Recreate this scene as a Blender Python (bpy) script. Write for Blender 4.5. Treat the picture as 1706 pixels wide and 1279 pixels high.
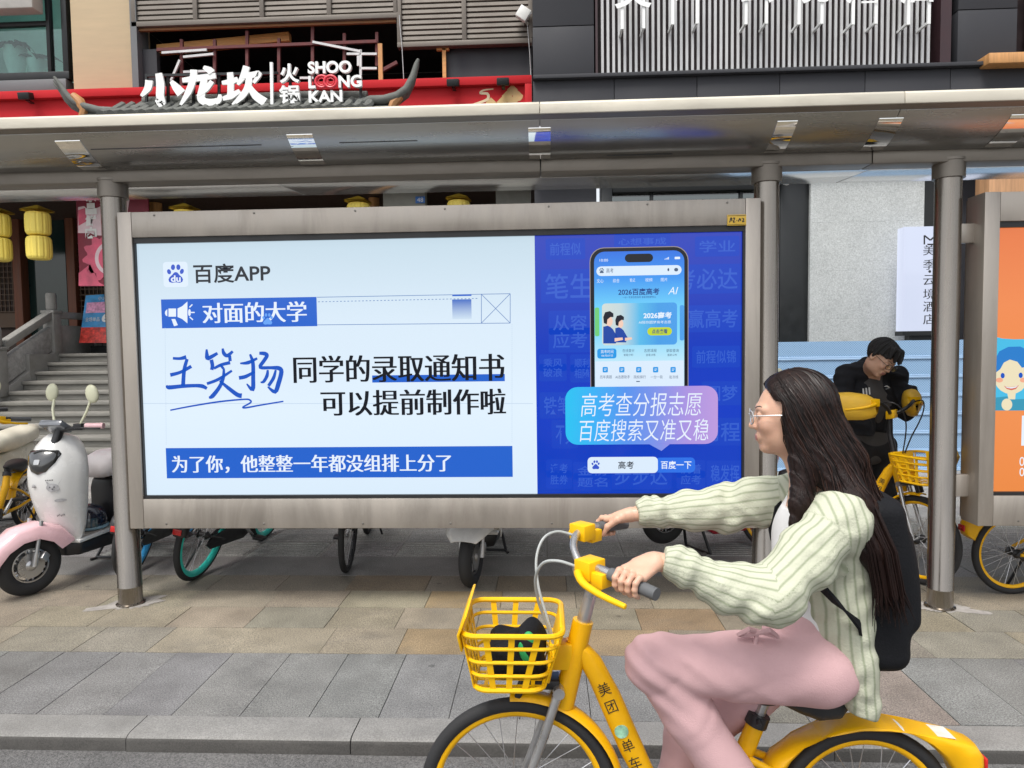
import bpy, bmesh, math, random
import numpy as np
from mathutils import Vector, Matrix
random.seed(7)
R = math.radians
SC = bpy.context.scene
for o in list(bpy.data.objects): bpy.data.objects.remove(o, do_unlink=True)
COL = SC.collection

# ---------------- camera, sky, sun, exposure ----------------
F, CX, CY = 1183.0, 853.0, 639.5
H = 1.65
YAW, PITCH, ROLL = R(2.7), R(3.15), R(0.75)
fwd = Vector((-math.sin(YAW)*math.cos(PITCH), math.cos(YAW)*math.cos(PITCH), -math.sin(PITCH)))
r0 = Vector((math.cos(YAW), math.sin(YAW), 0))
u0 = r0.cross(fwd)
rgt = r0*math.cos(ROLL) - u0*math.sin(ROLL)
upv = rgt.cross(fwd)
cam = bpy.data.cameras.new('camera'); camo = bpy.data.objects.new('camera', cam); COL.objects.link(camo)
cam.sensor_width = 36; cam.lens = F/1706*36; cam.clip_start = 0.05; cam.clip_end = 500
M = Matrix((rgt, upv, -fwd)).transposed().to_4x4(); M.translation = (0, 0, H)
camo.matrix_world = M
SC.camera = camo
cam.dof.use_dof = False

EXPO = 0.75
SUN_EL, SUN_AZ = R(62), R(205)          # azimuth the light comes from, clockwise from +Y
w = bpy.data.worlds.new('World'); SC.world = w; w.use_nodes = True
nt = w.node_tree; nt.nodes.clear()
sky = nt.nodes.new('ShaderNodeTexSky'); sky.sky_type = 'NISHITA'; sky.sun_disc = False
sky.sun_elevation = SUN_EL; sky.sun_rotation = SUN_AZ; sky.air_density = 1.0; sky.dust_density = 3.0; sky.ozone_density = 1.0
hs = nt.nodes.new('ShaderNodeHueSaturation'); hs.inputs['Saturation'].default_value = 0.22
bg = nt.nodes.new('ShaderNodeBackground'); bg.inputs['Strength'].default_value = 0.14
wo = nt.nodes.new('ShaderNodeOutputWorld')
nt.links.new(sky.outputs[0], hs.inputs['Color']); nt.links.new(hs.outputs[0], bg.inputs[0]); nt.links.new(bg.outputs[0], wo.inputs[0])
sl = bpy.data.lights.new('sun', 'SUN'); sl.energy = 1.6; sl.angle = R(22); sl.color = (1, .96, .9)
so = bpy.data.objects.new('sun', sl); COL.objects.link(so)
sd = Vector((math.sin(SUN_AZ)*math.cos(SUN_EL), math.cos(SUN_AZ)*math.cos(SUN_EL), math.sin(SUN_EL)))
so.rotation_euler = sd.to_track_quat('Z', 'Y').to_euler(); so.location = (0, -6, 12)
SC.view_settings.view_transform = 'Standard'; SC.view_settings.look = 'None'
SC.view_settings.exposure = EXPO; SC.view_settings.gamma = 1
SC.cycles.max_bounces = 8; SC.cycles.transparent_max_bounces = 16

# ---------------- helpers ----------------
def ray(px, py): return fwd*F + rgt*(px-CX) - upv*(py-CY)
def at(px, py, Y):
    d = ray(px, py); return Vector((0, 0, H)) + d*(Y/d.y)
def gnd(px, py, Z=0.0):
    d = ray(px, py); return Vector((0, 0, H)) + d*((Z-H)/d.z)
def W(x0, y0, x1, y1, Y):
    """a picture box on the wall plane at distance Y -> x0, x1, z0, z1"""
    xm, ym = (x0+x1)/2, (y0+y1)/2
    return at(x0, ym, Y).x, at(x1, ym, Y).x, at(xm, y1, Y).z, at(xm, y0, Y).z

def lin(r, g, b):
    f = lambda c: (c/12.92 if c <= .04045 else ((c+.055)/1.055)**2.4)
    return (f(r/255), f(g/255), f(b/255))

class NT:
    def __init__(s, name):
        s.m = bpy.data.materials.new(name); s.m.use_nodes = True; s.t = s.m.node_tree; s.t.nodes.clear()
        s.out = s.n('ShaderNodeOutputMaterial')
    def n(s, k, **kw):
        o = s.t.nodes.new(k)
        for a, b in kw.items(): setattr(o, a, b)
        return o
    def l(s, a, b): s.t.links.new(a, b)
def setp(b, **kw):
    for k, v in kw.items(): b.inputs[k].default_value = v

def mat(name, col, rough=.5, metal=0., var=.12, scale=6., bump=0., bscale=None, spec=.5, coat=0., dirt=0., dirtcol=(.05, .045, .04), speck=0., speckscale=200., stretch=None, rvar=.12, sub=0., attr=None, stain=0.):
    """general procedural surface: colour mottling, speckle, grime, roughness variation and bump"""
    t = NT(name); b = t.n('ShaderNodeBsdfPrincipled'); t.l(b.outputs[0], t.out.inputs[0])
    setp(b, **{'Metallic': metal, 'Roughness': rough, 'Specular IOR Level': spec, 'Coat Weight': coat, 'Coat Roughness': .08})
    if sub: setp(b, **{'Subsurface Weight': sub, 'Subsurface Radius': (.01, .004, .002)})
    tc = t.n('ShaderNodeTexCoord'); mp = t.n('ShaderNodeMapping'); t.l(tc.outputs['Object'], mp.inputs[0])
    if stretch: mp.inputs['Scale'].default_value = stretch
    nz = t.n('ShaderNodeTexNoise'); setp(nz, Scale=scale, Detail=6., Roughness=.6); t.l(mp.outputs[0], nz.inputs['Vector'])
    rmp = t.n('ShaderNodeMapRange'); setp(rmp, **{'From Min': .3, 'From Max': .7, 'To Min': 1-var, 'To Max': 1+var}); t.l(nz.outputs['Fac'], rmp.inputs[0])
    vm = t.n('ShaderNodeVectorMath', operation='SCALE'); t.l(rmp.outputs[0], vm.inputs['Scale'])
    if attr:
        at_ = t.n('ShaderNodeAttribute', attribute_name=attr); t.l(at_.outputs['Color'], vm.inputs[0])
    else: vm.inputs[0].default_value = col[:3]
    cur = vm.outputs[0]
    if speck:
        n2 = t.n('ShaderNodeTexNoise'); setp(n2, Scale=speckscale, Detail=2., Roughness=.7); t.l(tc.outputs['Object'], n2.inputs['Vector'])
        r2 = t.n('ShaderNodeMapRange'); setp(r2, **{'From Min': .3, 'From Max': .7, 'To Min': 1-speck, 'To Max': 1+speck}); t.l(n2.outputs['Fac'], r2.inputs[0])
        v2 = t.n('ShaderNodeVectorMath', operation='SCALE'); t.l(cur, v2.inputs[0]); t.l(r2.outputs[0], v2.inputs['Scale']); cur = v2.outputs[0]
    if dirt:
        n3 = t.n('ShaderNodeTexNoise'); setp(n3, Scale=scale*.45, Detail=8., Roughness=.72, Distortion=.6); t.l(mp.outputs[0], n3.inputs['Vector'])
        r3 = t.n('ShaderNodeMapRange'); setp(r3, **{'From Min': .5, 'From Max': .75, 'To Min': 0., 'To Max': dirt}); t.l(n3.outputs['Fac'], r3.inputs[0])
        mx = t.n('ShaderNodeMix', data_type='RGBA'); t.l(r3.outputs[0], mx.inputs[0]); t.l(cur, mx.inputs[6]); mx.inputs[7].default_value = (*dirtcol, 1); cur = mx.outputs[2]
    if stain:
        n6 = t.n('ShaderNodeTexNoise'); setp(n6, Scale=.9, Detail=9., Roughness=.68, Distortion=.9); t.l(mp.outputs[0], n6.inputs['Vector'])
        r6 = t.n('ShaderNodeMapRange'); setp(r6, **{'From Min': .36, 'From Max': .66, 'To Min': 1-stain, 'To Max': 1+stain*.6}); t.l(n6.outputs['Fac'], r6.inputs[0])
        v6 = t.n('ShaderNodeVectorMath', operation='SCALE'); t.l(cur, v6.inputs[0]); t.l(r6.outputs[0], v6.inputs['Scale']); cur = v6.outputs[0]
        vo = t.n('ShaderNodeTexVoronoi', feature='F1'); setp(vo, Scale=2.6, Randomness=1.); t.l(tc.outputs['Object'], vo.inputs['Vector'])
        r7 = t.n('ShaderNodeMapRange'); setp(r7, **{'From Min': .035, 'From Max': .06, 'To Min': .6, 'To Max': 1.}); t.l(vo.outputs['Distance'], r7.inputs[0])
        v7 = t.n('ShaderNodeVectorMath', operation='SCALE'); t.l(cur, v7.inputs[0]); t.l(r7.outputs[0], v7.inputs['Scale']); cur = v7.outputs[0]
    t.l(cur, b.inputs['Base Color'])
    if rvar:
        r4 = t.n('ShaderNodeMapRange'); setp(r4, **{'From Min': .3, 'From Max': .7, 'To Min': max(.02, rough-rvar), 'To Max': min(1, rough+rvar)}); t.l(nz.outputs['Fac'], r4.inputs[0]); t.l(r4.outputs[0], b.inputs['Roughness'])
    if bump:
        n5 = t.n('ShaderNodeTexNoise'); setp(n5, Scale=bscale or scale*4, Detail=4., Roughness=.6); t.l(mp.outputs[0], n5.inputs['Vector'])
        bp = t.n('ShaderNodeBump'); setp(bp, Strength=bump, Distance=.01); t.l(n5.outputs['Fac'], bp.inputs['Height']); t.l(bp.outputs[0], b.inputs['Normal'])
    return t.m

EMK = 2**(-EXPO)
def lit(name, c, k=1., rough=.12, spec=.35, c2=None, x0=0, x1=1, axis='X', noise=0.):
    """backlit print: the sheet glows in its printed colour behind a glossy pane; c2 gives a printed blend along an axis"""
    t = NT(name); b = t.n('ShaderNodeBsdfPrincipled'); t.l(b.outputs[0], t.out.inputs[0])
    setp(b, **{'Base Color': (*[v*.06 for v in c], 1), 'Roughness': rough, 'Specular IOR Level': spec, 'Emission Strength': k*EMK, 'Emission Color': (*c, 1)})
    cur = None
    if c2 is not None:
        g = t.n('ShaderNodeNewGeometry'); sp = t.n('ShaderNodeSeparateXYZ'); t.l(g.outputs['Position'], sp.inputs[0])
        mr = t.n('ShaderNodeMapRange'); setp(mr, **{'From Min': x0, 'From Max': x1}); t.l(sp.outputs[axis], mr.inputs[0])
        cr = t.n('ShaderNodeValToRGB'); t.l(mr.outputs[0], cr.inputs[0])
        stops = [c] + (c2 if isinstance(c2, list) else [c2])
        while len(cr.color_ramp.elements) < len(stops): cr.color_ramp.elements.new(.5)
        for i, s in enumerate(stops):
            cr.color_ramp.elements[i].position = i/(len(stops)-1); cr.color_ramp.elements[i].color = (*s, 1)
        t.l(cr.outputs[0], b.inputs['Emission Color'])
    return t.m

class MB:
    def __init__(s): s.v = []; s.f = []; s.m = []; s.cur = 0; s.cols = None
    def add(s, vs, fs):
        b = len(s.v); s.v += [tuple(v) for v in vs]
        for f in fs: s.f.append(tuple(b+i for i in f)); s.m.append(s.cur)
        return s
    def box(s, x0, x1, y0, y1, z0, z1):
        return s.add([(x0,y0,z0),(x1,y0,z0),(x1,y1,z0),(x0,y1,z0),(x0,y0,z1),(x1,y0,z1),(x1,y1,z1),(x0,y1,z1)],
                     [(3,2,1,0),(4,5,6,7),(0,1,5,4),(1,2,6,5),(2,3,7,6),(3,0,4,7)])
    def obox(s, c, ax, ay, az):
        c, ax, ay, az = map(Vector, (c, ax, ay, az)); p = []
        for k in (-1, 1):
            for (i, j) in ((-1,-1),(1,-1),(1,1),(-1,1)): p.append(c+ax*i+ay*j+az*k)
        return s.add(p, [(3,2,1,0),(4,5,6,7),(0,1,5,4),(1,2,6,5),(2,3,7,6),(3,0,4,7)])
    def bar(s, a, b, w, h, up=(0,0,1)):
        a, b = Vector(a), Vector(b); d = (b-a); l = d.length; d.normalize(); u = Vector(up); sd_ = d.cross(u)
        if sd_.length < 1e-4: sd_ = d.cross(Vector((1,0,0)))
        sd_.normalize(); u = sd_.cross(d)
        return s.obox((a+b)/2, d*l/2, sd_*w/2, u*h/2)
    def quad(s, a, b, c, d): return s.add([a,b,c,d], [(0,1,2,3)])
    def poly(s, pts): return s.add(pts, [tuple(range(len(pts)))])
    def prism(s, pts, vec):
        n = len(pts); vec = Vector(vec); p = [Vector(q) for q in pts]
        return s.add(p+[q+vec for q in p], [tuple(range(n))[::-1], tuple(range(n, 2*n))]+[(i,(i+1)%n,n+(i+1)%n,n+i) for i in range(n)])
    def loft(s, loops, cap=True, closed=True):
        n = len(loops[0]); b = [p for l in loops for p in l]; fs = []
        for k in range(len(loops)-1):
            for i in range(n if closed else n-1):
                j = (i+1) % n; fs.append((k*n+i, k*n+j, (k+1)*n+j, (k+1)*n+i))
        if cap: fs += [tuple(range(n))[::-1], tuple(range((len(loops)-1)*n, len(loops)*n))]
        return s.add(b, fs)
    def tube(s, pts, r, n=10, cap=True, flat=1., closed=False, up0=None):
        P = [Vector(p) for p in pts]; k = len(P); rs = r if isinstance(r, (list, tuple)) else [r]*k
        loops = []; up = None
        for i in range(k):
            if closed: d = P[(i+1) % k]-P[i-1]
            else: d = P[min(i+1, k-1)]-P[max(i-1, 0)]
            d.normalize()
            if up is None:
                up = Vector(up0) if up0 else (Vector((0,0,1)) if abs(d.z) < .9 else Vector((1,0,0)))
            sd_ = d.cross(up); sd_.normalize(); up = sd_.cross(d); up.normalize()
            loops.append([P[i]+sd_*math.cos(2*math.pi*j/n)*rs[i]*flat+up*math.sin(2*math.pi*j/n)*rs[i] for j in range(n)])
        if closed: loops.append(loops[0]); return s.loft(loops, cap=False)
        return s.loft(loops, cap=cap)
    def lathe(s, prof, c=(0,0,0), ax=(0,0,1), n=24, cap=True):
        ax = Vector(ax).normalized(); c = Vector(c)
        a = ax.orthogonal().normalized(); b = ax.cross(a)
        return s.loft([[c+ax*h+(a*math.cos(2*math.pi*j/n)+b*math.sin(2*math.pi*j/n))*max(r, 1e-4) for j in range(n)] for r, h in prof], cap=cap)
    def cyl(s, a, b, r, n=16, r2=None):
        a, b = Vector(a), Vector(b); l = (b-a).length
        return s.lathe([(r, 0), (r if r2 is None else r2, l)], a, b-a, n)
    def torus(s, c, ax, Rr, r, n=48, m=10, a0=0, a1=2*math.pi, fl=1.):
        ax = Vector(ax).normalized(); c = Vector(c); a = ax.orthogonal().normalized()
        if abs(ax.z) < .99: a = Vector((0,0,1))-ax*ax.z; a.normalize()
        b = ax.cross(a); full = abs(a1-a0-2*math.pi) < 1e-6; k = n if full else n+1; loops = []
        for i in range(k):
            t = a0+(a1-a0)*i/n; d = a*math.cos(t)+b*math.sin(t)
            loops.append([c+d*(Rr+r*math.cos(2*math.pi*j/m))+ax*r*fl*math.sin(2*math.pi*j/m) for j in range(m)])
        if full: loops.append(loops[0]); return s.loft(loops, cap=False)
        return s.loft(loops)
    def ell(s, c, rad, rot=None, n=20, m=12, e=1.):
        c = Vector(c); loops = []
        sg = lambda x: math.copysign(abs(x)**e, x)
        for i in range(1, m):
            ph = math.pi*i/m-math.pi/2; l = []
            for j in range(n):
                th = 2*math.pi*j/n
                p = Vector((sg(math.cos(ph))*sg(math.cos(th))*rad[0], sg(math.cos(ph))*sg(math.sin(th))*rad[1], sg(math.sin(ph))*rad[2]))
                if rot is not None: p = rot @ p
                l.append(c+p)
            loops.append(l)
        b = len(s.v); s.loft(loops, cap=False)
        lo, hi = Vector((0,0,-rad[2])), Vector((0,0,rad[2]))
        if rot is not None: lo, hi = rot @ lo, rot @ hi
        k = len(s.v); s.v += [tuple(c+lo), tuple(c+hi)]
        for j in range(n):
            s.f.append((k, b+(j+1) % n, b+j)); s.m.append(s.cur)
            s.f.append((k+1, b+(m-2)*n+j, b+(m-2)*n+(j+1) % n)); s.m.append(s.cur)
        return s
    def build(s, name, mats, parent=None, smooth=True, ang=38, bevel=0., seg=2, label=None, cat=None, kind=None, group=None, recalc=True, cols=None):
        me = bpy.data.meshes.new(name); me.from_pydata([tuple(v) for v in s.v], [], s.f)
        for m_ in (mats if isinstance(mats, (list, tuple)) else [mats]): me.materials.append(m_)
        if isinstance(mats, (list, tuple)): me.polygons.foreach_set('material_index', s.m)
        if cols is not None:
            ca = me.color_attributes.new('tint', 'FLOAT_COLOR', 'CORNER'); k = 0
            for p, c in zip(me.polygons, cols):
                for _ in p.vertices: ca.data[k].color = (*c, 1); k += 1
        if recalc or bevel:
            bm = bmesh.new(); bm.from_mesh(me)
            if recalc: bmesh.ops.recalc_face_normals(bm, faces=bm.faces)
            if bevel:
                es = [e for e in bm.edges if len(e.link_faces) == 2 and e.calc_face_angle(0) > R(30)]
                bmesh.ops.bevel(bm, geom=es, offset=bevel, segments=seg, affect='EDGES', clamp_overlap=True, profile=.5)
            bm.to_mesh(me); bm.free()
        if smooth:
            me.polygons.foreach_set('use_smooth', [True]*len(me.polygons)); me.set_sharp_from_angle(angle=R(ang))
        me.update()
        o = bpy.data.objects.new(name, me); COL.objects.link(o)
        if parent is not None:
            o.parent = parent; o.matrix_parent_inverse = wm(parent).inverted()
        tag(o, label, cat, kind, group); return o
def wm(o):
    m = o.matrix_parent_inverse @ Matrix.LocRotScale(o.location, o.rotation_euler, o.scale) if o.parent else Matrix.LocRotScale(o.location, o.rotation_euler, o.scale)
    return wm(o.parent) @ m if o.parent else m
def tag(o, label=None, cat=None, kind=None, group=None):
    if label: o['label'] = label
    if cat: o['category'] = cat
    if kind: o['kind'] = kind
    if group: o['group'] = group
    return o
def thing(name, label, cat, loc=(0,0,0), group=None):
    o = bpy.data.objects.new(name, None); o.empty_display_size = .1; COL.objects.link(o); o.location = loc
    return tag(o, label, cat, None, group)
def dup(o, parent=None):
    c = o.copy(); COL.objects.link(c)
    if parent is not None: c.parent = parent
    for ch in list(o.children): dup(ch, c)
    return c

def curve(pts, n=5):
    """smooth path through the points"""
    P_ = [Vector(p) for p in pts]; Q = []
    for i in range(len(P_)-1):
        p0, p1, p2, p3 = P_[max(i-1,0)], P_[i], P_[i+1], P_[min(i+2,len(P_)-1)]
        for k in range(n):
            t = k/n; Q.append(.5*((2*p1)+(p2-p0)*t+(2*p0-5*p1+4*p2-p3)*t*t+(3*p1-p0-3*p2+p3)*t**3))
    return Q+[P_[-1]]
# ---- lettering (Blender's built-in font) ----
_tc = {}
def glyphs(s, bold=0., smear=0., shear=0., cs=1.):
    key = (s, bold, smear, shear, cs)
    if key in _tc: return _tc[key]
    c = bpy.data.curves.new('t', 'FONT'); c.body = s; c.offset = bold; c.shear = shear; c.resolution_u = 4; c.space_character = cs
    o = bpy.data.objects.new('t', c); COL.objects.link(o)
    bpy.context.view_layer.update()
    me = bpy.data.meshes.new_from_object(o.evaluated_get(bpy.context.evaluated_depsgraph_get()))
    v = [(p.co.x, p.co.y) for p in me.vertices]; f = [tuple(p.vertices) for p in me.polygons]
    bpy.data.objects.remove(o); bpy.data.curves.remove(c); bpy.data.meshes.remove(me)
    vs, fs, ls = list(v), list(f), [0]*len(v)
    for k in ((1, -1) if smear else ()):
        b = len(vs); vs += [(x+k*smear, y) for x, y in v]; fs += [tuple(b+i for i in q) for q in f]; ls += [k]*len(v)
    _tc[key] = (vs, fs, ls); return _tc[key]
def text(mb, s, x0, x1, z0, z1, Y, **kw):
    """fit the string into the box x0..x1, z0..z1 on the plane Y (facing -Y)"""
    vs, fs, ls = glyphs(s, **kw)
    ax, bx = min(v[0] for v in vs), max(v[0] for v in vs); ay, by = min(v[1] for v in vs), max(v[1] for v in vs)
    sx = (x1-x0)/(bx-ax); sz = (z1-z0)/max(by-ay, 1e-6)
    mb.add([(x0+(x-ax)*sx, Y-l*.00015, z0+(y-ay)*sz) for (x, y), l in zip(vs, ls)], fs)
def textp(mb, s, x0, y0, x1, y1, Y, **kw):
    a, b, c, d = W(x0, y0, x1, y1, Y); text(mb, s, a, b, c, d, Y, **kw)
def rrect(x0, x1, z0, z1, r, n=6):
    r = min(r, abs(x1-x0)/2, abs(z1-z0)/2); p = []
    for cx, cz, a in ((x1-r, z1-r, 0), (x0+r, z1-r, 90), (x0+r, z0+r, 180), (x1-r, z0+r, 270)):
        for i in range(n+1):
            t = R(a+90*i/n); p.append((cx+r*math.cos(t), cz+r*math.sin(t)))
    return p
def flat(mb, pts, Y): mb.poly([(x, Y, z) for x, z in pts][::-1])
def stroke(pts, ws, n=4, endr=.35):
    """a brush stroke: smooth polyline of varying width -> outline (list of 2-d points)"""
    P = [Vector(p) for p in pts]; Q = []; Wd = []
    for i in range(len(P)-1):
        p0, p1, p2, p3 = P[max(i-1,0)], P[i], P[i+1], P[min(i+2,len(P)-1)]
        for k in range(n):
            t = k/n; Q.append(.5*((2*p1)+(p2-p0)*t+(2*p0-5*p1+4*p2-p3)*t*t+(3*p1-p0-3*p2+p3)*t**3)); Wd.append(ws[i]+(ws[i+1]-ws[i])*t)
    Q.append(P[-1]); Wd.append(ws[-1]); quads = []
    L = []
    for i, q in enumerate(Q):
        d = Q[min(i+1,len(Q)-1)]-Q[max(i-1,0)]; d.normalize(); nrm = Vector((-d.y, d.x)); L.append((q+nrm*Wd[i]/2, q-nrm*Wd[i]/2))
    return L
def add_stroke(mb, pts, ws, fn, n=4, thick=None):
    L = stroke(pts, ws, n)
    if thick is None:
        for (a, b), (c, d) in zip(L[:-1], L[1:]): mb.quad(fn(a), fn(b), fn(d), fn(c))
    else:
        loops = []
        for a, b in L:
            A, B = Vector(fn(a)), Vector(fn(b)); t = Vector((0, thick, 0)); loops.append([A, B, B+t, A+t])
        mb.loft(loops)
# ---------------- surfaces ----------------
STEEL = mat('brushed_steel', (.265,.24,.212), .24, .95, .12, 3., .04, 60, stretch=(9,9,.5), dirt=.35, dirtcol=(.14,.12,.10))
STEEL2 = mat('weathered_frame', (.41,.37,.325), .42, .65, .12, 2.2, .04, 50, stretch=(3,3,.5), dirt=.55, dirtcol=(.19,.165,.14))
SOFFIT = mat('soffit_metal', (.37,.37,.36), .27, .85, .14, 1.3, .03, 30, stretch=(.4,3,3), dirt=.4, dirtcol=(.1,.09,.08))
LIP = mat('canopy_edge', (.60,.56,.47), .5, .2, .1, 2, .05, dirt=.45, dirtcol=(.3,.26,.19), stretch=(1,1,4))
BEAM = mat('beam_metal', (.24,.215,.185), .45, .7, .12, 2, .04, dirt=.3)
CHROME = mat('mirror_strip', (.8,.8,.78), .04, 1., .04, 4, rvar=.02)
WING = mat('canopy_rear_soffit', (.86,.86,.84), .16, .72, .05, 1.5, stretch=(.3,2,2), rvar=.05)
BLACK = mat('matt_black', (.012,.012,.013), .45)
RUBBER = mat('tyre_rubber', (.018,.018,.019), .75, var=.25, bump=.15, bscale=90)
ASPH = mat('asphalt', (.135,.132,.13), .85, var=.18, scale=3, bump=.9, bscale=160, speck=.55, speckscale=130, dirt=.2, dirtcol=(.17,.16,.15))
KERB = mat('kerb_granite', (.21,.205,.195), .8, var=.16, scale=5, bump=.25, bscale=120, speck=.28, speckscale=170, dirt=.45, dirtcol=(.12,.115,.105), attr='tint')
PAVE = mat('granite_slabs', (.3,.3,.3), .72, var=.16, scale=5, bump=.3, bscale=150, speck=.6, speckscale=150, dirt=.42, dirtcol=(.10,.095,.09), attr='tint', stain=.16)
JOINT = mat('joint_grit', (.07,.065,.06), .9, var=.2)

# ---------------- road, kerb, pavement ----------------
RZ = -0.065
KY = gnd(853, 1236).y        # kerb front edge
KB = gnd(853, 1199).y
MB().add([(-60,-40,RZ),(60,-40,RZ),(60,KY+.05,RZ),(-60,KY+.05,RZ)], [(0,1,2,3)]).build('road', ASPH, kind='structure')
kb = MB(); x = -30.0
kw_ = [at(208,1215,KY).x, at(583,1215,KY).x, at(993,1220,KY).x]
edges = []; x = kw_[0]-.97*24
while x < kw_[0]-.4: edges.append(x); x += .97
edges += kw_; x = kw_[-1]+.97
while x < 24: edges.append(x); x += .97
for a, b in zip(edges[:-1], edges[1:]):
    dz = random.uniform(-.003, .003); dy = random.uniform(-.004, .004); loops = []
    for xx in (a+.003, b-.003):
        loops.append([(xx, KY+dy, RZ-.05), (xx, KY+dy, -.022+dz), (xx, KY+.006+dy, -.010+dz), (xx, KY+.018+dy, -.003+dz), (xx, KY+.035+dy, dz+.001), (xx, KB-.003, dz+.001), (xx, KB-.003, RZ-.05)])
    kb.loft(loops)
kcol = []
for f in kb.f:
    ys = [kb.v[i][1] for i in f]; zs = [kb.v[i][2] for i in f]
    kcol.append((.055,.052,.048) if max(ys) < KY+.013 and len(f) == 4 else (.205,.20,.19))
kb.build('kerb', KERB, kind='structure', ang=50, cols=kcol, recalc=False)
MB().add([(-60,KY+.02,-.02),(60,KY+.02,-.02),(60,60,-.02),(-60,60,-.02)], [(0,1,2,3)]).build('ground', JOINT, kind='structure')
pv = MB(); pc = []
def slab(x0, x1, y0, y1, col, g=.0018):
    z = random.uniform(-.0012, .0012); tx = random.uniform(-.0012, .0012)
    pv.add([(x0+g,y0+g,z-.012),(x1-g,y0+g,z-.012),(x1-g,y1-g,z-.012),(x0+g,y1-g,z-.012),(x0+g,y0+g,z-tx),(x1-g,y0+g,z+tx),(x1-g,y1-g,z+tx),(x0+g,y1-g,z-tx)],
           [(4,5,6,7),(0,1,5,4),(1,2,6,5),(2,3,7,6),(3,0,4,7)]); pc.extend([col]*5)
def jig(c, v=.1):
    k = random.uniform(1-v, 1+v); return tuple(max(0, q*k*random.uniform(.98, 1.02)) for q in c)
GREY, TAN, ORA, DGREY, PINK = (.172,.170,.165), (.235,.205,.152), (.25,.185,.108), (.205,.2,.19), (.215,.182,.155)
YA = gnd(853, 1091).y
xr = at(198,1089,gnd(198,1089).y).x
x = xr - .315*60
while x < 16:
    wv = .315
    c = jig(GREY, .08)
    mid = (x+wv/2)
    pinkx = gnd(1490,1150).x
    if pinkx-.12 < mid < pinkx+.2: c = jig(PINK, .06)
    if gnd(1060,1150).x < mid < gnd(1290,1150).x: c = jig((.19,.178,.155), .08)
    slab(x, x+wv, KB, YA, c); x += wv
rows = [YA, gnd(853,1048).y, gnd(853,1013).y, gnd(853,985).y, gnd(853,959).y]
for i, (a, b) in enumerate(zip(rows[:-1], rows[1:])):
    x = -14 + (.17 if i % 2 else .0)
    while x < 14:
        wv = random.choice((.42, .48, .48, .55)); p = random.random()
        c = jig(TAN, .12) if p < .66 else jig(ORA, .15) if p < .8 else jig((.215,.197,.160), .08)
        if i == 3: c = tuple(.6*q+.4*d for q, d in zip(c, (.155,.148,.132)))
        slab(x, x+wv, a, b, c); x += wv
a, b = rows[-1], gnd(853,928).y
x = -15
while x < 15: slab(x, x+.9, a, b, jig(DGREY, .07)); x += .9
YR = [b, b+.42, b+.84, b+1.26]
y = b
while y < 9.4:
    x = -18+random.choice((0, .3))
    rib = y < YR[-1]-.05
    wv = .6
    while x < 18:
        c = jig((.27,.263,.25), .1)
        slab(x, x+wv, y, y+.42, c)
        if rib:
            for k in range(7):
                yy = y+.03+k*.055
                pv.add([(x+.02,yy,.001),(x+wv-.02,yy,.001),(x+wv-.02,yy+.03,.001),(x+.02,yy+.03,.001),(x+.025,yy+.006,.007),(x+wv-.025,yy+.006,.007),(x+wv-.025,yy+.024,.007),(x+.025,yy+.024,.007)],
                       [(4,5,6,7),(0,1,5,4),(1,2,6,5),(2,3,7,6),(3,0,4,7)]); pc.extend([tuple(q*1.05 for q in c)]*5)
        x += wv
    y += .42
pv.build('pavement', PAVE, kind='structure', smooth=False, cols=pc, recalc=False)
# pale mortar patches round the post feet belong to the posts (below)

# ---------------- bus shelter ----------------
PY = 4.42
PX = [at(203,660,PY).x, at(1276,480,PY).x, at(1573,650,PY).x]
PX.append(PX[2]+(PX[2]-PX[1])+2.9)
ZT = (at(192,300,PY).z+at(1580,266,PY).z)/2
YL = 3.97
zlt, zlb = at(890,172,YL).z, at(890,189,YL).z
zs0 = at(890,200,YL+.05).z; zs1 = at(890,266,4.34).z; zb = at(890,286,4.34).z
shel = thing('bus_shelter', 'long grey steel bus shelter with curved canopy on round posts over the lightboxes', 'bus shelter', (PX[0], PY, 0))
XA, XB = -7.2, 7.0
def sofc(t): return (YL+.05+(4.34-YL-.05)*t, zs1+(zs0-zs1)*(1-t)**1.9)
def extr(mb, prof, x0, x1, closed=True): mb.loft([[(x0,y,z) for y,z in prof], [(x1,y,z) for y,z in prof]], closed=closed, cap=closed)
# canopy: shell of soffit panels between lip and beam, one panel per bay
joints = sorted([XA] + [at(px, 240, 4.15).x for px in (-320, 900, 1480)] + [XB])
cp = MB()
for a, b in zip(joints[:-1], joints[1:]):
    prof = [sofc(t/10) for t in range(11)]; top = [(y, z+.02) for y, z in prof][::-1]
    extr(cp, prof+top, a+.002, b-.002)
can = cp.build('canopy', SOFFIT, shel, ang=30)
lp = MB()
for a, b in zip(joints[:-1], joints[1:]):
    extr(lp, [(YL, zlb), (YL, zlt), (YL+.012, zlt+.012), (YL+.06, zlt+.014), (YL+.06, zlb+.02), (YL+.012, zlb-.001)], a+.0015, b-.0015)
lp.build('canopy_lip', LIP, shel, bevel=.003)
gt = MB(); extr(gt, [(YL+.012, zlb-.002), (YL+.048, zs0+.002), (YL+.048, zlb+.01), (YL+.02, zlb+.01)], XA, XB); gt.build('lip_flashing', BEAM, shel)
rf = MB(); extr(rf, [(YL+.061, zlt+.016), (5.10, zlt+.05), (5.10, zlt+.02), (YL+.061, zlt-.01)], XA, XB); rf.build('roof_sheet', LIP, shel)
bmb = MB()
for a, b in zip(joints[:-1], joints[1:]): bmb.box(a+.002, b-.002, 4.342, 4.50, zb, zs1+.05)
bmb.build('beam', BEAM, shel, bevel=.006)
wg = MB()
wj = sorted([XA, at(470,300,4.6).x, at(1440,275,4.6).x, XB])
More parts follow.
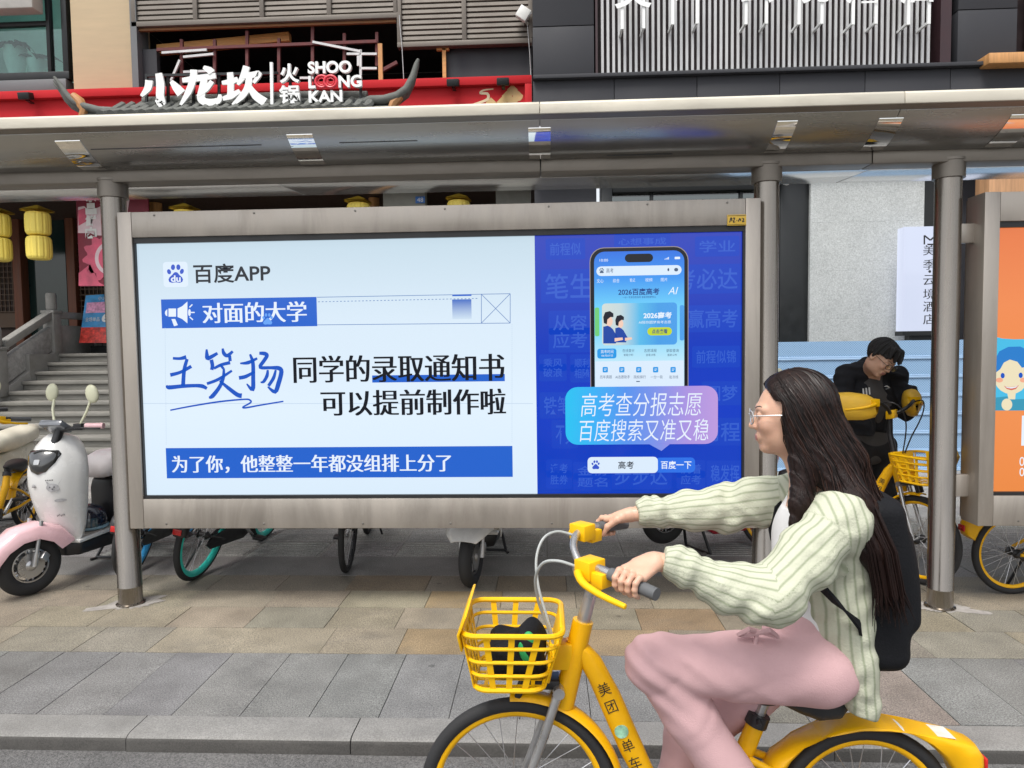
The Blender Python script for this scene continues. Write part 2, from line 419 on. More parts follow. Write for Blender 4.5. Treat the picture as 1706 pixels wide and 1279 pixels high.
for a, b in zip(wj[:-1], wj[1:]): extr(wg, [(4.502, zb+.004), (5.04, zb+.042), (5.08, zb+.06), (5.08, zb+.12), (4.502, zb+.12)], a+.002, b-.002)
wg.build('rear_soffit', WING, shel, bevel=.004)
for pa, pb, tt in ((150,435,.30),(565,695,.30),(1010,1120,.86)):
    y_, z_ = sofc(tt); m = MB(); m.box(at(pa,220,y_).x, at(pb,220,y_).x, y_-.002, y_+.003, z_-.003, z_+.004); m.build('soffit_seam', BLACK, shel)
# mirror strips set into the soffit
for px, py, wd in ((130,255,.15), (508,245,.15), (899,232,.125), (1303,218,.11), (1472,218,.13), (1690,228,.15)):
    xm = at(px, py, 4.15).x; t0, t1 = (.12, .9)
    prof = [sofc(t0+(t1-t0)*t/10) for t in range(11)]
    sb = MB(); q = [(y, z-.004) for y, z in prof]; extr(sb, q+[(y, z+.008) for y, z in prof][::-1], xm-wd/2, xm+wd/2)
    sb.build('mirror_strip', CHROME, shel, ang=30)
MORT = mat('mortar_collar', (.30,.28,.26), .9, var=.3, scale=9, bump=.6, bscale=60, dirt=.4, dirtcol=(.25,.23,.2))
for i, xp in enumerate(PX):
    p = MB(); p.lathe([(.073, 0.002), (.073, .115), (.0745, .117), (.0745, .122), (.073, .124), (.073, ZT-.115)], (xp, PY, 0), n=40)
    po = p.build('post', STEEL, shel, ang=50)
    c = MB(); c.lathe([(.073, ZT-.115), (.088, ZT-.113), (.0885, ZT-.018), (.094, ZT-.016), (.094, ZT-.001)], (xp, PY, 0), n=40); c.build('collar', BEAM, po, ang=50)
    f = MB(); f.lathe([(.087, 0.002), (.087, .010), (.078, .014), (.073, .016)], (xp, PY, 0), n=32)
    f.build('foot_ring', STEEL, po)
    g = MB(); n = 72; lo = [[], [], []]
    for j in range(n):
        t = 2*math.pi*j/n; k = .02+.10*max(0,math.sin(2.0*t+i*1.3))**2*(1+.6*math.sin(7*t))+random.uniform(0, .035)
        for q, (fr, zz) in enumerate(((1., .0022), (.7, .004), (.0, .005))):
            rr = .078+k*fr; lo[q].append((xp+rr*math.cos(t)*1.2, PY+rr*math.sin(t)*.8, zz))
    g.loft(lo, cap=False); g.build('mortar_patch', MORT, po)
# ---------------- lightbox with the blue app poster ----------------
YF, YS, YBK = 4.30, 4.336, 4.505
def LY(k): return YS - k*.0007
ALU0 = mat('dull_screw', (.22,.21,.19), .4, .8)
def lightbox(name, label, x0, x1, z0, z1, sx0, sx1, sz0, sz1):
    """frame outer x0..x1, z0..z1 and black-edged opening sx0.. inside it"""
    t = thing(name, label, 'lightbox', ((x0+x1)/2, YBK, z0), 'bus stop lightboxes')
    pw = .088
    m = MB(); m.box(x0+pw+.001, x1-pw-.001, YF, YBK-.03, sz1, z1); m.build('top_rail', STEEL2, t, bevel=.004)
    m = MB(); m.box(x0+pw+.001, x1-pw-.001, YF, YBK-.03, z0, sz0); m.build('bottom_rail', STEEL2, t, bevel=.004)
    for a, b in ((x0, x0+pw), (x1-pw, x1)):
        m = MB(); m.box(a, b, YF-.001, YBK-.03, z0-.001, z1+.001); m.build('stile', STEEL2, t, bevel=.004)
    m = MB(); m.box(x0+.01, x1-.01, YBK-.03, YBK, z0+.01, z1-.01); m.build('back_panel', BEAM, t, bevel=.004)
    m = MB(); e = .034
    ox0, ox1 = x0+pw, x1-pw
    m.box(ox0, ox1, YF+.012, YS+.006, sz1-e, sz1); m.box(ox0, ox1, YF+.012, YS+.006, sz0, sz0+e*.6)
    m.box(ox0, sx0, YF+.013, YS+.006, sz0+e*.6, sz1-e); m.box(sx1, ox1, YF+.013, YS+.006, sz0+e*.6, sz1-e)
    m.build('bezel', BLACK, t)
    for k, fx in enumerate((.06,.22,.38,.52,.68,.83,.95)):
        for zz_ in (z1-.022, z0+.03):
            xx = x0+(x1-x0)*fx; m = MB(); m.lathe([(.0065,0),(.0065,.0015),(.004,.003)], (xx, YF-.0005, zz_), (0,-1,0), 12); m.build('screw', ALU0, t)
    return t
bx0, bx1 = at(206,620,YF).x, at(1266,600,YF).x
bz1 = (at(205,356,YF).z+at(1265,327,YF).z)/2; bz0 = (at(213,881,YF).z+at(1055,879,YF).z)/2
oz1 = (at(218,396,YF).z+at(1243,374,YF).z)/2; oz0 = (at(232,833,YF).z+at(1058,828,YF).z)/2
LBX = lightbox('advertising_lightbox', 'wide steel framed lightbox with a white and blue app poster between two posts', bx0, bx1, bz0, bz1, at(231,620,YF).x, at(1238,600,YF).x, oz0, oz1)
def c255(*a): return lin(*a)
P_WHITE = lit('poster_white', c255(192,213,226), c2=[c255(214,230,244), c255(221,236,249), c255(214,231,246)], x0=oz1, x1=oz0, axis='Z')
P_BLUE = lit('poster_blue', c255(28,84,190))
P_BAND = lit('poster_band_blue', c255(34,96,200))
P_DEEP = lit('poster_deep_blue', c255(46,66,184), c2=[c255(16,56,182), c255(10,58,192), c255(10,62,184)], x0=oz1, x1=oz0, axis='Z')
P_TILE = lit('poster_tile_blue', c255(22,66,190))
P_GHOST = lit('poster_ghost_type', c255(50,92,202))
P_BLACK = lit('poster_black', c255(14,18,28))
P_INK = lit('poster_grey_black', c255(34,38,46))
P_PURE = lit('poster_bright_white', c255(226,236,248))
P_LINE = lit('poster_line', c255(110,140,190))
P_FAINT = lit('poster_faint_line', c255(184,204,226))
P_LOGO = lit('poster_logo_blue', c255(54,86,196))
P_CHIP = lit('poster_logo_plate', c255(218,232,246))
sx0, sx1 = at(229,620,YF).x-.02, at(1240,600,YF).x+.02
xsplit = at(893,610,YS).x
pm = MB(); flat(pm, [(sx0, oz0), (xsplit, oz0), (xsplit, oz1), (sx0, oz1)][::-1], LY(0))
POS = pm.build('poster_sheet', P_WHITE, LBX, smooth=False)
pm = MB(); flat(pm, [(xsplit, oz0), (sx1, oz0), (sx1, oz1), (xsplit, oz1)][::-1], LY(0))
POS2 = pm.build('blue_poster_panel', P_DEEP, LBX, smooth=False)
def S(px, py, k): return at(px, py, LY(k))
def fnS(k): return lambda p: S(p[0], p[1], k)
def rct(mb, x0, y0, x1, y1, k, r=0.):
    a, b, c, d = W(x0, y0, x1, y1, LY(k)); 
    if r: flat(mb, rrect(a, b, c, d, r)[::-1], LY(k))
    else: flat(mb, [(a,c),(a,d),(b,d),(b,c)], LY(k))
def ttx(mb, s, x0, y0, x1, y1, k, **kw):
    a, b, c, d = W(x0, y0, x1, y1, LY(k)); text(mb, s, a, b, c, d, LY(k), **kw)
def ellp(mb, cx, cy, rx, ry, rot, k, n=20):
    pts = []
    for i in range(n):
        t = 2*math.pi*i/n; dx, dy = rx*math.cos(t), ry*math.sin(t); c, s = math.cos(rot), math.sin(rot)
        pts.append(S(cx+dx*c-dy*s, cy+dx*s+dy*c, k))
    mb.poly(pts)
def pline(mb, x0, y0, x1, y1, w_, k):
    d = Vector((x1-x0, y1-y0)); d.normalize(); n = Vector((-d.y, d.x))*w_/2
    mb.quad(S(x0+n.x,y0+n.y,k), S(x1+n.x,y1+n.y,k), S(x1-n.x,y1-n.y,k), S(x0-n.x,y0-n.y,k))
def paw(mb, cx, cy, s, k):
    for dx, dy, rx, ry, ro in ((-4.6,-10.5,3.4,4.7,.05), (4.3,-10.6,3.4,4.7,-.05), (-11.2,-3.0,3.2,4.4,-.35), (10.2,-3.6,3.2,4.4,.35)):
        ellp(mb, cx+dx*s, cy+dy*s, rx*s, ry*s, ro, k)
    L = [(0,-2.6),(3,-1.6),(6,2.2),(10.5,6.2),(12.2,10.2),(10.8,14),(6.5,15.4),(0,14.6),(-6.5,15.4),(-10.8,14),(-12.2,10.2),(-10.5,6.2),(-6,2.2),(-3,-1.6)]
    mb.poly([S(cx+x*s, cy+y*s, k) for x, y in L])
P = POS
# logo and name
m = MB(); rct(m, 272, 436, 313, 478, 1, .02); m.build('logo_plate', P_CHIP, P, smooth=False)
m = MB(); paw(m, 292.8, 455.5, 1., 2); m.build('paw_logo', P_LOGO, P, smooth=False)
m = MB(); ttx(m, 'du', 284.5, 458.5, 301, 469.5, 3, bold=.03); m.build('logo_lettering', P_PURE, P, smooth=False)
m = MB(); ttx(m, '百度APP', 322, 438.5, 450.5, 471, 1, bold=.018); m.build('app_name_lettering', P_INK, P, smooth=False)
# upper band
m = MB(); rct(m, 269, 496.5, 528, 545, 1); m.build('upper_band', P_BAND, P, smooth=False)
kwS = dict(bold=-.003, smear=.03)
m = MB(); ttx(m, '对面的大学', 337, 503, 511, 537, 2, **kwS); m.build('upper_band_lettering', P_PURE, P, smooth=False)
z6 = lambda x, y: (240+x*.2424, 410+y*.2424)
m = MB()
def pz(pts, k): m.poly([S(*z6(x, y), k) for x, y in pts])
pz([(230,428),(262,412),(298,380),(298,530),(262,500),(230,486)], 2); pz([(168,428),(220,428),(220,484),(168,484)], 2)
pz([(160,432),(146,446),(143,460),(148,474),(160,482)], 2); pz([(188,500),(214,500),(232,542),(206,550)], 2)
ellp(m, *z6(312,456), 2.2, 6, 0, 2)
for a, b in (((312,420),(332,400)), ((322,455),(348,455)), ((314,486),(336,506))): pline(m, *z6(*a), *z6(*b), 2., 2)
m.build('megaphone_icon', P_PURE, P, smooth=False)
m = MB(); paw(m, 446, 531, .62, 3); m.build('small_paw_mark', lit('poster_sky_paw', c255(100,160,240)), P, smooth=False)
m = MB()
for a, b in (((528,495),(850,489)), ((528,541),(850,538)), ((850,489),(850,538)), ((802,490),(802,538)), ((802,490),(850,538)), ((802,538),(850,489))): pline(m, *a, *b, 1.1, 1)
for i in range(44): pline(m, 530+i*6.1, 502.6-i*.13, 533+i*6.1, 502.5-i*.13, 1.2, 1)
m.build('outline_box', P_LINE, P, smooth=False)
za, zb_ = W(753,498,785,530,YS)[3], W(753,498,785,530,YS)[2]
m = MB(); rct(m, 753.5, 498.5, 785.5, 531, 2); m.build('fading_square', lit('poster_square', c255(52,100,190), c2=c255(203,222,238), x0=za, x1=zb_, axis='Z'), P, smooth=False)
m = MB(); rct(m, 753.5, 490.5, 785.5, 493, 2); m.build('small_bar', P_BAND, P, smooth=False)
m = MB()
for a, b in (((275,545),(277,742)), ((853,540),(853,738)), ((236,672),(888,672))): 
    n = 60 if a[0] != 236 else 1
    for i in range(n):
        t0, t1 = i/n, (i+.5)/n if n > 1 else 1
        pline(m, a[0]+(b[0]-a[0])*t0, a[1]+(b[1]-a[1])*t0, a[0]+(b[0]-a[0])*t1, a[1]+(b[1]-a[1])*t1, .8, 1)
m.build('guide_lines', P_FAINT, P, smooth=False)
# handwritten name
m = MB(); f2 = lambda p: S(*z6(*p), 2)
STR = [
 [(198,770,18),(245,772,20),(290,762,30)], [(262,775,14),(262,780,16)], [(180,885,26),(250,866,22),(325,825,24)], [(296,775,22),(276,850,26),(268,960,28)], [(158,955,12),(170,970,30),(260,962,26),(350,958,24),(400,962,28),(432,978,20)],
 [(430,708,12),(432,745,26),(440,770,30),(505,735,20)], [(462,780,26),(470,820,26),(465,850,24)], [(540,702,14),(548,735,26),(572,752,26),(610,722,18)], [(588,752,22),(592,790,22)], [(480,840,18),(530,815,22),(592,800,24)],
 [(520,812,14),(545,840,20)], [(432,945,20),(510,915,22),(604,855,16)], [(548,838,14),(545,900,24),(520,965,26),(470,1030,30),(445,1040,12)], [(520,925,14),(580,975,26),(640,1020,30),(672,1028,34)],
 [(660,805,10),(715,800,26),(778,770,16)], [(728,742,14),(748,800,26),(750,900,28),(746,985,30),(705,945,8)], [(652,905,26),(700,895,26),(760,862,16)],
 [(792,735,20),(828,738,28),(845,752,26),(822,790,26),(798,832,24),(870,835,22),(925,838,30),(944,862,30),(925,940,32),(900,1000,30),(850,965,10)], [(850,850,14),(845,890,24),(822,930,22),(800,935,8)], [(905,850,14),(890,905,24),(855,960,22)],
]
for st in STR: add_stroke(m, [(x, y) for x, y, _ in st], [q for *_, q in st], f2)
add_stroke(m, [(180,1127),(330,1098),(520,1068),(690,1052),(728,1058),(732,1075),(680,1105),(700,1110),(800,1092),(958,1066)], [10,11,12,11,12,12,11,12,11,10], f2)
m.build('handwritten_name', P_BLUE, P, smooth=False)
# headline
m = MB(); rct(m, 620, 624, 841, 636, 1); m.build('underline_bar', P_BAND, P, smooth=False)
m = MB(); ttx(m, '同学的录取通知书', 488.5, 590.5, 840.5, 636, 2, **kwS); m.build('headline', P_BLACK, P, smooth=False)
m = MB(); ttx(m, '可以提前制作啦', 534, 648.5, 843, 691.5, 2, **kwS); m.build('headline', P_BLACK, P, smooth=False)
m = MB(); rct(m, 277, 744.5, 854, 795.5, 1); m.build('lower_band', P_BAND, P, smooth=False)
m = MB(); ttx(m, '为了你，他整整一年都没组排上分了', 286, 757.5, 752, 787, 2, **kwS); m.build('lower_band_lettering', P_PURE, P, smooth=False)
# ---- right hand panel
P = POS2
m = MB(); g = MB()
for s, x0, y0, x1, y1 in (('笔生花',908,455,1030,497), ('从容',921,524,978,550), ('应考',921,553,978,580), ('乘风',905,597,937,611), ('破浪',905,613,937,628), ('顺利',957,597,982,612), ('相随',957,614,982,630),
    ('考必达',1126,447,1229,482), ('赢高考',1146,515,1229,546), ('前程似锦',1160,583,1226,605), ('圆梦',1176,642,1229,668), ('前程',1168,703,1233,735), ('铁笔',906,660,950,690), ('逢考',917,772,946,788), ('胜券',917,791,946,807), ('金榜',962,776,1012,792), ('题名',962,795,1012,811),
    ('步步达',1024,778,1112,808), ('沉着',1134,773,1168,789), ('应考',1134,791,1168,807), ('稳发挥',1184,774,1232,802), ('不负',926,706,956,740), ('前程似',916,404,968,425), ('心想事成',1030,396,1110,408), ('学业',1165,400,1225,420)):
    rct(m, x0-7, y0-7, min(x1+7,1238), y1+7, 1, .012); ttx(g, s, x0, y0, x1, y1, 2, bold=.01)
m.build('ghost_tiles', P_TILE, P, smooth=False); g.build('ghost_lettering', P_GHOST, P, smooth=False)
zp = lambda x, y: (870+x*.2345, 380+y*.2345)
m = MB(); rct(m, 983, 411, 1147, 700, 3, .085); m.build('phone_edge', lit('poster_phone_edge', c255(150,140,140)), P, smooth=False)
m = MB(); rct(m, 984.3, 412.3, 1145.7, 699, 4, .082); m.build('phone_body', lit('poster_phone_body', c255(14,16,26)), P, smooth=False)
zt_, zb2 = at(1065,418,YS).z, at(1065,690,YS).z
m = MB(); rct(m, 990.5, 418, 1140, 695, 5, .062); m.build('phone_screen', lit('poster_phone_screen', c255(48,112,222), c2=[c255(62,150,236), c255(110,205,245), c255(130,215,245), c255(190,232,246), c255(205,230,246), c255(215,232,248)], x0=zt_, x1=zb2, axis='Z'), P, smooth=False)
m = MB(); rct(m, 1041, 422.5, 1088, 436.5, 6, .03); m.build('phone_camera_slot', P_BLACK, P, smooth=False)
P_PALE = lit('poster_pale_panel', c255(214,230,246)); P_NAVY = lit('poster_navy', c255(24,60,130)); P_SKY = lit('poster_sky', c255(40,150,225)); P_UI = lit('poster_ui_grey', c255(70,90,120))
m = MB(); rct(m, 993.6, 442.5, 1135.5, 458.5, 6, .03); rct(m, 992, 601, 1139, 690, 6); m.build('phone_panels', P_PALE, P, smooth=False)
m = MB(); paw(m, 1002.5, 450.5, .28, 7); ttx(m, '高考', 1010, 446.5, 1022, 454.5, 7)
for s, x0, y0, x1, y1 in (('在线查分',1037,581,1057,586.5),('志愿填报',1073,581,1094,586.5),('录取查询',1110,581,1131,586.5),('智能分析',1039,589,1055,593),('查看详情',1076,589,1092,593),('最新公布',1112,589,1128,593),
    ('历年真题',999.5,625,1019.5,630.5),('AI志愿助手',1025,625,1049.5,630.5),('院校排行',1056,625,1076,630.5),('一分一段',1084,625,1104,630.5),('批次线',1115,625,1130,630.5)): ttx(m, s, x0, y0, x1, y1, 7)
ellp(m, 1113.5, 449, 1.6, 2.6, 0, 7); ellp(m, 1126.5, 449, 3.4, 3, 0, 7); rct(m, 1060, 634.5, 1066, 636, 7); m.build('phone_small_type', P_UI, P, smooth=False)
m = MB(); ttx(m, '10:00', 999, 431, 1013, 435.5, 6); ttx(m, '文心', 994, 464.5, 1005.5, 471, 6); ttx(m, '综合', 1021, 464, 1032, 470.5, 6); ttx(m, '笔记', 1049,463.5,1058,469.5,6); ttx(m, '视频',1075,463,1087,469,6); ttx(m,'图片',1101,462.5,1112,468.5,6); ttx(m, 'AI', 1113, 478, 1130, 490, 6, shear=.3); rct(m, 1124, 427.5, 1133, 431.5, 6, .003)
for i in range(4): rct(m, 1107+i*2, 431-i, 1108.4+i*2, 432, 6)
m.build('phone_white_type', P_PURE, P, smooth=False)
m = MB(); ttx(m, '2026百度高考', 1030, 480, 1098.5, 491.5, 6, bold=.02); ttx(m, '一对一专家志愿指导 智能填报更安心', 1037, 493, 1093, 496.5, 6); m.build('phone_title', P_NAVY, P, smooth=False)
xa, xb = at(1003,540,YS).x, at(1128,540,YS).x
m = MB(); rct(m, 1003, 504.5, 1128, 574.5, 6, .022); rct(m, 1132.5, 508, 1139.8, 567, 6, .01); m.build('phone_banner', lit('poster_banner', c255(205,215,210), c2=[c255(190,210,215), c255(70,180,230), c255(44,150,226), c255(50,150,230)], x0=xa, x1=xb), P, smooth=False)
m = MB(); rct(m, 991, 512, 998.5, 560, 6, .01); m.build('green_card_edge', lit('poster_green_card', c255(110,200,120)), P, smooth=False)
m = MB(); ttx(m, '2026高考', 1072, 519.5, 1119, 530.5, 7, bold=.03); ttx(m, 'AI陪你圆梦高考志愿', 1064, 534, 1118, 539, 7); m.build('banner_type', P_PURE, P, smooth=False)
m = MB(); rct(m, 1078.5, 545, 1119.5, 558.5, 7, .03); m.build('banner_button', lit('poster_button', c255(190,210,50)), P, smooth=False)
m = MB(); ttx(m, '点击查看', 1086, 548, 1112, 555.5, 8, bold=.02); m.build('button_type', P_NAVY, P, smooth=False)
m = MB(); rct(m, 995, 580.5, 1027, 597, 6, .015)
for x in (590,708,828,948,1072):
    a, b = zp(x, 1005); rct(m, a-4.4, b-4.6, a+4.4, b+4.6, 7, .006)
m.build('phone_icons', P_SKY, P, smooth=False)
m = MB(); ttx(m, '高考时间', 1001,582.5,1022,588.5,8); ttx(m, '06月07日', 1002,590.5,1021,594,8)
for x in (590,708,828,948,1072):
    a, b = zp(x, 1005); rct(m, a-2, b-1.6, a+2.4, b-.6, 8); rct(m, a-2, b+.8, a+1., b+1.8, 8)
m.build('phone_icon_marks', P_PURE, P, smooth=False)
# the two pupils pictured on the banner: plain dark-haired writers in blue
hair, skin, coat = MB(), MB(), MB()
for dx, dy, s in ((0,0,1.), (19,3,.85)):
    X = lambda x, y: S(1012+dx+x*s, 540+dy+y*s, 7)
    coat.poly([S(1012+dx+x*s, 540+dy+y*s, 7) for x, y in ((-7,4),(2,2),(9,8),(17,22),(14,32),(-7,32))])
    skin.poly([S(1012+dx+x*s, 540+dy+y*s, 8) for x, y in ((-2,-12),(6,-13),(9,-6),(8,0),(4,4),(-2,1))])
    skin.poly([S(1012+dx+x*s, 540+dy+y*s, 8) for x, y in ((12,23),(25,22),(26,26),(12,29))])
    hair.poly([S(1012+dx+x*s, 540+dy+y*s, 9) for x, y in ((-7,-12),(-4,-20),(4,-22),(10,-18),(10,-12),(5,-12),(0,-8),(-1,0),(-6,-2))])
coat.build('pictured_jackets', lit('poster_jacket', c255(32,70,160)), P, smooth=False); skin.build('pictured_faces', lit('poster_skin', c255(238,200,180)), P, smooth=False); hair.build('pictured_hair', lit('poster_hair', c255(24,26,40)), P, smooth=False)
# speech bubble
xa, xb = at(942,690,YS).x, at(1196,690,YS).x
m = MB(); rct(m, 942, 643.5, 1196, 740, 10, .075); 
m.poly([S(1080,739,10), S(1102,751,10), S(1118,738,10)])
m.build('speech_bubble', lit('poster_bubble', c255(40,190,236), c2=[c255(60,170,240), c255(88,140,232), c255(128,140,226), c255(172,140,218), c255(190,148,215)], x0=xa, x1=xb), P, smooth=False)
m = MB(); ttx(m, '高考查分报志愿', 968, 654, 1170, 693, 11, shear=.14, bold=-.004); ttx(m, '百度搜索又准又稳', 966, 698, 1180, 734.5, 11, shear=.14, bold=-.004); m.build('bubble_lettering', P_PURE, P, smooth=False)
m = MB(); rct(m, 979, 761, 1096, 788, 10, .026); m.build('search_field', P_PALE, P, smooth=False)
m = MB(); rct(m, 1092, 762, 1158, 787, 9, .026); m.build('search_button', lit('poster_search_button', c255(44,110,225)), P, smooth=False)
m = MB(); paw(m, 992.5, 774, .48, 11); m.build('search_paw', P_LOGO, P, smooth=False)
m = MB(); ttx(m, '高考', 1030, 768, 1056, 781, 11, bold=.012); m.build('search_word', P_INK, P, smooth=False)
m = MB(); ttx(m, '百度一下', 1101, 767.5, 1152, 781, 11, bold=.015); m.build('search_button_lettering', P_PURE, P, smooth=False)
# yellow maintenance sticker on the top rail
YEL_ST = mat('yellow_sticker', (.62,.40,.05), .5, var=.06)
a, b, c, d = W(1211.5, 357.5, 1243, 375.5, YF)
m = MB(); m.box(a, b, YF-.004, YF-.0005, c, d); st = m.build('sticker_plate', YEL_ST, LBX, bevel=.001)
m = MB(); m.box(a+.004, b-.004, YF-.0048, YF-.0041, d-.008, d-.005); m.box(a+.004, b-.004, YF-.0048, YF-.0041, c+.004, c+.006)
fz = lambda p: (a+(b-a)*p[0], YF-.0048, c+(d-c)*p[1])
for pts in (((.12,.3),(.2,.75),(.24,.4)), ((.28,.65),(.38,.7),(.32,.3),(.42,.35)), ((.48,.45),(.52,.5)), ((.58,.35),(.66,.65),(.7,.4)), ((.76,.65),(.86,.6),(.8,.3),(.9,.4))): add_stroke(m, pts, [.06]*len(pts), fz)
m.build('sticker_marks', BLACK, st, smooth=False)

# ---------------- second lightbox at the right edge ----------------
cx0 = at(1635,600,YF).x; cx1 = cx0+(bx1-bx0)
dz1 = at(1680,319,YF).z; dz0 = at(1680,876,YF).z
LB2 = lightbox('advertising_lightbox', 'steel framed lightbox with an orange poster at the right edge', cx0, cx1, dz0, dz1, at(1658,600,YF).x, cx1-.09, at(1680,826,YF).z, at(1680,368,YF).z)
P_ORA = lit('poster_orange', c255(222,112,62), c2=[c255(236,140,84), c255(236,144,82), c255(228,134,62)], x0=dz1, x1=dz0, axis='Z')
m = MB(); flat(m, [(cx0+.088, dz0+.2), (cx1-.088, dz0+.2), (cx1-.088, dz1-.15), (cx0+.088, dz1-.15)][::-1], LY(0)); P = m.build('orange_poster', P_ORA, LB2, smooth=False)
P_CY = lit('poster_cyan', c255(74,186,226)); P_TEAL = lit('poster_teal', c255(60,150,180)); P_BHAIR = lit('poster_blue_hair', c255(44,124,200)); P_SK = lit('poster_face', c255(232,220,186)); P_CHEEK = lit('poster_cheek', c255(238,170,140))
zz = lambda x, y: (1280+x*.25, 540+y*.25)
def pp(pts, k): m.poly([S(*zz(x, y), k) for x, y in pts])
m = MB(); pp([(1500,80),(1560,95),(1640,100),(2300,90),(2300,575),(1500,575)], 1); m.build('blue_panel', P_CY, P, smooth=False)
m = MB(); pp([(1500,490),(1590,480),(1640,500),(1760,495),(1850,575),(1500,575)], 2); m.build('pictured_jumper', P_TEAL, P, smooth=False)
m = MB(); ellp(m, *zz(1618,345), 29, 30, 0, 3); ellp(m, *zz(1590,535), 9, 10, 0, 4); m.poly([S(*zz(x,y),3) for x, y in ((1590,440),(1650,440),(1645,500),(1600,500))]); m.build('pictured_face', P_SK, P, smooth=False)
m = MB(); pp([(1505,330),(1508,240),(1540,180),(1600,150),(1680,148),(1760,190),(1775,300),(1730,280),(1690,290),(1660,250),(1610,235),(1570,255),(1545,300)], 5); m.build('pictured_hair', P_BHAIR, P, smooth=False)
m = MB(); ellp(m, *zz(1540,372), 6, 4, 0, 4); ellp(m, *zz(1700,372), 6, 4, 0, 4); m.build('pictured_cheeks', P_CHEEK, P, smooth=False)
m = MB(); ellp(m, *zz(1562,342), 3.4, 4.6, 0, 5); ellp(m, *zz(1682,340), 3.4, 4.6, 0, 5); m.build('pictured_eyes', P_BLUE, P, smooth=False)
m = MB(); pp([(1570,410),(1600,418),(1640,416),(1670,405),(1650,432),(1620,440),(1590,432)], 5); m.build('pictured_mouth', lit('poster_mouth', c255(210,110,90)), P, smooth=False)
m = MB(); pp([(1576,412),(1600,420),(1640,418),(1664,408),(1650,422),(1620,428),(1592,424)], 6); m.build('pictured_teeth', P_PURE, P, smooth=False)
m = MB(); rct(m, 1702, 692, 1760, 742, 2); ttx(m, '00', 1698.5, 761, 1716, 776, 2); ttx(m, '00', 1698.5, 779, 1716, 793, 2); m.build('poster_lettering', P_PURE, P, smooth=False)
# stand-off brackets between the right post and the second lightbox
for y0, y1, xx in ((373,405,1605), (790,826,1596)):
    a, b, c, d = W(xx-9, y0, xx+8, y1, 4.42)
    m = MB(); m.box(PX[2]+.06, cx0+.01, 4.40, 4.44, c, d); m.build('bracket', STEEL2, shel, bevel=.003)
# ---------------- restaurant building (left) ----------------
CONC = mat('beige_render', (.56,.44,.285), .85, var=.07, scale=3, bump=.2, bscale=60, stretch=(.4,1,3), dirt=.15, dirtcol=(.4,.33,.24))
GREYP = mat('grey_metal_panel', (.040,.041,.047), .6, .0, .09, 1.5, spec=.25, dirt=.12, dirtcol=(.06,.06,.062))
GREYL = mat('grey_ledge', (.13,.135,.14), .5, .2, .1, 2, dirt=.2)
LOUV = mat('louvre_metal', (.16,.14,.12), .55, .3, .1, 3, dirt=.2)
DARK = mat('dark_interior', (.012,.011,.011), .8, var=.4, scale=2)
DKWOOD = mat('dark_timber', (.045,.025,.017), .6, var=.3, scale=4, stretch=(6,6,.6))
REDW = mat('red_brown_timber', (.16,.055,.027), .55, var=.25, scale=4, stretch=(8,8,.5))
WOOD = mat('orange_timber', (.50,.25,.09), .6, var=.2, scale=4, stretch=(8,8,.6), bump=.15)
WOODH = mat('orange_plank', (.55,.28,.09), .6, var=.2, scale=4, stretch=(.6,8,8), bump=.15)
RUST = mat('red_lead_steel', (.11,.025,.025), .6, .2, .3, 12)
REDP = mat('red_fascia_paint', (.50,.022,.028), .6, spec=.12, var=.07, scale=2, dirt=.12, dirtcol=(.3,.03,.03))
TILE = mat('grey_roof_tile', (.12,.125,.115), .8, var=.25, scale=9, bump=.4, bscale=50, dirt=.35, dirtcol=(.06,.065,.055))
STONE = mat('grey_stone', (.235,.23,.215), .85, var=.16, scale=5, bump=.4, bscale=60, dirt=.5, dirtcol=(.15,.145,.125))
STEP = mat('step_stone', (.205,.198,.178), .85, var=.25, scale=3, bump=.4, bscale=50, dirt=.6, dirtcol=(.12,.115,.10), stretch=(.5,1,2.5))
WHITE = mat('white_plastic', (.75,.75,.73), .45, var=.05)
LETW = mat('white_sign_face', (.80,.81,.80), .4, var=.03)
GWALL = mat('ground_floor_plaster', (.27,.27,.245), .85, var=.12, scale=3, dirt=.3)
FRAMEB = mat('black_window_frame', (.018,.02,.021), .4, .3)
PIPE = mat('galvanised', (.5,.5,.5), .5, .4)
BLUEP = mat('blue_plaque', (.04,.16,.5), .4)
GOLD = mat('gold_scale_print', (.62,.42,.18), .5)
def glass(name, tint, refl=.25, rough=.03):
    t = NT(name); tr = t.n('ShaderNodeBsdfTransparent'); tr.inputs[0].default_value = (*tint, 1)
    gl = t.n('ShaderNodeBsdfGlossy'); gl.inputs['Roughness'].default_value = rough
    fr = t.n('ShaderNodeLayerWeight'); fr.inputs['Blend'].default_value = refl
    mx = t.n('ShaderNodeMixShader'); t.l(fr.outputs['Facing'], mx.inputs[0]); 
    mr = t.n('ShaderNodeMapRange'); setp(mr, **{'To Min': refl*.5, 'To Max': 1.}); t.l(fr.outputs['Fresnel'], mr.inputs[0]); t.l(mr.outputs[0], mx.inputs[0])
    t.l(tr.outputs[0], mx.inputs[1]); t.l(gl.outputs[0], mx.inputs[2]); t.l(mx.outputs[0], t.out.inputs[0]); return t.m
GL_TEAL = glass('teal_glass', (.72,.88,.85), .12)
GL_DARK = glass('dark_glass', (.25,.28,.27), .22)
YW = 11.0
rb = thing('restaurant_building', 'restaurant building with beige render, grey louvres and a red fascia behind the canopy', 'building', (-4, 13, 0))
def wbox(mb, x0, y0, x1, y1, Y, d=.2): a, b, c, e = W(x0, y0, x1, y1, Y); mb.box(a, b, Y, Y+d, c, e)
XR = at(888,100,YW).x          # party line with the hotel
zf1 = at(440,144,10.8).z        # top of the red fascia
zf0 = 4.28
